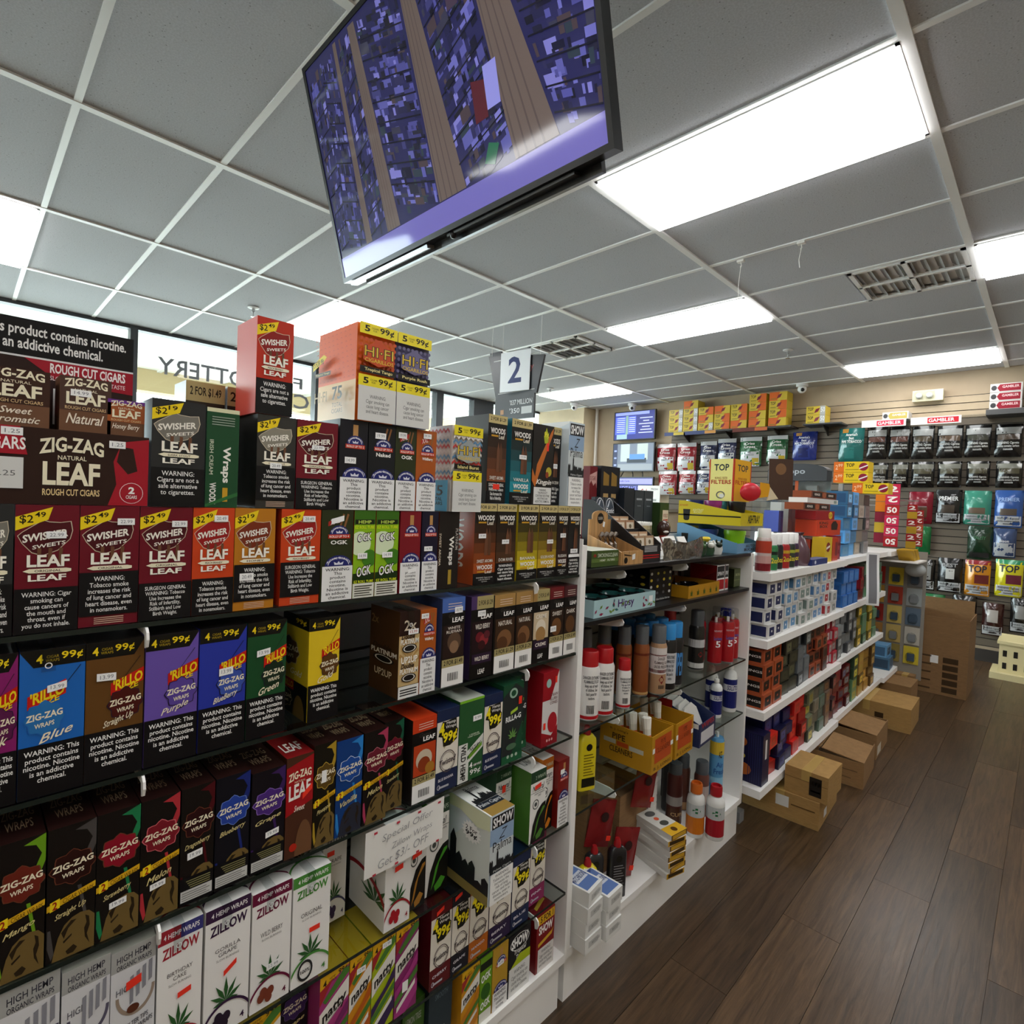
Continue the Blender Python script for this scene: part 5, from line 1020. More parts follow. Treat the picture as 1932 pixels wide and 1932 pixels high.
for x0, x1, y0, y1, h, lb in ((1.458, 1.61, 1.04, 1.215, .34, 'tall cardboard carton with red pouches on the base deck'), (1.62, 1.80, 1.02, 1.2, .25, 'shorter cardboard carton beside a tall one on the deck')):
    t = thing('cardboard_box', lb, 'box', ((x0+x1)/2, (y0+y1)/2, z+LZ), group='cardboard boxes on the base deck'); a, b_ = (x1-x0)/2, (y1-y0)/2
    MB().box(-a, -b_, 0, a, b_, h, CB).build('carton', t); MB().box(-a, -b_+.0, h, a*.3, b_, h+.003, CBD).build('top_flap', t); MB().box(-a-.0005, -b_*.1, h*.2, -a, b_*.1, h*.8, mat('4a3420', .8)).build('printed_mark', t)
for i, (x, y, zz, s_, lb) in enumerate(((1.48, 1.028, .30, 1, 'dark red pouch leaning high on the tall cardboard carton'), (1.575, .995, .176, 1.05, 'dark red pouch standing in front of the cardboard cartons'), (1.70, 1.0, .36, .95, 'dark red pouch lying over the shorter cardboard carton'))):
    q = MB(); g = 6; vs = []
    for j in range(g+1):
        for k2 in range(g+1):
            u_, v_ = j/g, k2/g; bul = .014*math.sin(math.pi*u_)*math.sin(math.pi*v_)
            vs.append(((u_-.5)*.10*s_, -bul-.002*math.sin(9*u_+5*v_), v_*.15*s_))
    n = len(vs); vs += [(a, -b_+.0, c_) for a, b_, c_ in vs]
    q.add(vs, [(j*(g+1)+k2, (j+1)*(g+1)+k2, (j+1)*(g+1)+k2+1, j*(g+1)+k2+1) for j in range(g) for k2 in range(g)] + [(n+j*(g+1)+k2, n+(j+1)*(g+1)+k2, n+(j+1)*(g+1)+k2+1, n+j*(g+1)+k2+1) for j in range(g) for k2 in range(g)], mat('7a1418', .35, kind='wrap'))
    t = thing('red_pouch', lb, 'pouch', (x, y-.012, zz+LZ), -.35, 'dark red pouches'); t.rotation_euler = (-.05, .25, -.3)
    q.build('pouch', t, smooth=True); MB().box(.015, -.024, .03, .032, -.0225, .045, pm('f03a28')).build('price_sticker', t); MB().lathe([(.016, -.0165), (0, -.0165)], mat('2a1010', .5), 0, .1*s_, 12, 'y').build('printed_mark', t)
for i in range(2):
    for j in range(9-i):
        c = pbox('cigarette_carton', 'white and red cigarette pack, %s one up in the %s back stack' % (ORD[j], ('left', 'right')[i]), 'pack', 1.825+i*.062, 1.03+i*.03, z+LZ+j*.0252, 1.825+i*.062+.058, 1.12+i*.03, .0245, 'd8d6d2', 'white packs stacked at the back of the deck', rz=.04*((j*7) % 3-1), side='b8a8a4'); c.done()
for j in range(8):
    c = pbox('card_box', 'white and gold flat box, %s one up in the front stack' % ORD[j], 'box', 1.715+.004*(j % 2), .862, z+LZ+j*.0186, 1.80+.004*(j % 2), 1.015, .018, 'c89a28' if j % 2 == 0 else '6a4a20', 'white and gold boxes', rz=-.2+.05*((j*5) % 3-1), side='cfcdc8', top='d6d4cc')
    if j == 7: c.R(0, 0, 1, .3, 'd8a82c', 'T'); c.E(.5, .15, .14, .08, '5a3a10', 'T'); c.E(.5, .42, .22, .09, '4a4a44', 'T'); c.E(.45, .62, .12, .06, 'e0603c', 'T', 'price_sticker'); c.E(.5, .83, .26, .1, '5a5a58', 'T')
    c.R(.08, .15, .92, .85, '3a2a14' if j % 2 == 0 else 'c89a28'); c.done()
can('maroon and brown air freshener can on the base deck', 2.03, 1.03, z, .031, .24, '4a1c18', '4a5054', .04, [(0, .35, '4a2a1a'), (.4, .6, '9a9490'), TXT(.18, .26, 'CUPS', 'b89868')])
can('dark grey can behind the white bottles', 2.10, 1.09, z, .03, .24, '4a4a4c', '3c4246', .05)
can('brown can with grey cap behind the white bottles', 2.155, 1.06, z, .03, .225, '5a342a', '4c5256', .05, [(0, .2, 'b08a60')])
can('brown and white can with grey cap at the front right', 2.17, .985, z, .03, .22, '6a4038', '54595e', .05, [(.3, .8, 'b8aaa4')])
can('navy capped dark can at the back right of the deck', 2.19, 1.14, z, .033, .33, '1a2038', '1c2a68', .05, [(.85, .95, 'a8985a')])
can('tall pale blue air freshener can at the deck end', 2.235, .955, z, .028, .362, '5a9ac8', '', .05, [(.82, 1, 'd8b83c'), (.4, .5, '8ac0dc'), TXT(.55, .72, 'Air\nFresh', '2a5a98'), TXT(.78, .88, 'ACE', '2a1a10', -140, -110)], clear=True)
for x, y, capc, lc, lb in ((2.02, .935, 'c8641c', 'c8701c', 'white cleaner bottle with orange cap on the deck'), (2.06, .875, 'a01420', 'a01c28', 'white cleaner bottle with red cap at the deck edge')):
    t = thing('cleaner_bottle', lb, 'bottle', (x, y+.0, z+LZ), -.4, 'cleaner bottles'); r_ = .034; h = .2
    y_ = None
    MB().lathe([(0, 0), (r_*.96, 0), (r_, .005), (r_, h*.66), (r_*.9, h*.74), (r_*.6, h*.80), (r_*.6, h*.84)], mat('d6d6d2', .35), n=20).build('bottle_body', t, smooth=True)
    MB().lathe([(r_*.66, h*.82), (r_*.66, h*.97), (r_*.6, h), (r_*.5, h), (r_*.48, h*.95), (0, h*.95)], mat(capc, .4), n=18).build('cap', t, smooth=True)
    q = MB(); q.lathe([(r_+.0004, h*.08), (r_+.0004, h*.40)], pm(lc), n=20); q.lathe([(r_+.0004, h*.40), (r_+.0004, h*.64)], pm('b8bcbc'), n=20)
    def fn2(u_, v_): an = math.radians(-150+50*u_); return ((r_+.0008)*math.cos(an), (r_+.0008)*math.sin(an), h*(.48+.1*v_))
    q.text('+', fn2, pm('1c6a3c'), b=.05); q.build('printed_label', t)
# ---- second shelf
z = 1.083
t = openbox('ashtray_tray', 'pale blue leaf patterned tray holding dark ashtrays', 'tray', 1.478, 1.045, z, .345, .21, .052, 'a8c8cc', '2a2a2c')
facetext(t, [('F', 'Hipsy', .36, .25, .62, .85, '4a2068'), ('F', '', .88, .35, .95, .75, 'e8ecec'), ('L', 'MOOD', .1, .3, .7, .6, '8aa84a')], .345, .21, .052)
q = MB(); rr = random.Random(4)
for i in range(22):
    x, zz, a, s_ = -.165+.33*rr.random(), .008+.036*rr.random(), rr.random()*6, .007
    if abs(x) > .05 or i % 3 == 0: q.add([(x+s_*1.6*math.cos(a), -.1057, zz+s_*math.sin(a)), (x-s_*.6*math.sin(a), -.1057, zz+s_*.6*math.cos(a)), (x-s_*1.6*math.cos(a), -.1057, zz-s_*math.sin(a)), (x+s_*.6*math.sin(a), -.1057, zz-s_*.6*math.cos(a))], [(0, 1, 2, 3)], pm(rr.choice(['3a6a6a', '6a8a3a', '8a2a4a', '5a6a78'])))
q.build('printed_leaves', t)
def ashtray(label, x, y, z, r_, c1, c2, group):
    t = thing('ashtray', label, 'ashtray', (x, y, z+LZ), 0, group)
    MB().lathe([(0, 0), (r_*.9, 0), (r_, .012), (r_, .026), (r_*.93, .028)], mat(c1, .25), n=20).lathe([(r_*.93, .028), (r_*.86, .024), (r_*.75, .010), (0, .008)], mat(c2, .2), n=20).build('dish', t, smooth=True)
    for a in (0, 2.1, 4.2): MB().box(r_*.84*math.cos(a)-.005, r_*.84*math.sin(a)-.005, .0275, r_*.84*math.cos(a)+.005, r_*.84*math.sin(a)+.005, .0295, mat(c1, .25)).build('cigarette_rest', t)
k = 0
for x, y in ((1.375, 1.096), (1.48, 1.096), (1.585, 1.096), (1.375, .995), (1.48, .995), (1.585, .995)):
    ashtray('dark ashtray with teal bowl, %s place in the pale blue tray' % ORD[k], x, y, z+.0245, .048, '14181a', '2f6a68', 'ashtrays in the pale blue tray'); k += 1
c = pbox('ashtray_carton', 'black carton with small yellow and white pictures, between two trays', 'carton', 1.685, .985, z+LZ, 1.842, 1.18, .115, '121214')
rr = random.Random(9)
for i in range(16): c.E(.08+.27*(i % 4), .25+.2*(i//4), .05, .045, rr.choice(['c8b03c', 'c8c8c4', '5a5a5c', 'a8a03a']), part='printed_picture', n=10)
for i in range(12): c.E(.12+.25*(i % 4), .3+.22*(i//4), .05, .045, rr.choice(['c8b03c', 'c8c8c4', '5a5a5c']), 'L', 'printed_picture', n=10)
c.T('Glow Kitchen Dish Set', .3, .03, .9, .09, 'd0d0cc'); c.done()
t = openbox('ashtray_tray', 'yellow tray with green leaf print holding black ashtrays', 'tray', 2.015, 1.04, z, .26, .2, .046, 'b07f1c', '1a1a1a')
class _Q:  # leaf print on the front of the tray
    pass
q = MB()
for i in range(5):
    cx = -.105+i*.052
    for a, l in ((10, .6), (50, .9), (90, 1.1), (130, .9), (170, .6)):
        an = math.radians(a); dx, dz = .016*l*math.cos(an), .022*l*math.sin(an)
        q.add([(cx, -.1006, .01), (cx+dx*.5-.003*math.sin(an), -.1006, .01+dz*.5+.003*math.cos(an)), (cx+dx, -.1006, .01+dz), (cx+dx*.5+.003*math.sin(an), -.1006, .01+dz*.5-.003*math.cos(an))], [(0, 1, 2, 3)], pm('4a5a1c'))
q.build('printed_leaves', t)
for k in range(3): ashtray('black ashtray in the yellow tray, %s from left' % ORD[k], 1.94+k*.075, 1.04, z+.004, .036, '101012', '1c1c1e', 'ashtrays in the yellow tray')
for i, (x0, x1, lb) in enumerate(((2.152, 2.225, 'white and black spray box with red lower half'), (2.23, 2.262, 'narrow white and black spray box beside its twin'))):
    c = pbox('spray_box', lb, 'box', x0, .955, z+LZ, x1, 1.07, .105, 'e0dedc', side='7a1418'); c.R(.04, .5, .96, .96, '141416'); c.T('SPRAY', .1, .6, .9, .75, 'e8e8e8', b=.02); c.R(.06, .06, .94, .44, 'a01c24'); c.P([(0, 0), (1, 0), (1, .8), (0, .15)], '5a1014', 'L'); c.sticker(.25, .35, .25, .12, '', 0, 'red'); c.done()
for i in range(2): can('dark red spray bottle with red cap, %s at the back of the shelf' % ORD[i], 2.09+i*.075, 1.15, z, .03, .125, '4a0e10', 'a01418', .035, name='spray_bottle')
c = pbox('tube_box', 'olive green box with pale lettering at the right shelf end', 'box', 2.345, .965, z+LZ, 2.41, 1.1, .078, '4a5428', side='2a2f18'); c.R(0, .35, 1, .42, '6a7440'); c.T('SMOKING', .2, .6, .9, .75, 'b8c090'); c.done()
# ---- top shelf
z = 1.232
c = pbox('tube_box', 'olive green box with pale lettering at the left shelf end', 'box', 1.290, .945, z+LZ, 1.428, 1.09, .048, '3f5224', side='232a16', top='c8ccc0'); c.R(0, .28, 1, .5, '5a7034'); c.T('SMOKINGCLEAN', .22, .58, .96, .82, 'c8d0b8'); c.E(.12, .7, .05, .1, '8a2a1c'); c.T('HEMP   FILTERS', .3, .33, .85, .45, 'd8dcc8'); c.done()
WD = mat('b98d58', .5, kind='wood')
t = thing('pipe_display', 'light wooden countertop display with rounded back holding metal pipes', 'display', (1.498, 1.0, z+LZ))
bp = [(-.06, 0), (.06, 0), (.06, .135), (.042, .135)] + [(.042*math.cos(math.radians(a)), .148+.016*math.sin(math.radians(a))) for a in range(0, 181, 20)] + [(-.042, .135), (-.06, .135)]
MB().prism(bp, .068, .073, WD).build('back_plate', t)
for s_ in (-1, 1): MB().prism([(-.06, 0), (.068, 0), (.068, .085), (-.06, .04)], s_*.06-.0025, s_*.06+.0025, WD, 'x').build('side_panel', t)
MB().box(-.0575, -.0625, 0, .0575, -.058, .042, WD).build('front_lip', t); MB().box(-.0575, -.058, 0, .0575, .068, .004, WD).build('bottom', t)
q = MB(); q.lathe([(.018, .0675), (0, .0675)], pm('1c1814'), 0, .138, 16, 'y'); q.text('SLEEK', lambda a, c_: (-.013+.026*a, .0668, .134+.009*c_), pm('c8c0b0')); q.build('emblem', t)
q = MB(); q.add([(.012, .0668, .112), (.022, .0668, .108), (.026, .0668, .125), (.016, .0668, .129)], [(0, 1, 2, 3)], pm('f0f0ee')); q.add([(-.005, -.063, .014), (.012, -.063, .017), (.012, -.063, .034), (-.005, -.063, .031)], [(0, 1, 2, 3)], pm('f0f0ee')); q.build('price_sticker', t)
q = MB(); q.lathe([(.01, -.063), (0, -.063)], pm('1c1814'), -.04, .014, 14, 'y'); q.add([(-.05, -.063, .03), (-.01, -.063, .026), (-.01, -.063, .029), (-.05, -.063, .034)], [(0, 1, 2, 3)], pm('2a2018')); q.build('printed_panel', t)
for i in range(6):
    b_ = MB().tube([(-.004, 0, 0), (0, .004, .05), (.002, .012, .075), (.016, .014, .083)], [.006, .006, .007, .009], mat('9a8f84', .25, .8)).build('metal_pipe'); b_.location = (1.462+i*.014, 1.03-.006*(i % 2), z+.006)
    tag(b_, 'small metal pipe in the wooden display, %s from left' % ORD[i], 'pipe', 'metal pipes in the wooden display')
t = thing('tiered_display', 'black tiered cardboard display with slanted sides behind the wooden one', 'display', (1.625, 1.07, z+LZ))
DK = mat('0f0f11', .5)
for s_ in (-1, 1): MB().prism([(-.12, 0), (.12, 0), (.12, .2), (.08, .2), (-.10, .075), (-.12, .06)], s_*.062-.002, s_*.062+.002, DK, 'x').build('side_panel', t)
for i in range(3): MB().box(-.06, -.12+i*.08, 0, .06, -.116+i*.08, .055+i*.05, DK).build('tier_front', t)
MB().box(-.06, .116, 0, .06, .12, .2, DK).build('back_panel', t)
q = MB()
for i in range(2): q.add([(-.055, -.1206, .012+i*.008), (.055, -.1206, .012+i*.008), (.055, -.1206, .016+i*.008), (-.055, -.1206, .016+i*.008)], [(0, 1, 2, 3)], pm('b01c20'))
for i in range(4): q.add([(-.04, -.1206, .034+i*.005), (.04, -.1206, .034+i*.005), (.04, -.1206, .037+i*.005), (-.04, -.1206, .037+i*.005)], [(0, 1, 2, 3)], pm('a8a8a8'))
q.build('printed_panel', t)
k = 0
for i, (yy, zz, cc) in enumerate(((.968, .04, 'a88868'), (.993, .052, 'b09070'), (1.047, .088, 'a88060'), (1.072, .1, 'b89878'), (1.135, .14, '2a3038'))):
    for s_ in (-1, 1):
        c = Carton('%s paper pack leaning in the black tiered display, %s from the front' % ('slate' if i == 4 else 'tan', ORD[k]), 1.625+s_*.029-.0275, z+zz-.03, .055, .075 if i < 4 else .10, cc, d=.016, y=yy, name='paper_pack', cat='pack', group='packs in the tiered display')
        c.root.rotation_euler = (-.10, 0, 0); c.R(.1, .55, .9, .9, 'd8ccb8' if i < 4 else '3a4450')
        if i == 4: c.ring(.5, .5, .48, .48, .03, 'd8dce0'); c.T('Exotic', .08, .42, .95, .62, 'f0f0f0', sh=.3, b=.02); c.P([(.2, .65), (.5, .9), (.6, .9), (.35, .65)], 'c8d0d8'); c.sticker(.4, .25, .4, .12, '', 0, 'red')
        else: c.T('ELEMENTS', .15, .2, .85, .35, 'e8e0d0'); c.E(.5, .72, .14, .1, '6a5a40')
        c.done(); k += 1
c = pbox('gift_box', 'dark red box with pink scalloped corner behind the big cigar carton', 'box', 1.60, 1.195, z+LZ, 1.645, 1.225, .32, '6a141c'); c.P([(0, .9), (.95, .95), (.95, .75), (.8, .82), (.5, .78), (.2, .84), (0, .8)], 'c89a94'); c.T('SUGAR', .05, .84, .8, .89, '6a141c'); c.done()
c = pbox('gift_box', 'navy box with four gold emblems in front of the wall screens', 'box', 1.655, 1.185, z+LZ, 1.775, 1.225, .325, '14161c')
for i in range(2): c.P([(.12+i*.42, .78), (.42+i*.42, .78), (.42+i*.42, .9), (.12+i*.42, .94)], '8a6a2c', part='emblem'); c.P([(.14+i*.42, .64), (.4+i*.42, .64), (.4+i*.42, .69), (.14+i*.42, .69)], 'a88a5a', part='emblem')
c.R(0, .35, 1, .58, '2a3c68'); c.done()
for i in range(2):
    c = pbox('grey_carton', 'dark grey glossy carton, %s of the pair behind the tiered display' % ('left', 'right')[i], 'carton', 1.855+i*.07, 1.165, z+LZ, 1.855+i*.07+.066, 1.225, .245, '3a4044', 'grey cartons behind the tiered display', side='2c3136'); c.R(.2, .84, .8, .87, '9aa0a4'); c.R(.3, .74, .7, .755, '7a8084'); c.done()
c = pbox('grey_carton', 'wide wrapped dark carton left of the grey pair', 'carton', 1.782, 1.165, z+LZ, 1.85, 1.225, .25, '23282e'); c.done()
c = pbox('paper_carton', 'dark green box with a cream panel reading BEST', 'box', 1.99, 1.13, z+LZ, 2.06, 1.2, .2, '2f4420'); c.R(.3, .45, .95, .85, 'e0d0b8'); c.T("WORLD'S", .38, .7, .9, .78, '8a2a1c'); c.T('BEST', .38, .52, .9, .67, 'a82a1c', b=.03); c.R(0, 0, 1, .3, 'b8b8ac'); c.done()
t = thing('swab_jar', 'clear tub of cotton swabs beside the tiered display', 'tub', (1.775, 1.09, z+LZ))
MB().box(-.05, -.03, 0, .05, .03, .004, CLEAR).build('tub_bottom', t); MB().box(-.05, -.03, .004, .05, -.029, .1, CLEAR).box(-.05, .029, .004, .05, .03, .1, CLEAR).box(-.05, -.029, .004, -.049, .029, .1, CLEAR).box(.049, -.029, .004, .05, .029, .1, CLEAR).build('tub_wall', t)
q = MB()
for i in range(60): x, y = -.044+.0097*(i % 10), -.024+.0095*(i//10); q.lathe([(.0012, .006), (.0012, .115)], mat('d8c8a0', .8), x, y, 5); q.ball((x, y, .119), (.003, .003, .008), mat('f4f2ec', .95), 6, 4)
o = q.build('cotton_swabs', t); o['kind'] = 'stuff'
t = thing('foil_tray', 'crinkled silver foil display with clear sleeves at the shelf edge', 'display', (1.845, .99, z+LZ))
q = MB(); n = 30
vs = []
for zz in (0, .02, .05, .078):
    for i in range(n+1):
        u_ = i/n; vs.append((-.15+.30*u_, -.045-.012*math.sin(math.pi*u_)-.004*math.sin(17*u_+zz*90), zz*(1-.22*math.sin(math.pi*min(1, max(0, (u_-.1)/.75)))) if zz else 0))
q.add(vs, [(r_*(n+1)+i, r_*(n+1)+i+1, (r_+1)*(n+1)+i+1, (r_+1)*(n+1)+i) for r_ in range(3) for i in range(n)], mat('b4b4b2', .18, .95, kind='foil')); q.build('foil_front', t, smooth=True)
MB().box(-.15, -.03, 0, .15, .06, .004, mat('c8c8c4', .4)).build('tray', t)
k = 0
for i in range(7):
    b_ = MB().box(-.03, -.002, 0, .03, .002, .075, mat('dcdad4', .4)).box(-.02, -.0025, .02, .02, -.002, .05, pm('5a1c1c' if i % 2 else 'a8a49c')).build('sleeve'); b_.location = (1.735+i*.037, .985+.012*(i % 3), z+.0075); b_.rotation_euler = (-.5, 0, .0)
    tag(b_, 'pale paper sleeve leaning in the foil display, %s from left' % ORD[i], 'sleeve', 'sleeves in the foil display')
# figurines
def figurine(label, x, y, zz, s_, head, body, acc):
    t = thing('figurine', label, 'figurine', (x, y, zz+LZ), -.6)
    MB().lathe([(0, 0), (.028*s_, 0), (.03*s_, .01*s_), (.022*s_, .04*s_), (.012*s_, .055*s_)], mat(body, .3), n=14).build('body', t, smooth=True)
    hd = MB().ball((0, 0, .075*s_), (.021*s_, .02*s_, .026*s_), mat(head, .25)).build('head', t, smooth=True)
    q = MB()
    for q_ in (-1, 1): q.tube([(q_*.02*s_, 0, .045*s_), (q_*.035*s_, -.01*s_, .03*s_), (q_*.03*s_, -.025*s_, .02*s_)], [.008*s_, .007*s_, .006*s_], mat(acc, .3))
    q.build('arms', t, smooth=True)
    MB().ball((0, -.017*s_, .067*s_), (.009*s_, .005*s_, .004*s_), mat('e8e4dc', .3), 8, 5).build('mouth', hd, smooth=True)
figurine('small brown resin figurine standing behind the foil display', 1.962, 1.095, z, 1.3, '3a2018', '8a2a1c', 'a8742a')
figurine('tiny brown resin figurine left of the blue tray', 1.87, 1.12, z, .75, '4a2a1c', '6a3a20', '3a2018')
for i, (x, cc, c2) in enumerate(((2.035, '23402a', '3a5a34'), (2.108, '2a4a34', 'd8d8d0'), (2.181, 'd4d6d2', '1c2a20'))):
    t = thing('cow_ashtray', 'glazed %s animal shaped ashtray at the shelf edge' % ('dark green', 'green and white', 'white spotted')[i], 'ashtray', (x, .985, z+LZ), -.5, 'animal shaped ashtrays')
    MB().lathe([(0, 0), (.03, 0), (.034, .02), (.03, .045), (.02, .052), (.012, .04)], mat(cc, .2), n=14).build('bowl', t, smooth=True)
    hd = MB().ball((0, -.03, .04), (.014, .013, .012), mat(c2, .2)).build('head', t, smooth=True)
    MB().ball((.012, -.028, .054), (.005, .004, .008), mat(c2, .2), 8, 5).ball((-.012, -.028, .054), (.005, .004, .008), mat(c2, .2), 8, 5).build('ears', hd, smooth=True)
b_ = MB().lathe([(0, 0), (.006, 0), (.018, .012), (.012, .02), (.004, .012)], mat('e0c838', .3), n=6).build('flower_clip', smooth=True); b_.location = (2.04, .955, z+.056); tag(b_, 'small yellow flower shaped clip on the green ashtray', 'clip')
# sloped bucket displays, one stacked on the other
def bucket_display(label, x0, x1, y0, y1, zz, hf, hb, col, txt):
    t = thing('bucket_display', label, 'display', ((x0+x1)/2, (y0+y1)/2, zz+LZ), group='sloped bucket displays'); a, b_ = (x1-x0)/2, (y1-y0)/2; A = pm(col)
    for s_ in (-1, 1): MB().prism([(-b_, 0), (b_, 0), (b_, hb), (b_*.8, hb), (-b_, hf)], s_*a-.0015, s_*a+.0015, A, 'x').build('side_panel', t)
    MB().box(-a+.0015, -b_, 0, a-.0015, -b_+.003, hf, A).build('front_panel', t); MB().box(-a+.0015, b_-.003, 0, a-.0015, b_, hb, A).build('back_panel', t); MB().box(-a+.0015, -b_+.003, 0, a-.0015, b_-.003, .003, A).build('bottom', t)
    q = MB(); fn = lambda x0, z0, x1, z1: (lambda u_, v_: (-a-.0021, b_-2*b_*(x0+(x1-x0)*u_), hb*(z0+(z1-z0)*v_)))
    g = fn(.08, .12, .2, .62); pts = [g(0, 1), g(1, 1), g(.9, .1), g(.7, 0), g(.3, 0), g(.1, .1)]; q.add(pts, [tuple(range(6))], pm('141414'))
    g = fn(0, .34, 1, .40); q.add([g(0, 0), g(1, 0), g(1, 1), g(0, 1)], [(0, 1, 2, 3)], pm('1c1a10') if col == 'c8b41c' else pm(col))
    if col == 'c8b41c': q.text('ASHTRAY', fn(.24, .55, .42, .65), pm('e0dc9a')); q.text('BUCKET', fn(.26, .46, .40, .54), pm('e0dc9a')); q.text('BUTT BUCKET', fn(.02, .76, .16, .83), pm('c0501c'))
    gf = lambda x0, z0, x1, z1: (lambda u_, v_: (-a+2*a*(x0+(x1-x0)*u_), -b_-.0006, hf*(z0+(z1-z0)*v_)))
    q.text(txt, gf(.3, .2, .85, .85), pm('1c1c1c'), b=.02); q.build('lettering', t)
def cup(label, x, y, zz, col, r_=.043, h=.085):
    t = thing('ashtray_cup', label, 'cup', (x, y, zz+LZ), 0, 'coloured ashtray cups'); C = mat(col, .3)
    MB().lathe([(0, 0), (r_*.8, 0), (r_*.95, h*.8), (r_, h*.8), (r_, h), (r_*.92, h), (r_*.8, h*.7), (0, h*.68)], C, n=20).build('cup_body', t, smooth=True)
bucket_display('pale blue sloped display with ashtray cups, under the yellow one', 2.300, 2.545, .94, 1.215, z, .042, .115, '6a98b8', 'AUTO\nBUCKET')
cup('lime green ashtray cup in the pale blue display', 2.40, .995, z+.004, '8ac81c', .046, .09)
cup('royal blue ashtray cup in the pale blue display', 2.365, 1.10, z+.004, '2a4a98', .043, .09)
cup('yellow ashtray cup at the back of the pale blue display', 2.36, 1.165, z+.004, 'c8b41c', .02, .1)
bucket_display('yellow sloped display with ashtray cups, above the pale blue one', 2.305, 2.545, .932, 1.215, z+.1165, .055, .1, 'c8b41c', 'ASHTRAY')
for x, y, cc, lb in ((2.365, 1.168, '1c2c68', 'navy ashtray cup at the back of the yellow display'), (2.38, 1.09, '8a2a78', 'magenta ashtray cup in the yellow display'), (2.465, 1.10, '3a7a88', 'teal ashtray cup in the yellow display'), (2.47, 1.02, '141416', 'black ashtray cup at the front of the yellow display')): cup(lb, x, y, z+.1205, cc, .038, .10)
c = pbox('filter_box', 'yellow and red upright filter box standing on the bucket display', 'box', 2.445, 1.03, z+.2225, 2.64, 1.145, .19, 'e0a81c', rz=.0, side='e8e08a')
for f_ in 'FL':
    c.R(0, 0, .05, 1, 'b8281c', f_); c.R(.95, 0, 1, 1, 'b8281c', f_); c.T('TOP', .2, .72, .8, .88, '1c2838', f_, b=.02); c.T('KING SIZE', .25, .52, .75, .57, '8a4a1c', f_); c.T('FILTERS', .1, .4, .9, .5, 'b02818', f_, b=.02)
c.ring(.5, .14, .18, .09, .05, '6a6a60', 'L'); c.E(.55, .12, .1, .05, 'd8d8cc', 'L'); c.done()
t = thing('red_pouch_tag', 'rounded red plastic pouch with a yellow tag card', 'pouch', (2.50, .975, z+.222), -.7)
MB().ball((0, 0, .045), (.05, .018, .042), mat('c02030', .3), 16, 9).build('pouch', t, smooth=True); MB().prism([(.04, .02), (.10, .03), (.085, .085), (.045, .09)], -.003, .001, pm('d89a1c')).build('tag_card', t); MB().prism([(.08, .01), (.13, .02), (.09, .07)], -.004, .004, pm('d8c8a8')).build('cream_corner', t)
# ---------------------------------------------------------------- far gondola with white shelves
Y3 = .85
ZC = [1.150, .858, .548, .205]
t = thing('shelving_unit', 'white gondola shelving with deep shelves running to the back wall', 'shelving', (3.9, 1.05, 0)); t0 = t
bx = lambda x0, y0, z0, x1, y1, z1: (x0-3.9, y0-1.05, z0, x1-3.9, y1-1.05, z1)
MB().box(*bx(2.44, 1.228, .1, 5.40, 1.25, 1.225), WHITE).build('back_panel', t)
for x in (2.44, 3.66, 4.88): MB().box(*bx(x, 1.205, 0, x+.03, 1.227, 1.225), WHITE).build('upright', t)
seg = [(2.45, 3.655), (3.665, 4.86)]
for k, zz in enumerate(ZC):
    for i, (a, b_) in enumerate(seg + ([(4.87, 5.36)] if k in (0, 3) else [])):
        yy = Y3 + (.02 if i == 1 else 0) - (.0 if k else .0)
        MB().box(*bx(a, yy, zz-.035, b_, 1.226, zz), WHITE).build('shelf', t)
MB().box(*bx(3.665, 1.252, 1.115, 5.36, 1.75, 1.15), WHITE).build('shelf', t)
for x in (2.5, 3.68, 4.9):
    MB().box(*bx(x, .95, 0, x+.05, 1.17, .05), mat('8a8c8e', .5)).build('foot', t)

CUB = {}
CR = random.Random(21)
def tone(c_, k): return '%02x%02x%02x' % tuple(min(255, max(0, int(int(c_[i:i+2], 16)*k))) for i in (0, 2, 4))
def cube(kind, label, x, y, zz, w_, h, d_, main, panel, side, group, rz=0, txt=None):
    """small printed box: coloured carton with a framed window on the front and a panel on the left side"""
    if kind not in ('charcoal_cube', 'blue_cube', 'coal_box'):
        v = CR.randrange(4); k_ = (.75, .95, 1.15, 1.3)[v]; main, panel, side = tone(main, k_), tone(panel, (1.2, .8, 1.1, .9)[v]), tone(side, k_)
        y += (0, .012, .02, .004)[v]; rz += (.04, -.05, 0, .02)[v]; h -= .006*(v == 1)
    key = (kind, main, panel, side)
    if key not in CUB:
        c = Carton(label, -w_/2, 0, w_, h, main, d=d_, y=-d_/2, name=kind, group=group, cat='box', side=main)
        c.R(.18, .16, .82, .78, panel, part='front_print'); c.R(.42, .42, .58, .56, main, part='front_print')
        c.R(.10, .12, .90, .84, side, 'L', 'side_print')
        if txt: c.T(txt, .14, .42, .9, .58, 'f0ece4', 'L', part='side_print'); 
        c.done(); CUB[key] = c.root; r_ = c.root; r_.location = (x, y, zz+.0008); r_.rotation_euler = (0, 0, rz); return r_
    return dup(CUB[key], (x, y, zz+.0008), rz, label)
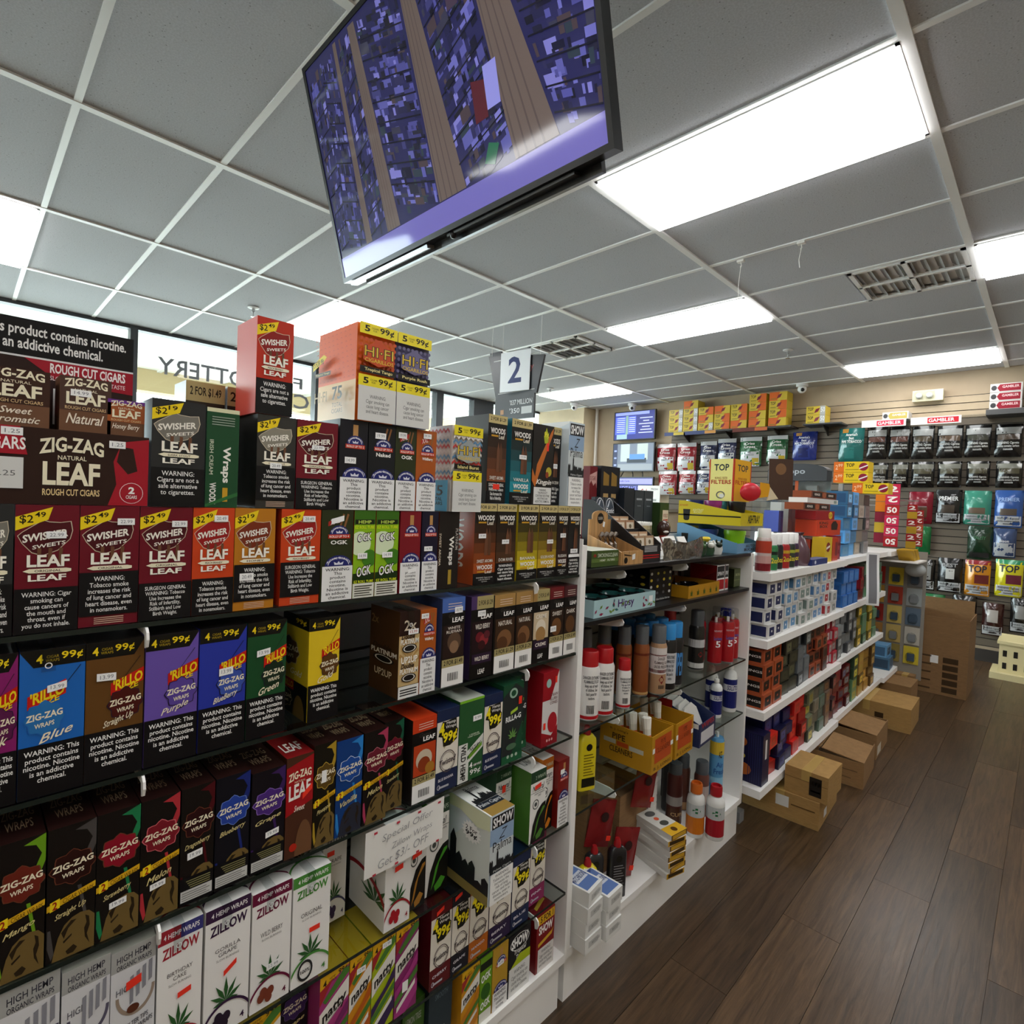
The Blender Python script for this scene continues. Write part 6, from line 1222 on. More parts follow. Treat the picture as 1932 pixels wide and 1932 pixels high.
# ---- second shelf: white charcoal cubes, then blue and red ones
G2 = 'white cube boxes on the far shelves'
pal = [('2a2e5a', 2), ('5a8ab8', 2), ('8a9a94', 2), ('6a94c0', 2), ('a83038', 2)]
cols = ['232a55', '232a55', '5a8cb8', '5a8cb8', '7d8f88', '7d8f88', '5c86b4', '6a94c0', 'a83038', '8a8e8c']
names = ['navy', 'navy', 'sky blue', 'sky blue', 'grey', 'grey', 'blue', 'pale blue', 'red', 'grey']
zz = ZC[1]
for r_ in range(4):
    for i in range(10):
        x = 2.52+i*.108+(.012 if (r_+i) % 3 == 0 else 0)
        ysh = .016*((r_*3+i*5) % 4)/3
        cube('charcoal_cube', 'white cube box with %s window, row %s up, column %s from left' % (names[i], ('one', 'two', 'three', 'four')[r_], ORD[i]), x, .905+ysh, zz+r_*.0625, .082, .0615, .082, 'd6d6d4', cols[i], cols[i], G2, rz=.03*((r_+i) % 3-1))
for r_ in range(3):
    for i in range(3): cube('blue_cube', 'bright blue cube box, row %s up, column %s in the far blue block' % (('one', 'two', 'three')[r_], ORD[i]), 3.76+i*.125, .925+.01*(r_ % 2), zz+r_*.071, .105, .07, .1, '2f6ab4', '3c7cc4', '2a5c9c', 'blue cube boxes')
    cube('red_cube', 'dark red box, row %s up, right of the far blue block' % ('one', 'two', 'three')[r_], 4.2, .93, zz+r_*.071, .11, .07, .1, '7a1820', '5a1016', '8a2028', 'dark red boxes', rz=.05*r_)
for r_ in range(3):
    for i in range(4): cube('green_tin', 'grey green packet, row %s up, column %s at the shelf end' % (('one', 'two', 'three')[r_], ORD[i]), 4.36+i*.115, .925, zz+r_*.075, .1, .074, .1, '5a6e5e', '3f7a50', '6a7e70', 'grey green packets')
# ---- third shelf
zz = ZC[2]
G3 = 'boxes on the third far shelf'
for r_ in range(4):
    for i in range(2): cube('coal_box', 'orange and black box, row %s up, column %s at the near shelf end' % (('one', 'two', 'three', 'four')[r_], ORD[i]), 2.53+i*.118, .915+.01*(r_ % 2), zz+r_*.0655, .108, .0645, .1, 'a8502c', '191513', '191513', 'orange and black boxes', rz=.03*(r_ % 2), txt='KINGS')
    for i in range(2): cube('olive_box', 'black olive box, row %s up, column %s beside the orange boxes' % (('one', 'two', 'three', 'four')[r_], ORD[i]), 2.775+i*.115, .915, zz+r_*.066, .104, .065, .1, '33342a', '55563e', '1c1d18', 'black olive boxes')
    for i in range(2): cube('clear_pack', 'grey clear packet, row %s up, column %s after the olive boxes' % (('one', 'two', 'three', 'four')[r_], ORD[i]), 3.0+i*.1, .92, zz+r_*.064, .09, .063, .09, '4c5054', '7a8084', '2c2f33', 'grey clear packets')
    for i in range(3): cube('brown_box', 'rust and black box, row %s up, column %s in the middle of the shelf' % (('one', 'two', 'three', 'four')[r_], ORD[i]), 3.2+i*.104, .92, zz+r_*.065+0, .094, .064, .09, '7a3a24', '1c1614', '2a1a16', 'rust and black boxes')
    for i in range(2): cube('silver_pack', 'red and silver wrapped pack, row %s up, column %s' % (('one', 'two', 'three', 'four')[r_], ORD[i]), 3.52+i*.1, .92, zz+r_*.066, .09, .065, .09, '8a2430', 'b8b4b2', '9a9a9c', 'red and silver packs', rz=.05*(r_ % 2))
    for i in range(4): cube('grey_cube', 'grey glassy cube pack, row %s up, column %s' % (('one', 'two', 'three', 'four')[r_], ORD[i]), 3.74+i*.112, .93, zz+r_*.066, .1, .065, .09, '6a6e70', '8c9294', '4a4e50', 'grey cube packs')
    for i in range(4): cube('mixed_pack', 'yellow and green packet, row %s up, column %s at the far shelf end' % (('one', 'two', 'three', 'four')[r_], ORD[i]), 4.2+i*.15, .93, zz+r_*.066, .12, .065, .09, ('8a7a2c', '4a6a4c')[i % 2], ('c8a838', '6a8a70')[i % 2], ('5a5020', '3a5a40')[i % 2], 'yellow and green packets')
# ---- bottom shelf
zz = ZC[3]
c = pbox('chocolate_box', 'tall navy box with orange oval prints standing at the shelf corner', 'box', 2.495, .862, zz, 2.575, 1.0, .225, '16163c', side='16163c')
c.E(.3, .78, .2, .1, 'b8642c', 'L'); c.E(.4, .25, .26, .12, 'b8642c', 'L'); c.E(.3, .5, .16, .06, 'c8b83c', 'L')
for i in range(6): c.R(.55+i*.07, .02, .57+i*.07, .98, '2c2c5c', 'L')
c.R(.35, .5, .6, .88, 'dcdce0'); c.done()
for r_ in range(4):
    for i in range(3):
        red = i == 0 and r_ < 3
        cube('red_box' if red else 'navy_box', '%s box, row %s up, column %s near the low shelf corner' % ('bright red' if red else 'navy', ('one', 'two', 'three', 'four')[r_], ORD[i]), 2.66+i*.11, .915+.012*(r_ % 2), zz+r_*.0625, .1, .0615, .09, 'a82418' if red else '1c1d4a', 'c8402c' if red else '3c3f74', '8a1c14' if red else '14153a', 'navy and red boxes on the low shelf', rz=.04*(r_ % 2))
    for i in range(2): cube('crimson_box', 'crimson box, row %s up, column %s after the navy boxes' % (('one', 'two', 'three', 'four')[r_], ORD[i]), 2.99+i*.108, .92, zz+r_*.0655, .098, .0645, .09, 'a0201c', 'c84030', '7a1814', 'crimson boxes')
    for i in range(5): cube('speckled_pack', 'grey green speckled pack, row %s up, column %s of the low shelf block' % (('one', 'two', 'three', 'four')[r_], ORD[i]), 3.21+i*.105, .92, zz+r_*.065, .095, .064, .09, ('5a604c', '6a6458', '4c5a4e', '5a4a40', '4a3438')[i], ('a89a3c', '8a8470', '7a8a80', 'a87a50', '8a3c40')[i], ('3c4034', '4a463e', '3a443c', '44362e', '38282a')[i], 'speckled packs', rz=.04*((r_+i) % 2))
    for i in range(3): cube('maroon_pack', 'maroon pack, row %s up, column %s toward the far end' % (('one', 'two', 'three', 'four')[r_], ORD[i]), 3.76+i*.12, .93, zz+r_*.065, .108, .064, .09, '6a1c20', ('8a3034', '5a6078', '9aa0a4')[i], '4a1418', 'maroon packs')
    for i in range(4): cube('amber_pack', 'amber clear pack, row %s up, column %s by the big cardboard box' % (('one', 'two', 'three', 'four')[r_], ORD[i]), 4.14+i*.16, .93, zz+r_*.072, .13, .071, .1, ('4a6a4c', '8a6a34', '8a6a34', '7a5a30')[i], ('b8b040', 'c8a840', 'c89a3c', 'a88a48')[i], ('3a5440', '6a4c28', '6a4c28', '5c4426')[i], 'amber packs')
for r_ in range(2): cube('blue_lamp_box', 'pale blue box, %s of two at the far low shelf end' % ('lower', 'upper')[r_], 5.22, .93, zz+r_*.095, .16, .094, .12, '5a8ab0', '2a3c54', '3a5a78', 'pale blue boxes')
# ---- top shelf
zz = ZC[0]
can('red and white cleaner bottle at the near corner of the top shelf', 2.485, .90, zz, .032, .19, 'c8b4b0', 'e8e4e0', .04, [(0, .25, '7a1c24'), (.25, .5, 'c89a94'), (.6, 1, 'b8402c')], name='detox_bottle', group='detox bottles on the top far shelf')
for i, (x, y, body, capc, band, lb) in enumerate(((2.575, .905, '2a7a48', 'e8e8e6', '1c2c24', 'green bottle with white cap'), (2.655, .91, '15151a', 'e8e8e6', '2a2a30', 'black bottle with white cap'), (2.73, .905, 'a01c20', 'f0f0ee', 'c8a02c', 'red bottle with white cap'), (2.805, .905, '23302a', 'f0f0ee', 'a8b03c', 'dark green bottle with white cap'), (2.875, .91, '3a2044', 'f0f0ee', 'b8a83c', 'purple bottle with white cap'), (2.72, 1.0, 'c8c8c4', 'f4f4f2', 'c84030', 'white bottle behind the red one'), (2.80, 1.0, 'c8c8c4', 'f4f4f2', 'c84030', 'white bottle behind the green one'))):
    can(lb+' on the top shelf of the far gondola', x, y, zz, .034, .165, body, capc, .05, [TXT(.3, .55, '12oz', 'e0d040', -160, -90), (.7, .85, band)], name='detox_bottle', group='detox bottles on the top far shelf')
b_ = MB().lathe([(0, 0), (.05, .0), (.06, .03), (.055, .08), (.035, .13), (.02, .15), (.028, .165)], mat('5a4048', .2, kind='wrap'), n=14).build('gift_bag', smooth=True); b_.location = (3.0, .92, zz+.001); tag(b_, 'dark wrapped gathered bag between the bottles and yellow box', 'bag')
c = pbox('card_box', 'flat navy box lying along the top shelf edge', 'box', 3.02, .855, zz, 3.28, .91, .03, '2c3a74', top='4a5a90'); c.E(.2, .5, .05, .3, 'e0e4f0'); c.done()
c = pbox('filter_pack', 'small yellow pack with red ball on the top shelf', 'pack', 3.30, .875, zz, 3.43, .94, .135, 'd8b82c', side='c8a41c'); c.E(.45, .6, .28, .2, '8a1c24'); c.P([(.2, .6), (.7, .68), (.7, .6), (.2, .5)], 'e8e4dc'); c.done()
c = pbox('orange_pack', 'orange red pack right of the yellow one', 'pack', 3.46, .88, zz, 3.57, .95, .13, 'b8381c'); c.R(.5, .2, .9, .8, '7a2a30'); c.done()
for r_ in range(3):
    c = pbox('plum_pack', 'maroon clear pack, %s up at the shelf joint' % ORD[r_], 'pack', 3.585, .89, zz+r_*.046, 3.66, .95, .045, '7a1c30', 'maroon clear packs'); c.E(.5, .5, .2, .3, 'a84a58'); c.done()
for i in range(2):
    c = pbox('orange_pack', 'orange pack under the grinder picture box, %s of two' % ('left', 'right')[i], 'pack', 3.32+i*.17, .955, zz, 3.47+i*.17, 1.04, .118, 'a8381c', 'orange packs under the box'); c.R(.1, .2, .9, .8, '8a2c24'); c.done()
c = pbox('grinder_box', 'orange red box with a black grinder picture', 'box', 3.33, .93, zz+.1375, 3.80, 1.04, .09, 'c83c1c'); c.T('KING\nBOX', .1, .5, .45, .9, '1c1410', b=.03); c.P([(.6, .35), (.85, .35), (.88, .7), (.78, .95), (.66, .9), (.58, .7)], '17130f'); c.done()
c = pbox('red_carton', 'red carton with a yellow 2.19 disc', 'carton', 3.32, .935, zz+.2292, 3.68, 1.04, .05, '9a141c'); c.E(.78, .5, .11, .42, 'e0b82c'); c.T('2.19', .70, .35, .86, .65, '1c1408'); c.done()
for i, (dx, dz, lb) in enumerate(((0, .281, 'long rust carton with two black panels'), (.12, .349, 'long rust carton set on a white one'))):
    c = pbox('long_carton', lb, 'carton', 3.14+dx, .945, zz+dz, 3.62+dx, 1.04, .038, '7a3a20', 'long rust cartons'); c.R(.05, .15, .40, .85, '17110e'); c.R(.58, .15, .95, .85, '17110e'); c.E(.49, .5, .07, .4, 'a85a38'); c.T('KINGS', .12, .35, .32, .68, 'e8dcd0', b=.03); c.T('KINGS', .66, .35, .86, .68, 'e8dcd0', b=.03); c.done()
c = pbox('white_carton', 'long white carton between two rust ones', 'carton', 3.2, .945, zz+.3205, 3.78, 1.04, .027, 'd8d6d0'); c.R(.85, .2, .95, .8, '7a8a80'); c.done()
for r_ in range(5):
    for i in range(4):
        cube('clear_stack', '%s packet, row %s up, column %s at the back of the top shelf' % (('sky blue', 'grey')[i > 1], ('one', 'two', 'three', 'four', 'five')[r_], ORD[i]), 3.95+i*.16, .98, zz+r_*.082, .14, .081, .12, ('4a88b8', '4a88b8', '8a8478', '6c6e70')[i], ('7ab0d8', '5a98c8', 'a89c8c', '8c8e90')[i], ('3a6a98', '3a6a98', '6a6458', '505254')[i], 'packets stacked at the back of the top shelf')
for i, (dx, dz) in enumerate(((0, 0), (.0, .0735), (.14, -.0735))):
    c = Carton('long yellow and orange paper carton, %s of three high on the top shelf' % ('lower', 'upper', 'lowest')[i], -.105, 0, .21, .072, 'e0bc1c', d=.14, y=-.07, name='paper_carton', group='yellow paper cartons on the top far shelf')
    c.root.location = (4.42, 1.02-dx*.0-(.12 if i == 2 else 0), zz+.485+dz); c.root.rotation_euler = (0, 0, -math.pi/2)
    c.R(0, 0, .30, 1, 'd86a1c'); c.T('2⁹⁹', .05, .25, .26, .8, 'f0c8a0'); c.T('TOP', .36, .5, .6, .85, '1c1810', b=.03); c.R(.34, .2, .72, .26, '8a7a1c'); c.E(.86, .5, .13, .38, '8a1830'); c.P([(.74, .4), (.98, .7), (.98, .58), (.74, .28)], 'e8e0dc'); c.done()
# price tag curling off the shelf edge
q = MB(); n = 10; vs = []
for i in range(n+1):
    a = i/n; off = -.012-.05*math.sin(a*2.2)*a
    vs += [(-.036, off, -.33*a), (.036, off, -.33*a)]
q.add(vs, [(2*i, 2*i+1, 2*i+3, 2*i+2) for i in range(n)], mat('e8e8e6', .5)); t = thing('shelf_tag', 'long curled white and black strip hanging off the top shelf edge', 'tag', (4.1, .815, zz+.03), -1.1); q.build('strip', t)
q = MB(); vs = []
for i in range(n+1):
    a = .04+.92*i/n; off = -.0135-.05*math.sin(a*2.2)*a
    vs += [(-.022, off, -.33*a), (.022, off, -.33*a)]
q.add(vs, [(2*i, 2*i+1, 2*i+3, 2*i+2) for i in range(n)], pm('77777a')); q.build('printed_panel', t)
# clip strips of packs hanging at the far end
MB().box(*bx(4.87, 1.19, 1.15, 4.90, 1.22, 1.69), STEEL).build('display_post', t0)
for x_, y_, z_ in ((4.885, .80, 1.676), (5.0, .72, 1.531), (5.05, .68, 1.491)): MB().box(*bx(x_-.004, y_, z_, x_+.004, 1.20, z_+.008), STEEL).build('display_arm', t0)
MB().box(*bx(4.9, 1.195, 1.49, 5.06, 1.215, 1.54), STEEL).build('display_rail', t0)
MB().box(*bx(4.886, .93, 1.62, 4.914, .94, 1.684), STEEL).build('display_arm', t0)
def strip(label, x, y, z0, n, w_, h, cols_, txts, rz=-math.pi/2):
    t = thing('pack_strip', label, 'strip', (x, y, z0), rz, 'hanging strips of packs')
    MB().box(-.008, .001, -n*h, .008, .003, .02, CLEAR).build('hanging_strip', t)
    for i in range(n):
        pk_ = MB().box(-w_/2, -.014, -(i+1)*h+.002, w_/2, 0, -i*h-.002, pm(cols_[i % len(cols_)])).build('pack', t)
        if txts[i % len(txts)]:
            q = MB(); fl_ = -1 if i % 2 else 1
            q.text(txts[i % len(txts)], lambda a, c_, i=i: (-w_*.36*fl_+w_*.72*a*fl_, -.0146, -(i+.5)*h-fl_*h*.28+fl_*h*.56*c_), pm('f0e8e0'), b=.03); q.build('lettering', pk_)
strip('red hanging strip of packs printed 50', 4.88, .86, 1.655, 6, .088, .078, ['c0284a', 'c0284a', 'a81c24'], ['2', '2', '50', '50', '50', '50'])
strip('orange and yellow hanging strip left of the red one', 4.9, .935, 1.60, 5, .07, .078, ['d8781c', 'd8781c', '7a1c30', 'b89a2c', '7a1c30', '3a3a50'], ['', '', '', '', '', ''])
strip('small red and yellow hanging strip right of the red one', 5.0, .755, 1.51, 6, .06, .055, ['a02020', 'b89428'], ['2', ''])
strip('second small red and yellow strip at the gondola end', 5.05, .715, 1.47, 5, .045, .055, ['a02020', 'a02020', 'b8502c'], ['2'])
HALF_ = math.pi/2
for i in range(5):
    b_ = MB().box(-.05, -.003, -.07, .05, .003, .07, pm(('c8a02c', 'd8b43c')[i % 2])).build('foil_packet'); b_.location = (5.05+.055*i, .79, 1.081+.043); b_.rotation_euler = (-.95, 0, HALF_)
    tag(b_, 'gold foil packet fanned out at the gondola end, %s from left' % ORD[i], 'packet', 'fanned gold packets')
    MB().box(-.03, -.0034, -.04, .03, -.003, .04, pm('7a4a1c')).build('printed_panel', b_)
hw_ = MB(); b_ = hw_.box(4.985, .70, 1.07, 5.36, 1.0, 1.08, WHITE).build('wire_shelf'); tag(b_, 'small white end shelf under the fanned gold packets', 'shelf')
# hanging blister packs on the gondola end
k = 0
for r_ in range(5):
    for i in range(3):
        cc = [('a83028', 'd8c040', '6a6a6c'), ('b89040', 'a84030', '9aa0a0'), ('9a2c24', 'c8b060', '5a6a7a'), ('a87a40', 'b8a060', 'b8b4a8'), ('a01c20', '8a7a40', 'c8b438')][r_][i]
        t = thing('blister_pack', '%s blister pack on the gondola end, row %s down' % (('left', 'middle', 'right')[i], ('one', 'two', 'three', 'four', 'five')[r_]), 'pack', (5.376, 1.02-i*.125, 1.0-r_*.155), -math.pi/2, 'blister packs on the gondola end')
        MB().box(-.05, -.002, -.14, .05, .002, 0, pm(cc)).build('card', t); MB().ball((0, -.0195, -.085), (.036, .017, .045), CLEAR, 10, 6).build('blister', t, smooth=True); MB().box(-.024, -.014, -.115, .024, -.0035, -.055, pm('8a8c8e' if r_ % 2 else '4a5a6a')).build('content', t)
b_ = MB().box(5.383, .70, .12, 5.40, 1.2, 1.14, mat('8a857c', .7)).build('end_panel'); tag(b_, 'grey end panel of the far gondola carrying blister packs', 'panel')
q = MB().ball((0, 0, 0), (.07, .07, .055), mat('a8acac', .25, kind='wrap'), 14, 8); b_ = q.build('plastic_bag', smooth=True); b_.location = (5.3, .76, 1.0); tag(b_, 'crumpled clear plastic bag hanging at the gondola end', 'bag')
# countertop case
t = thing('lighter_case', 'grey countertop display case with arched header holding boxed lighters', 'case', (4.8, 1.49, ZC[0]+.001), -math.pi/2)
t.scale = (1.3, 1.0, 1.2)
GC = mat('2c2f33', .4)
MB().prism([(-.17, .43), (.17, .43), (.17, .50)] + [(.17*math.cos(math.radians(a)), .50+.045*math.sin(math.radians(a))) for a in range(15, 170, 15)] + [(-.17, .50)], -.07, .07, GC).build('header', t)
MB().box(-.17, .05, .0, .17, .06, .43, mat('8a8c8e', .4)).build('back', t); MB().box(-.17, -.07, 0, .17, .05, .06, GC).build('base', t)
MB().box(-.17, -.07, .06, -.165, .05, .43, CLEAR).build('side_pane', t); MB().box(.165, -.07, .06, .17, .05, .43, CLEAR).build('side_pane', t); MB().box(-.165, -.07, .06, .165, -.067, .43, CLEAR).build('front_pane', t); MB().box(-.006, -.06, .06, .012, -.05, .43, pm('c85a30')).build('divider', t)
q = MB(); q.text('zippo', lambda a, c_: (-.08+.13*a, -.0706, .465+.045*c_), pm('9aa0a4'), b=.02); q.build('lettering', t)
for i in range(2):
    for j in range(3): MB().box(-.15+i*.07, -.03, .09+j*.11, -.09+i*.07, .03, .18+j*.11, pm('17181a')).build('lighter_box', t)
for j in range(3): MB().box(.05, -.02, .09+j*.11, .11, .03, .18+j*.11, pm(('a85a44', 'b8b0a4', '9a9c9c')[j])).build('lighter_box', t)
c = Carton('dark brown card with round emblem leaning on the lighter case', 3.28, ZC[0]+.332, .13, .24, '3a2416', d=.006, y=1.13, name='display_card', cat='card'); c.root.rotation_euler = (-.1, 0, -1.0); c.E(.5, .75, .22, .14, '6a4a2c', part='emblem'); c.done()
t = thing('acrylic_bin', 'clear acrylic bin with blue and white packets behind the bottles', 'bin', (3.33, 1.13, ZC[0]+.001))
MB().box(-.2, -.08, 0, .2, .08, .15, mat('55585c', .5)).build('riser', t); MB().box(-.2, -.08, .15, .2, -.077, .33, CLEAR).box(-.2, .077, .15, .2, .08, .33, CLEAR).build('pane', t)
MB().box(-.12, -.04, .152, -.05, .04, .27, pm('4a5aa8')).build('blue_packet', t); MB().box(.0, -.05, .152, .16, .05, .32, pm('b8b8b0')).build('white_packet', t)

# ---------------------------------------------------------------- cardboard boxes on the floor
KB = mat('a07c46', .85, kind='cardboard'); KB2 = mat('8a6840', .85, kind='cardboard'); TAPE = mat('b09050', .35)
def floorbox(label, x, y, zz, w_, d_, h, rz, m=KB, flaps=None, txt=None, name='cardboard_box'):
    t = thing(name, label, 'box', (x, y, zz+.001), rz, 'cardboard boxes on the floor'); a, b_ = w_/2, d_/2
    if flaps:
        MB().box(-a, -b_, 0, a, b_, .004, m).build('bottom', t)
        MB().box(-a, -b_, .004, a, -b_+.004, h, m).build('side_wall', t); MB().box(-a, b_-.004, .004, a, b_, h, m).build('side_wall', t)
        MB().box(-a, -b_+.004, .004, -a+.004, b_-.004, h, m).build('side_wall', t)
        if flaps != 'open_end': MB().box(a-.004, -b_+.004, .004, a, b_-.004, h, m).build('side_wall', t)
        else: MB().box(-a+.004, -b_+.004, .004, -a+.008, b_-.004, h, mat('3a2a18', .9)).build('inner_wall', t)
        if flaps in ('open_end', 'half'): MB().prism([(-b_, h), (b_*.4, h+.02), (b_*.4, h+.024), (-b_, h+.004)], -a, a*.7, m, 'x').build('flap', t); MB().prism([(b_, h), (b_*.45, h+.018), (b_*.45, h+.022), (b_, h+.004)], -a*.9, a*.95, m, 'x').build('flap', t)
    else:
        MB().box(-a, -b_, 0, a, b_, h, m).build('carton', t); MB().box(-a-.0006, -.02, h*.6, a+.0006, .02, h+.0006, TAPE).build('tape', t)
    if txt:
        q = MB()
        for f_, s_, x0, z0, x1, z1, col in txt:
            fn = (lambda u_, v_: (-a+w_*(x0+(x1-x0)*u_), -b_-.0008, h*(z0+(z1-z0)*v_))) if f_ == 'F' else (lambda u_, v_: (-a-.0008, b_-d_*(x0+(x1-x0)*u_), h*(z0+(z1-z0)*v_)))
            if s_: q.text(s_, fn, pm(col), b=.02)
            else: q.add([fn(0, 0), fn(1, 0), fn(1, 1), fn(0, 1)], [(0, 1, 2, 3)], pm(col))
        q.build('printed_marks', t)
    return t
floorbox('flat sealed cardboard box at the bottom of the nearest pile', 2.885, .86, 0, .36, .33, .125, .05, KB, txt=[('L', '', .45, .45, .62, .85, 'd8d6d0'), ('L', '', .05, .7, .3, .76, '5a4020'), ('L', '', .65, .6, .95, .64, '5a4020'), ('F', '', .25, .2, .4, .5, 'd8d6d0')])
floorbox('upper cardboard box with a black upside down logo', 2.83, .748, .127, .22, .18, .12, .0, KB, txt=[('L', '', .58, .15, .86, .85, '1c1610'), ('L', 'KAV', .82, .72, .62, .55, 'b89050'), ('L', '', .62, .3, .84, .36, 'b89050'), ('L', '', .0, .60, 1, .62, '6a5028')])
floorbox('open cardboard box with a bent flap and dark empty inside', 3.46, .79, 0, .34, .28, .135, .06, KB2, flaps='open_end', txt=[('L', '', .1, .6, .9, .63, '5a4428'), ('L', '', .2, .3, .8, .33, '5a4428')])
floorbox('half open cardboard box behind the bent flap', 3.93, .86, 0, .36, .36, .14, .03, KB2, flaps='half', txt=[('F', '', .1, .1, .4, .5, 'c8c0b0')])
floorbox('long low cardboard box reaching out under the shelf', 4.55, .86, 0, .36, .50, .16, .02, KB, txt=[('L', '', .6, .3, .7, .6, '3a2a18')])
floorbox('flat cardboard box behind the long low one', 5.12, .92, 0, .30, .44, .155, .0, KB2)
floorbox('small upright cardboard box with a dark emblem by the shelf foot', 5.348, .79, 0, .12, .12, .165, .0, KB2, txt=[('L', '', .3, .3, .7, .7, '3a2a1c')])
t = floorbox('big open cardboard box with checklist print and white label', 5.80, .615, 0, .50, .37, .62, .0, mat('80603c', .85, kind='cardboard'), flaps='plain', name='moving_box', txt=[('L', '', .36, .40, .50, .50, 'e0dedA'.lower())] + [('L', '', .06, .05+i*.105, .12, .09+i*.105, '4a3620') for i in range(5)] + [('L', '', .16, .055+i*.105, .38, .075+i*.105, '4a3620') for i in range(5)] + [('L', '', .58, .04+i*.095, .84, .11+i*.095, '3c2c1a') for i in range(5)])
MB().box(.246, -.17, .62, .25, .17, .72, mat('80603c', .85, kind='cardboard')).build('flap', t)
# model house on the floor at the back wall
HC = mat('d8cc9c', .5)
t = thing('model_house', 'cream model building with rows of small windows on the floor', 'model', (6.75, .16, 0), 0)
MB().box(-.2, -.22, 0, .2, .20, .055, HC).build('foundation', t); wl_ = MB().box(-.14, -.16, .055, .14, .145, .31, HC).build('walls', t); MB().box(-.155, -.175, .31, .155, .16, .335, HC).build('cornice', t); MB().prism([(-.1, .335), (.1, .335), (0, .385)], -.16, .14, mat('c8bc8c', .5)).build('roof', t)
for r_ in range(2):
    for i in range(4):
        y = .105-i*.072
        MB().box(-.1425, y-.014, .09+r_*.11, -.1395, y+.014, .145+r_*.11, mat('14120e', .4)).build('window', wl_)
        x = -.105+i*.072
        MB().box(x-.014, -.1625, .09+r_*.11, x+.014, -.1595, .145+r_*.11, mat('14120e', .4)).build('window', wl_)
# ---------------------------------------------------------------- back wall: pouches, cartons, screens
HALF = -math.pi/2
def pouch(label, y, w_, zt, h, body, zones, txts=(), group='tobacco pouches on the back wall', x=7.19):
    """hanging pouch; zones (u0, v0, u1, v1, colour) and txts (text, u0, v0, u1, v1, colour) lie on its bulging front"""
    t = thing('tobacco_pouch', label, 'pouch', (x, y, zt-h), HALF, group)
    rr = random.Random(int(y*1000)+int(zt*77)); ph = rr.random()*6
    def S(u_, v_, o=0):
        b_ = .05*(math.sin(math.pi*min(1, max(0, u_)))**.6)*(math.sin(math.pi*min(1, max(0, v_*.93)))**.7)
        b_ += .005*math.sin(8*u_+ph+5*v_)*math.sin(9*v_+ph)*(1 if .05 < v_ < .95 else 0)
        pin = 1-.07*math.sin(math.pi*v_)**2*0+.03*(v_-.5)
        return ((u_-.5)*w_*pin, -b_-o, v_*h)
    def patch(q, u0, v0, u1, v1, m, o, n=6):
        k = max(2, int(n*(v1-v0)+1)); vs = [S(u0+(u1-u0)*i/n, v0+(v1-v0)*j/k, o) for j in range(k+1) for i in range(n+1)]
        q.add(vs, [(j*(n+1)+i, j*(n+1)+i+1, (j+1)*(n+1)+i+1, (j+1)*(n+1)+i) for j in range(k) for i in range(n)], m)
    q = MB(); F = mat(body, .22, .1, kind='wrap', coat=.6)
    patch(q, 0, 0, 1, 1, F, 0, 10)
    q.add([S(0, 0), S(1, 0), S(1, 1), S(0, 1)], [(0, 3, 2, 1)], F)
    pb = q.build('pouch', t, smooth=True)
    q = MB()
    for i, (u0, v0, u1, v1, c_) in enumerate(zones): patch(q, u0, v0, u1, v1, mat(c_, .25, .1, kind='wrap', coat=.5), .0012+.0006*i)
    if zones: pb = q.build('printed_label', t, smooth=True)
    q = MB()
    for s_, u0, v0, u1, v1, c_ in txts: q.text(s_, lambda a, b_: S(u0+(u1-u0)*a, v0+(v1-v0)*b_, .006), pm(c_), b=.02)
    if txts: q.build('lettering', pb)
    MB().tube([(0, .055, h*.965), (0, -.02, h*.965)], .003, STEEL, 6).build('peg', t)
    return t
WN = 'WARNING: Cigarette\nsmoke contains carbon\nmonoxide'
def crisscross(label, y, w_, zt, h, col):
    pouch(label, y, w_, zt, h, col, [(.08, .0, .92, .5, 'c4c4c6'), (.02, .86, .98, 1, 'c8c8c8'), (.62, .05, .9, .28, 'b8a030')], [('Criss\nCross', .25, .62, .75, .82, 'e8e4e0'), ('PIPE\nTOBACCO', .3, .36, .7, .5, '4a4a50')])
r1 = [(4.025, .30, 2.314, .38, '8a1420', 'crimson and silver pouch, upper leftmost beside the screens'), (3.71, .29, 2.316, .39, '8a1420', 'crimson and silver pouch, second in the upper row'), (3.392, .235, 2.323, .38, '1c2448', 'navy and silver pouch, first of two in the upper row'), (3.138, .25, 2.347, .38, '1c2448', 'navy and silver pouch, right of its twin'), (2.826, .28, 2.352, .375, '1c5a30', 'green and silver pouch, first of two in the upper row'), (2.501, .25, 2.356, .35, '1c5a30', 'green and silver pouch, right of its twin')]
for y, w_, zt, h, c_, lb in r1: crisscross(lb, y, w_, zt, h, c_)
for y, w_, zt, h, c_, lb in ((3.985, .29, 1.925, .34, '8a1420', 'crimson and silver pouch, lower left below its twin'), (3.683, .25, 1.925, .32, '8a1420', 'crimson and silver pouch, second in the lower row'), (3.43, .22, 1.93, .32, '1c2448', 'navy and silver pouch in the lower row')): crisscross(lb, y, w_, zt, h, c_)
pouch('deep blue pouch with white lettering, alone on the slats', 2.186, .27, 2.384, .34, '1c2c78', [(.2, .05, .75, .5, '2a3c88'), (.15, .86, .4, .97, 'b88a4c'), (.28, .1, .68, .42, '1a2560')], [("America's\nBest\nPIPE TOBACCO", .12, .54, .9, .84, 'e8ecf4')])
pouch('teal pouch with white lettering beside the black ones', 1.694, .25, 2.398, .385, '1a6460', [(.15, .86, .4, .98, 'b8843c'), (.25, .1, .65, .42, '2a7a74')], [("America's\nBest\nPIPE TOBACCO", .15, .55, .92, .84, 'e8f0ec')])
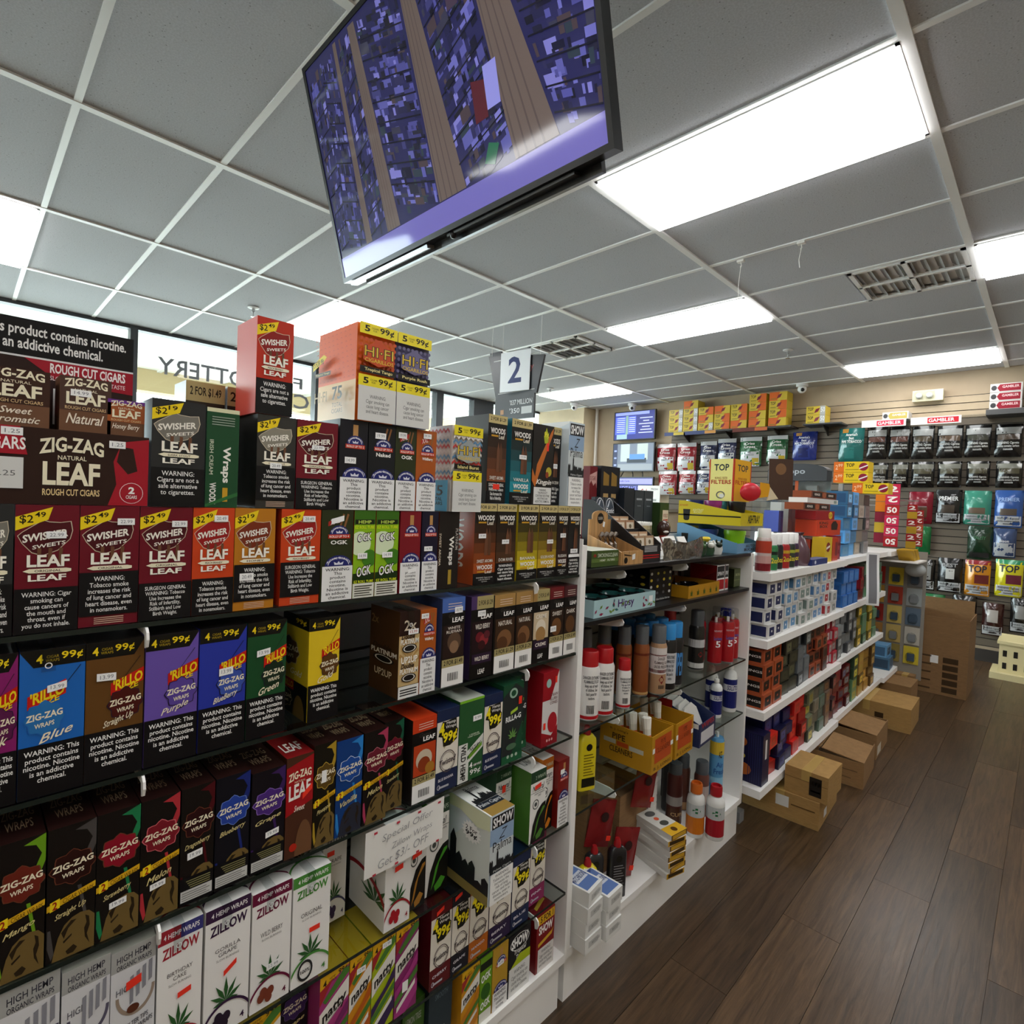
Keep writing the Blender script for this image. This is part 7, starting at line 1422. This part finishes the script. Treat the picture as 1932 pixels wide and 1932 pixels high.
for i, (y, w_, zt, h) in enumerate([(1.444, .19, 2.394, .355), (1.236, .188, 2.386, .35), (1.031, .19, 2.379, .348), (.806, .21, 2.369, .333), (.584, .2, 2.36, .319), (.356, .2, 2.355, .32)]):
    pouch('black pouch with silver sheen, %s in the top black row' % ORD[i], y, w_, zt, h, '141414', [(.1, .52, .9, .68, ('5a3428', '5a3428', '4a4030', '5a4838', '3a3a30', '4a3c30')[i]), (.05, .7, .95, .9, '9a9a98')], [(WN, .1, .2, .9, .46, 'd0d0cc')])
for i, (y, w_, zt, h) in enumerate([(1.41, .17, 1.995, .25), (1.215, .15, 2.0, .27), (1.016, .2, 2.0, .27), (.793, .195, 2.0, .265), (.568, .18, 1.997, .255), (.337, .195, 1.997, .262)]):
    pouch('smaller black pouch, %s in the second black row' % ORD[i], y, w_, zt, h, '121212', [(.12, .52, .88, .72, '4a4634'), (.05, .72, .95, .9, '7a7a70')], [(WN, .12, .16, .88, .42, 'c8c8c4')])
WL = [(.04, .04, .96, .30, 'c4c6c8')]
b3 = [(1.02, .21, 1.683, .337, '7a1024', [(.2, .1, .8, .52, '5a4030')], [], 'crimson pouch with brown window, partly behind hanging strips'), (.786, .21, 1.709, .349, '141416', WL+[(.25, .32, .75, .55, '4a4038')], [('PREMIER', .15, .68, .88, .80, 'd8d8d8')], 'black pouch with grey lettering and pale warning label'), (.558, .21, 1.702, .339, '3a8a74', WL+[(.2, .32, .8, .5, '6a5a4c')], [], 'sea green pouch with pale warning label'), (.325, .205, 1.711, .36, '2c5498', WL+[(.2, .32, .8, .5, '5a5048')], [('PREMIER', .15, .7, .88, .8, '8aa8d8')], 'blue pouch with pale warning label in the middle row')]
b3 += [(.978, .125, 1.319, .291, '1a6a38', [], [], 'green pouch half hidden by the gold packets'), (.524, .19, 1.348, .327, '14321f', [(.1, .05, .9, .2, '2a2a2a')], [('VALLEY', .25, .6, .75, .7, '3a6a48')], 'dark green pouch right of the bare slats'), (.34, .17, 1.339, .284, '33456a', [(.05, .04, .95, .5, 'b4b8bc')], [('Bison', .3, .52, .7, .62, 'd8dce0')], 'small slate blue pouch with grey lower half')]
b3 += [(.943, .16, .975, .323, '151515', WL+[(.2, .35, .8, .8, '8a8c8c')], [('FARMERS', .15, .82, .85, .9, 'b0b0b0')], 'black and white pouch low behind the gondola end'), (.743, .2, 1.007, .353, '121212', WL+[(.35, .4, .7, .7, 'c8c8c4')], [('BEST', .2, .75, .8, .85, '9a9a9a')], 'black pouch with pale disc, low row'), (.526, .195, 1.008, .354, 'c8841c', WL+[(0, .88, 1, 1, '8a1c24'), (.4, .35, .95, .6, '6a2a28')], [('TOP', .14, .66, .86, .86, '1c2030')], 'orange and yellow pouch with red header and dark letters'), (.293, .2, 1.038, .359, 'd0c81c', WL+[(0, .88, 1, 1, '2a8a5c'), (.4, .35, .95, .6, '6a2a38')], [('TOP', .14, .66, .86, .86, '1c2030')], 'bright yellow pouch with green header and dark letters')]
b3 += [(.88, .22, .62, .265, '1f6a3a', [], [('VALLEY', .2, .6, .8, .75, '4a9a68')], 'green pouch in the lowest row above the big box'), (.613, .19, .639, .289, '15120f', [(.15, .45, .85, .8, '6a5c44')], [], 'black and gold pouch in the lowest row'), (.393, .16, .599, .322, '3a1c18', WL+[(.25, .42, .75, .8, 'b0aaa4')], [], 'brown pouch with pale oval in the lowest row'), (.193, .15, .672, .329, '151515', WL+[(.25, .42, .75, .8, '8a8a88')], [], 'black pouch at the photo edge in the lowest row')]
for y, w_, zt, h, c_, zn, tx, lb in b3: pouch(lb, y, w_, zt, h, c_, zn, [(s_, a, b_, c2, d_, e_) for s_, a, b_, c2, d_, e_ in tx]+([(WN, .1, .07, .9, .27, '4a4a4c')] if zn and zn[0] == WL[0] else []))
# carton shelf high on the wall
t = thing('wall_shelf', 'dark wall shelf high up carrying orange and yellow cartons', 'shelf', (7.1, 3.1, 2.448))
MB().box(-.14, -.82, -.02, .138, .84, 0, mat('3a3632', .5)).build('board', t)
for y in (-.6, 0, .6): MB().prism([(.137, -.02), (-.1, -.02), (.137, -.12)], y-.006, y+.006, mat('3a3632', .5)).build('bracket', t)
q = MB()
for y0, y1, c_, c2 in ((.55, .84, '3a4470', 'c8b03c'), (.1, .53, '3a4470', 'c88a3c'), (-.55, -.12, '6a2a1c', 'c8642c')): q.box(-.143, y0, -.05, -.141, y1, -.002, pm(c_)); q.box(-.144, y0, -.045, -.143, y0+.15, -.006, pm(c2))
q.build('price_rail', t)
def top_carton(label, y, zz, w_, h, kind, x=7.0):
    c = Carton(label, -w_/2, 0, w_, h, 'd0b438', d=.2, y=-.1, name='paper_carton', group='paper cartons on the high wall shelf'); c.root.location = (x+.1, y, zz+.0008); c.root.rotation_euler = (0, 0, HALF)
    if kind == 'o': c.P([(.5, 0), (1, 0), (1, 1), (.65, 1)], 'd8641c')
    elif kind == 'O': c.P([(0, 0), (.45, 0), (.6, 1), (0, 1)], 'd8641c')
    else: c.R(.72, 0, 1, 1, 'b8b8b4'); c.T('50', .76, .3, .98, .85, 'f4f4f0')
    c.T('TOP', .08, .5, .38, .88, '2a2410', b=.02) if kind != 'O' else None
    c.P([(.42, .2), (.62, .35), (.72, .8), (.5, .65)], '7a1c34'); c.R(.08, .15, .4, .25, '8a7a24'); c.done()
cl = [(3.80, ['w', 'w', 'w']), (3.585, ['w', 'w', 'w', 'O']), (3.365, ['w', 'O', 'o']), (3.145, ['o', 'o', 'O']), (2.925, ['O', 'o', 'o']), (2.695, ['O', 'O', 'o', 'o']), (2.455, ['O', 'o', 'o', 'O'])]
for i, (y, ks) in enumerate(cl):
    for j, kd in enumerate(ks): top_carton('%s paper carton, %s up in stack %s from left' % ({'w': 'yellow and white', 'o': 'yellow and orange', 'O': 'orange and yellow'}[kd], ORD[j], ORD[i]), y, 2.449+j*.104, .205, .102, kd)
t = thing('wall_shelf', 'small dark wall shelf with two yellow cartons', 'shelf', (7.1, 1.95, 2.448)); MB().box(-.14, -.2, -.015, .138, .2, 0, mat('3a3a3a', .4)).build('board', t); MB().prism([(.137, -.015), (-.1, -.015), (.137, -.12)], -.006, .006, mat('3a3632', .5)).build('bracket', t)
for j in range(2): top_carton('%s yellow and white carton on the small wall shelf' % ('lower', 'upper')[j], 2.03, 2.449+j*.102, .2, .1, 'w')
t = thing('wall_shelf', 'clear acrylic wall shelf above the black pouches', 'shelf', (7.1, 1.05, 2.44)); MB().box(-.14, -.55, -.008, .138, .55, 0, CLEAR).build('board', t)
for y0, y1, c_ in ((.1, .5, 'c83048'), (-.35, .06, 'b0202c')):
    q = MB().box(-.146, y0, -.075, -.142, y1, .0, pm('d8d4d0')); q.box(-.1468, y0+.02, -.065, -.146, y1-.14, -.01, pm(c_)); q.text('GAMBLER', lambda a, b_: (-.1474, y1-.15-(y1-.15-y0-.03-.0)*a*.0-(.26)*a*.8-.0, -.055+.035*b_), pm('f0d8d8'), b=.02); q.build('sale_strip', t)
def gambler(label, y, zz, c_, x=7.1):
    c = Carton(label, -.115, 0, .23, .08, 'c4c2be', d=.2, y=-.1, name='rolling_paper_carton', group='crimson and silver cartons'); c.root.location = (x, y, zz+.0008); c.root.rotation_euler = (0, 0, HALF)
    c.P([(.3, .08), (.95, .08), (.95, .9), (.3, .9), (.22, .5)], c_); c.T('GAMBLER', .38, .45, .9, .75, 'e0c0c0', b=.02); c.E(.12, .5, .09, .3, '3a3a3c'); c.done()
gambler('gold and silver carton on the clear wall shelf', 1.255, 2.441, 'a8984c')
t = thing('wall_shelf', 'dark wall shelf at the photo edge with three crimson cartons', 'shelf', (7.1, .32, 2.475)); MB().box(-.14, -.3, -.05, .138, .2, 0, mat('4a4a4a', .5)).build('board', t)
for j in range(3): gambler('crimson and silver carton, %s of three stacked at the right' % ('lowest', 'middle', 'uppermost')[j], .385, 2.476+j*.083, '8a1c2c')
t = thing('emergency_light', 'clear covered emergency light box on the back wall', 'light', (7.2, 1.01, 2.64)); MB().box(-.04, -.13, 0, .045, .13, .115, mat('d8cfae', .4)).build('base', t); MB().box(-.09, -.06, .01, -.04, .12, .105, CLEAR).build('lens', t)
for y in (-.02, .07): MB().ball((-.06, y, .055), .03, mat('e8e8e4', .2), 12, 7).build('lamp_head', t, smooth=True)
# screens
def screen(label, y0, y1, z0, z1, x=7.12):
    t = thing('wall_screen', label, 'screen', (x+.08, (y0+y1)/2, z0), HALF, 'wall screens'); a = (y1-y0)/2; h = z1-z0
    MB().box(-a, -.08, 0, a, -.04, h, mat('101013', .3)).build('bezel', t); MB().box(-.05, -.04, h*.3, .05, .0, h*.7, BLK).build('wall_mount', t)
    return t, a, h
EM = lambda c_, e=1.0: mat(c_, .4, emit=e, kind='screen')
def sp(q, a, h, u0, v0, u1, v1, c_, o=.0812, e=.7): x0, x1 = -a+2*a*u0, -a+2*a*u1; q.add([(x0, -o, h*v0), (x1, -o, h*v0), (x1, -o, h*v1), (x0, -o, h*v1)], [(0, 1, 2, 3)], EM(c_, e))
t, a, h = screen('upper wall screen showing a blue schedule of games', 4.19, 4.90, CZ+.975, CZ+1.41)
q = MB(); sp(q, a, h, .02, .03, .98, .97, '1c2678', .0806); sp(q, a, h, .04, .86, .86, .96, '8a96e0'); sp(q, a, h, .04, .2, .55, .82, '4a5cc0'); sp(q, a, h, .3, .2, .36, .84, '7a9a90', .0816); sp(q, a, h, .08, .04, .34, .2, '8aa8b0', .0815)
for i in range(8): sp(q, a, h, .08, .28+i*.068, .28, .30+i*.068, 'c8d0f8', .0818); sp(q, a, h, .38, .28+i*.068, .53, .30+i*.068, 'c8d0f8', .0818)
for i, (u0, u1) in enumerate(((.62, .95), (.66, .92), (.7, .88), (.62, .96), (.72, .86), (.64, .94))): sp(q, a, h, u0, .22+i*.1, u1, .25+i*.1, 'b8c0f0', .0818)
q.build('picture', t)
t, a, h = screen('middle wall screen showing a street with a blue car', 4.18, 4.90, CZ+.50, CZ+.93)
q = MB(); sp(q, a, h, .02, .03, .98, .97, '6a7484', .0806, .5); sp(q, a, h, .02, .03, .12, .97, '2a3250', .0812, .6); sp(q, a, h, .2, .35, .42, .96, 'a8b4b4', .0812, .6); sp(q, a, h, .6, .4, .85, .96, 'a8b4b0', .0812, .6); sp(q, a, h, .42, .42, .78, .6, '4a7ac0', .0816, .8); sp(q, a, h, .36, .3, .82, .46, '2a3440', .0814, .3); sp(q, a, h, .14, .05, .96, .26, '8a929a', .0811, .5)
for i in range(3): sp(q, a, h, .04, .2+i*.25, .1, .26+i*.25, '8a98d0', .0818)
q.build('picture', t)
t, a, h = screen('lower wall screen with a lilac banner', 4.18, 4.84, CZ+.08, CZ+.42)
q = MB(); sp(q, a, h, .02, .04, .98, .96, '1a2058', .0806); sp(q, a, h, .02, .68, .98, .92, '8a8ae0'); 
q.text('Credit Cards', lambda u_, v_: (-a+2*a*(.1+.3*u_), -.0822, h*(.77+.08*v_)), EM('14183c', .1)); q.text('NEXT RACE 5', lambda u_, v_: (-a+2*a*(.15+.5*u_), -.0822, h*(.42+.16*v_)), EM('7a80e8', .8), b=.02); q.build('picture', t)
for i, (y, sgn) in enumerate(((4.7, .04), (4.55, 0), (4.38, 0))):
    b_ = MB().tube([(7.14, y, CZ+.505), (7.16, y+sgn, CZ+.46), (7.16, y+2*sgn, CZ+.40)], .008, BLK, 6).build('cable'); tag(b_, 'black cable hanging under the middle wall screen, %s' % ('left', 'middle', 'right')[i], 'cable', 'cables under the screen')
c = Carton('white card with red script standing below the wall screens', -.17, 0, .34, .30, 'e4e0dc', d=.01, y=0, name='sign_card', cat='card'); c.root.location = (6.6, 3.93, CZ-.03); c.root.rotation_euler = (0, 0, HALF); c.T('Sale', .12, .55, .5, .85, 'a83034', sh=.3); c.T('FRESH', .6, .8, .9, .88, '3a3a3a'); c.R(.6, .3, .85, .4, '9a9a98'); c.R(.6, .15, .85, .25, 'b8b4b0'); c.done()
t = thing('service_counter', 'tan service counter below the wall screens, mostly hidden', 'counter', (6.62, 4.3, 0)); MB().box(-.25, -.7, 0, .25, .8, CZ-.075, mat('b8a890', .6)).build('cabinet', t); MB().box(-.3, -.75, CZ-.075, .3, .85, CZ-.032, mat('8a8478', .4)).build('counter_top', t)

# ---------------------------------------------------------------- hanging television
X_ = .94
t = thing('television', 'large flat television hung from the ceiling showing camera views', 'television', (X_, 1.235, CZ+.776*X_))
ang = math.atan2(.183, .676)      # leans forward
up = Vector((-math.sin(ang), 0, math.cos(ang))); nr = Vector((-math.cos(ang), 0, -math.sin(ang))); W_ = 1.192*X_; H_ = .70*X_
def tvp(u_, v_, o): p = up*(v_*H_)+nr*o; return (p.x, (.5-u_)*W_, p.z)
def tbox(q, u0, v0, u1, v1, o0, o1, m):
    vs = [tvp(u_, v_, o) for o in (o0, o1) for u_, v_ in ((u0, v0), (u1, v0), (u1, v1), (u0, v1))]
    q.add(vs, [(0, 1, 2, 3), (4, 5, 6, 7), (0, 1, 5, 4), (1, 2, 6, 5), (2, 3, 7, 6), (3, 0, 4, 7)], m)
q = MB(); BZ = mat('0e1114', .3); tbox(q, 0, 0, 1, 1, -.03, -.002, BZ); q.build('housing', t)
q = MB()
for u0, v0, u1, v1 in ((0, 0, .012, 1), (.988, 0, 1, 1), (.012, 0, .988, .022), (.012, .978, .988, 1)): tbox(q, u0, v0, u1, v1, -.002, .003, BZ)
q.build('bezel', t)
q = MB(); g = lambda pts, o, m: q.add([tvp(a, b_, o) for a, b_ in pts], [tuple(range(len(pts)))], m)
TVM = {}
def tv(c_, e=.55):
    if (c_, e) not in TVM:
        m = mat(c_, .06, emit=e*.9, kind='tv'); TVM[(c_, e)] = m
    return TVM[(c_, e)]
g([(.012, .022), (.988, .022), (.988, .978), (.012, .978)], 0, tv('2a2a58', .45))
rr = random.Random(12)
PALS = ['6a6ab8', '7a78c4', '50509c', '24244a', '2e2e58', '3c3c74', '1c1c34', '4c4c90', '38384e', '483c44', '2e3a48', '5a5aa4', '26263c', '18182a', '202038']
# aisles and shelf rows of the two camera pictures
def view(u0, u1, lines, seed):
    rr = random.Random(seed)
    for a0, a1, b0, b1, kind in lines:       # a strip running from the bottom (a0..a1) to the top (b0..b1)
        if kind == 'floor':
            g([(a0, .12), (a1, .12), (b1, .965), (b0, .965)], .0006, tv('6a5c58', .45))
            for k in range(4):
                f0, f1 = (k+.3)/5, (k+.5)/5; g([(a0+(a1-a0)*f0, .12), (a0+(a1-a0)*f1, .12), (b0+(b1-b0)*f1, .965), (b0+(b1-b0)*f0, .965)], .0009, tv('5c504e', .42))
        else:
            sl_ = 1 if kind == 's' else -1; wd = a1-a0
            e0 = lambda v, s_: (a0+wd*s_)+((b0+(b1-b0)*s_)-(a0+wd*s_))*(v-.12)/.845
            for k in range(int(1500*wd)+40):        # goods on the shelves, in slanting rows
                s0 = rr.random(); s1 = min(1, s0+rr.choice((.05, .08, .12, .2))); v0 = .12+.80*round(rr.random()*22)/22+.012*rr.random(); v1 = v0+rr.choice((.015, .025, .03, .045))
                sk = sl_*.5*wd; d0, d1 = sk*(s0-.5), sk*(s1-.5)
                if v0+min(d0, d1) < .12 or v1+max(d0, d1) > .965: continue
                c_ = rr.choice(PALS); g([(e0(v0, s0), v0+d0), (e0(v0, s1), v0+d1), (e0(v1, s1), v1+d1), (e0(v1, s0), v1+d0)], .0004+.0000012*k, tv(c_, .5))
            for k in range(9):                       # shelf edges
                v0 = .16+.085*k; d0 = sl_*.25*wd
                if .12 < v0-abs(d0) and v0+abs(d0) < .95: g([(e0(v0, 0), v0-d0), (e0(v0, 1), v0+d0), (e0(v0, 1), v0+d0+.006), (e0(v0, 0), v0-d0+.006)], .0013, tv('1a1a2c', .4))
view(0, 1, [(.02, .07, .02, .10, 's'), (.07, .16, .10, .16, 'z'), (.16, .19, .17, .185, 'floor'), (.19, .27, .19, .25, 's'), (.27, .33, .25, .28, 'floor'), (.33, .50, .28, .46, 'z'), (.50, .60, .47, .51, 'floor'), (.60, .76, .52, .66, 's'), (.76, .88, .68, .73, 'floor'), (.88, .985, .74, .985, 'z')], 5)
g([(.012, .022), (.988, .022), (.988, .115), (.012, .115)], .0012, tv('6e68b4', .55))
g([(.66, .3), (.70, .3), (.70, .42), (.66, .44)], .0014, tv('5a2430', .4)); g([(.70, .32), (.74, .32), (.74, .46), (.70, .46)], .0014, tv('8c8cd8', .55)); g([(.62, .70), (.655, .70), (.655, .83), (.62, .83)], .0014, tv('4a3c50', .4)); g([(.66, .72), (.69, .72), (.69, .84), (.66, .84)], .0014, tv('4a3c50', .4)); g([(.67, .16), (.70, .14), (.72, .2), (.69, .22)], .0014, tv('2a6a50', .45))
q.build('screen', t)
q = MB(); tbox(q, .08, -.03, .95, .02, -.045, -.03, mat('1a1d20', .3)); tbox(q, .03, -.02, .42, -.004, -.03, -.004, mat('b8bcc0', .25, .6)); tbox(q, .50, -.012, .90, -.002, -.03, -.006, mat('2a2d30', .3)); q.build('lower_trim', t)
MB().ball(tvp(.52, -.015, -.01), .010, BLK, 10, 6).build('sensor', t, smooth=True)
for u_ in (.35, .65):
    q = MB(); tbox(q, u_-.02, .2, u_+.02, .8, -.05, -.03, BLK); q.build('mount_arm', t)
p = Vector(tvp(.5, .5, -.05)); q = MB(); q.tube([p, (p.x+.08, p.y, p.z+.06), (p.x+.09, p.y, CEIL-(CZ+.776*X_)-.001)], .025, BLK, 12); tbox(q, .33, .46, .67, .54, -.055, -.045, BLK); q.build('ceiling_pole', t)
# ---------------------------------------------------------------- hanging number sign and jackpot boards
t = thing('number_sign', 'white card with a blue number 2 hanging from the ceiling', 'sign', (3.27, 3.265, CZ+.91), HALF+.12)
MB().box(-.155, -.003, 0, .155, .003, .335, mat('e6e8ea', .4)).build('card', t); q = MB(); q.text('2', lambda a, b_: (-.07+.14*a, -.0036, .07+.22*b_), pm('2a3868'), b=.02); q.build('numeral', t); MB().tube([(-.14, 0, .335), (-.14, 0, CEIL-CZ-.912)], .002, WHITE, 5).build('string', t)
t = thing('jackpot_board', 'black angular lottery jackpot boards hanging behind the number card', 'sign', (3.31, 3.30, CZ+.68), HALF)
JB = mat('17181b', .35)
MB().prism([(-.22, .2), (.26, .2), (.33, .50), (-.33, .58)], -.01, .01, JB).build('upper_board', t); MB().prism([(-.36, .62), (-.22, .62), (-.10, .24), (-.22, .18)], .03, .05, mat('22262c', .4)).build('side_board', t); MB().box(-.22, -.012, .0, .24, .008, .2, JB).build('lower_board', t)
q = MB()
for (x0, z0, x1, z1) in ((-.19, .23, .24, .236), (-.26, .52, .28, .526)): q.box(x0, -.0112, z0, x1, -.0105, z1, pm('b8b8b4'))
q.text('Lottery', lambda a, b_: (.02+.2*a, -.0112, .38+.07*b_), pm('a85a58'), sh=.2)
q.text("'037 MILLION", lambda a, b_: (-.04+.26*a, -.0132, .12+.045*b_), pm('c8c8c8')); q.text("'350", lambda a, b_: (-.04+.12*a, -.0132, .05+.045*b_), pm('c8c8c8')); q.box(.1, -.0132, .04, .22, -.0125, .1, pm('b8bab8')); q.box(-.15, -.0132, .05, -.11, -.0125, .09, pm('a87a50')); q.build('lettering', t)
for x in (-.3, .28): MB().tube([(x, 0, .5), (x, 0, CEIL-CZ-.682)], .002, WHITE, 5).build('string', t)
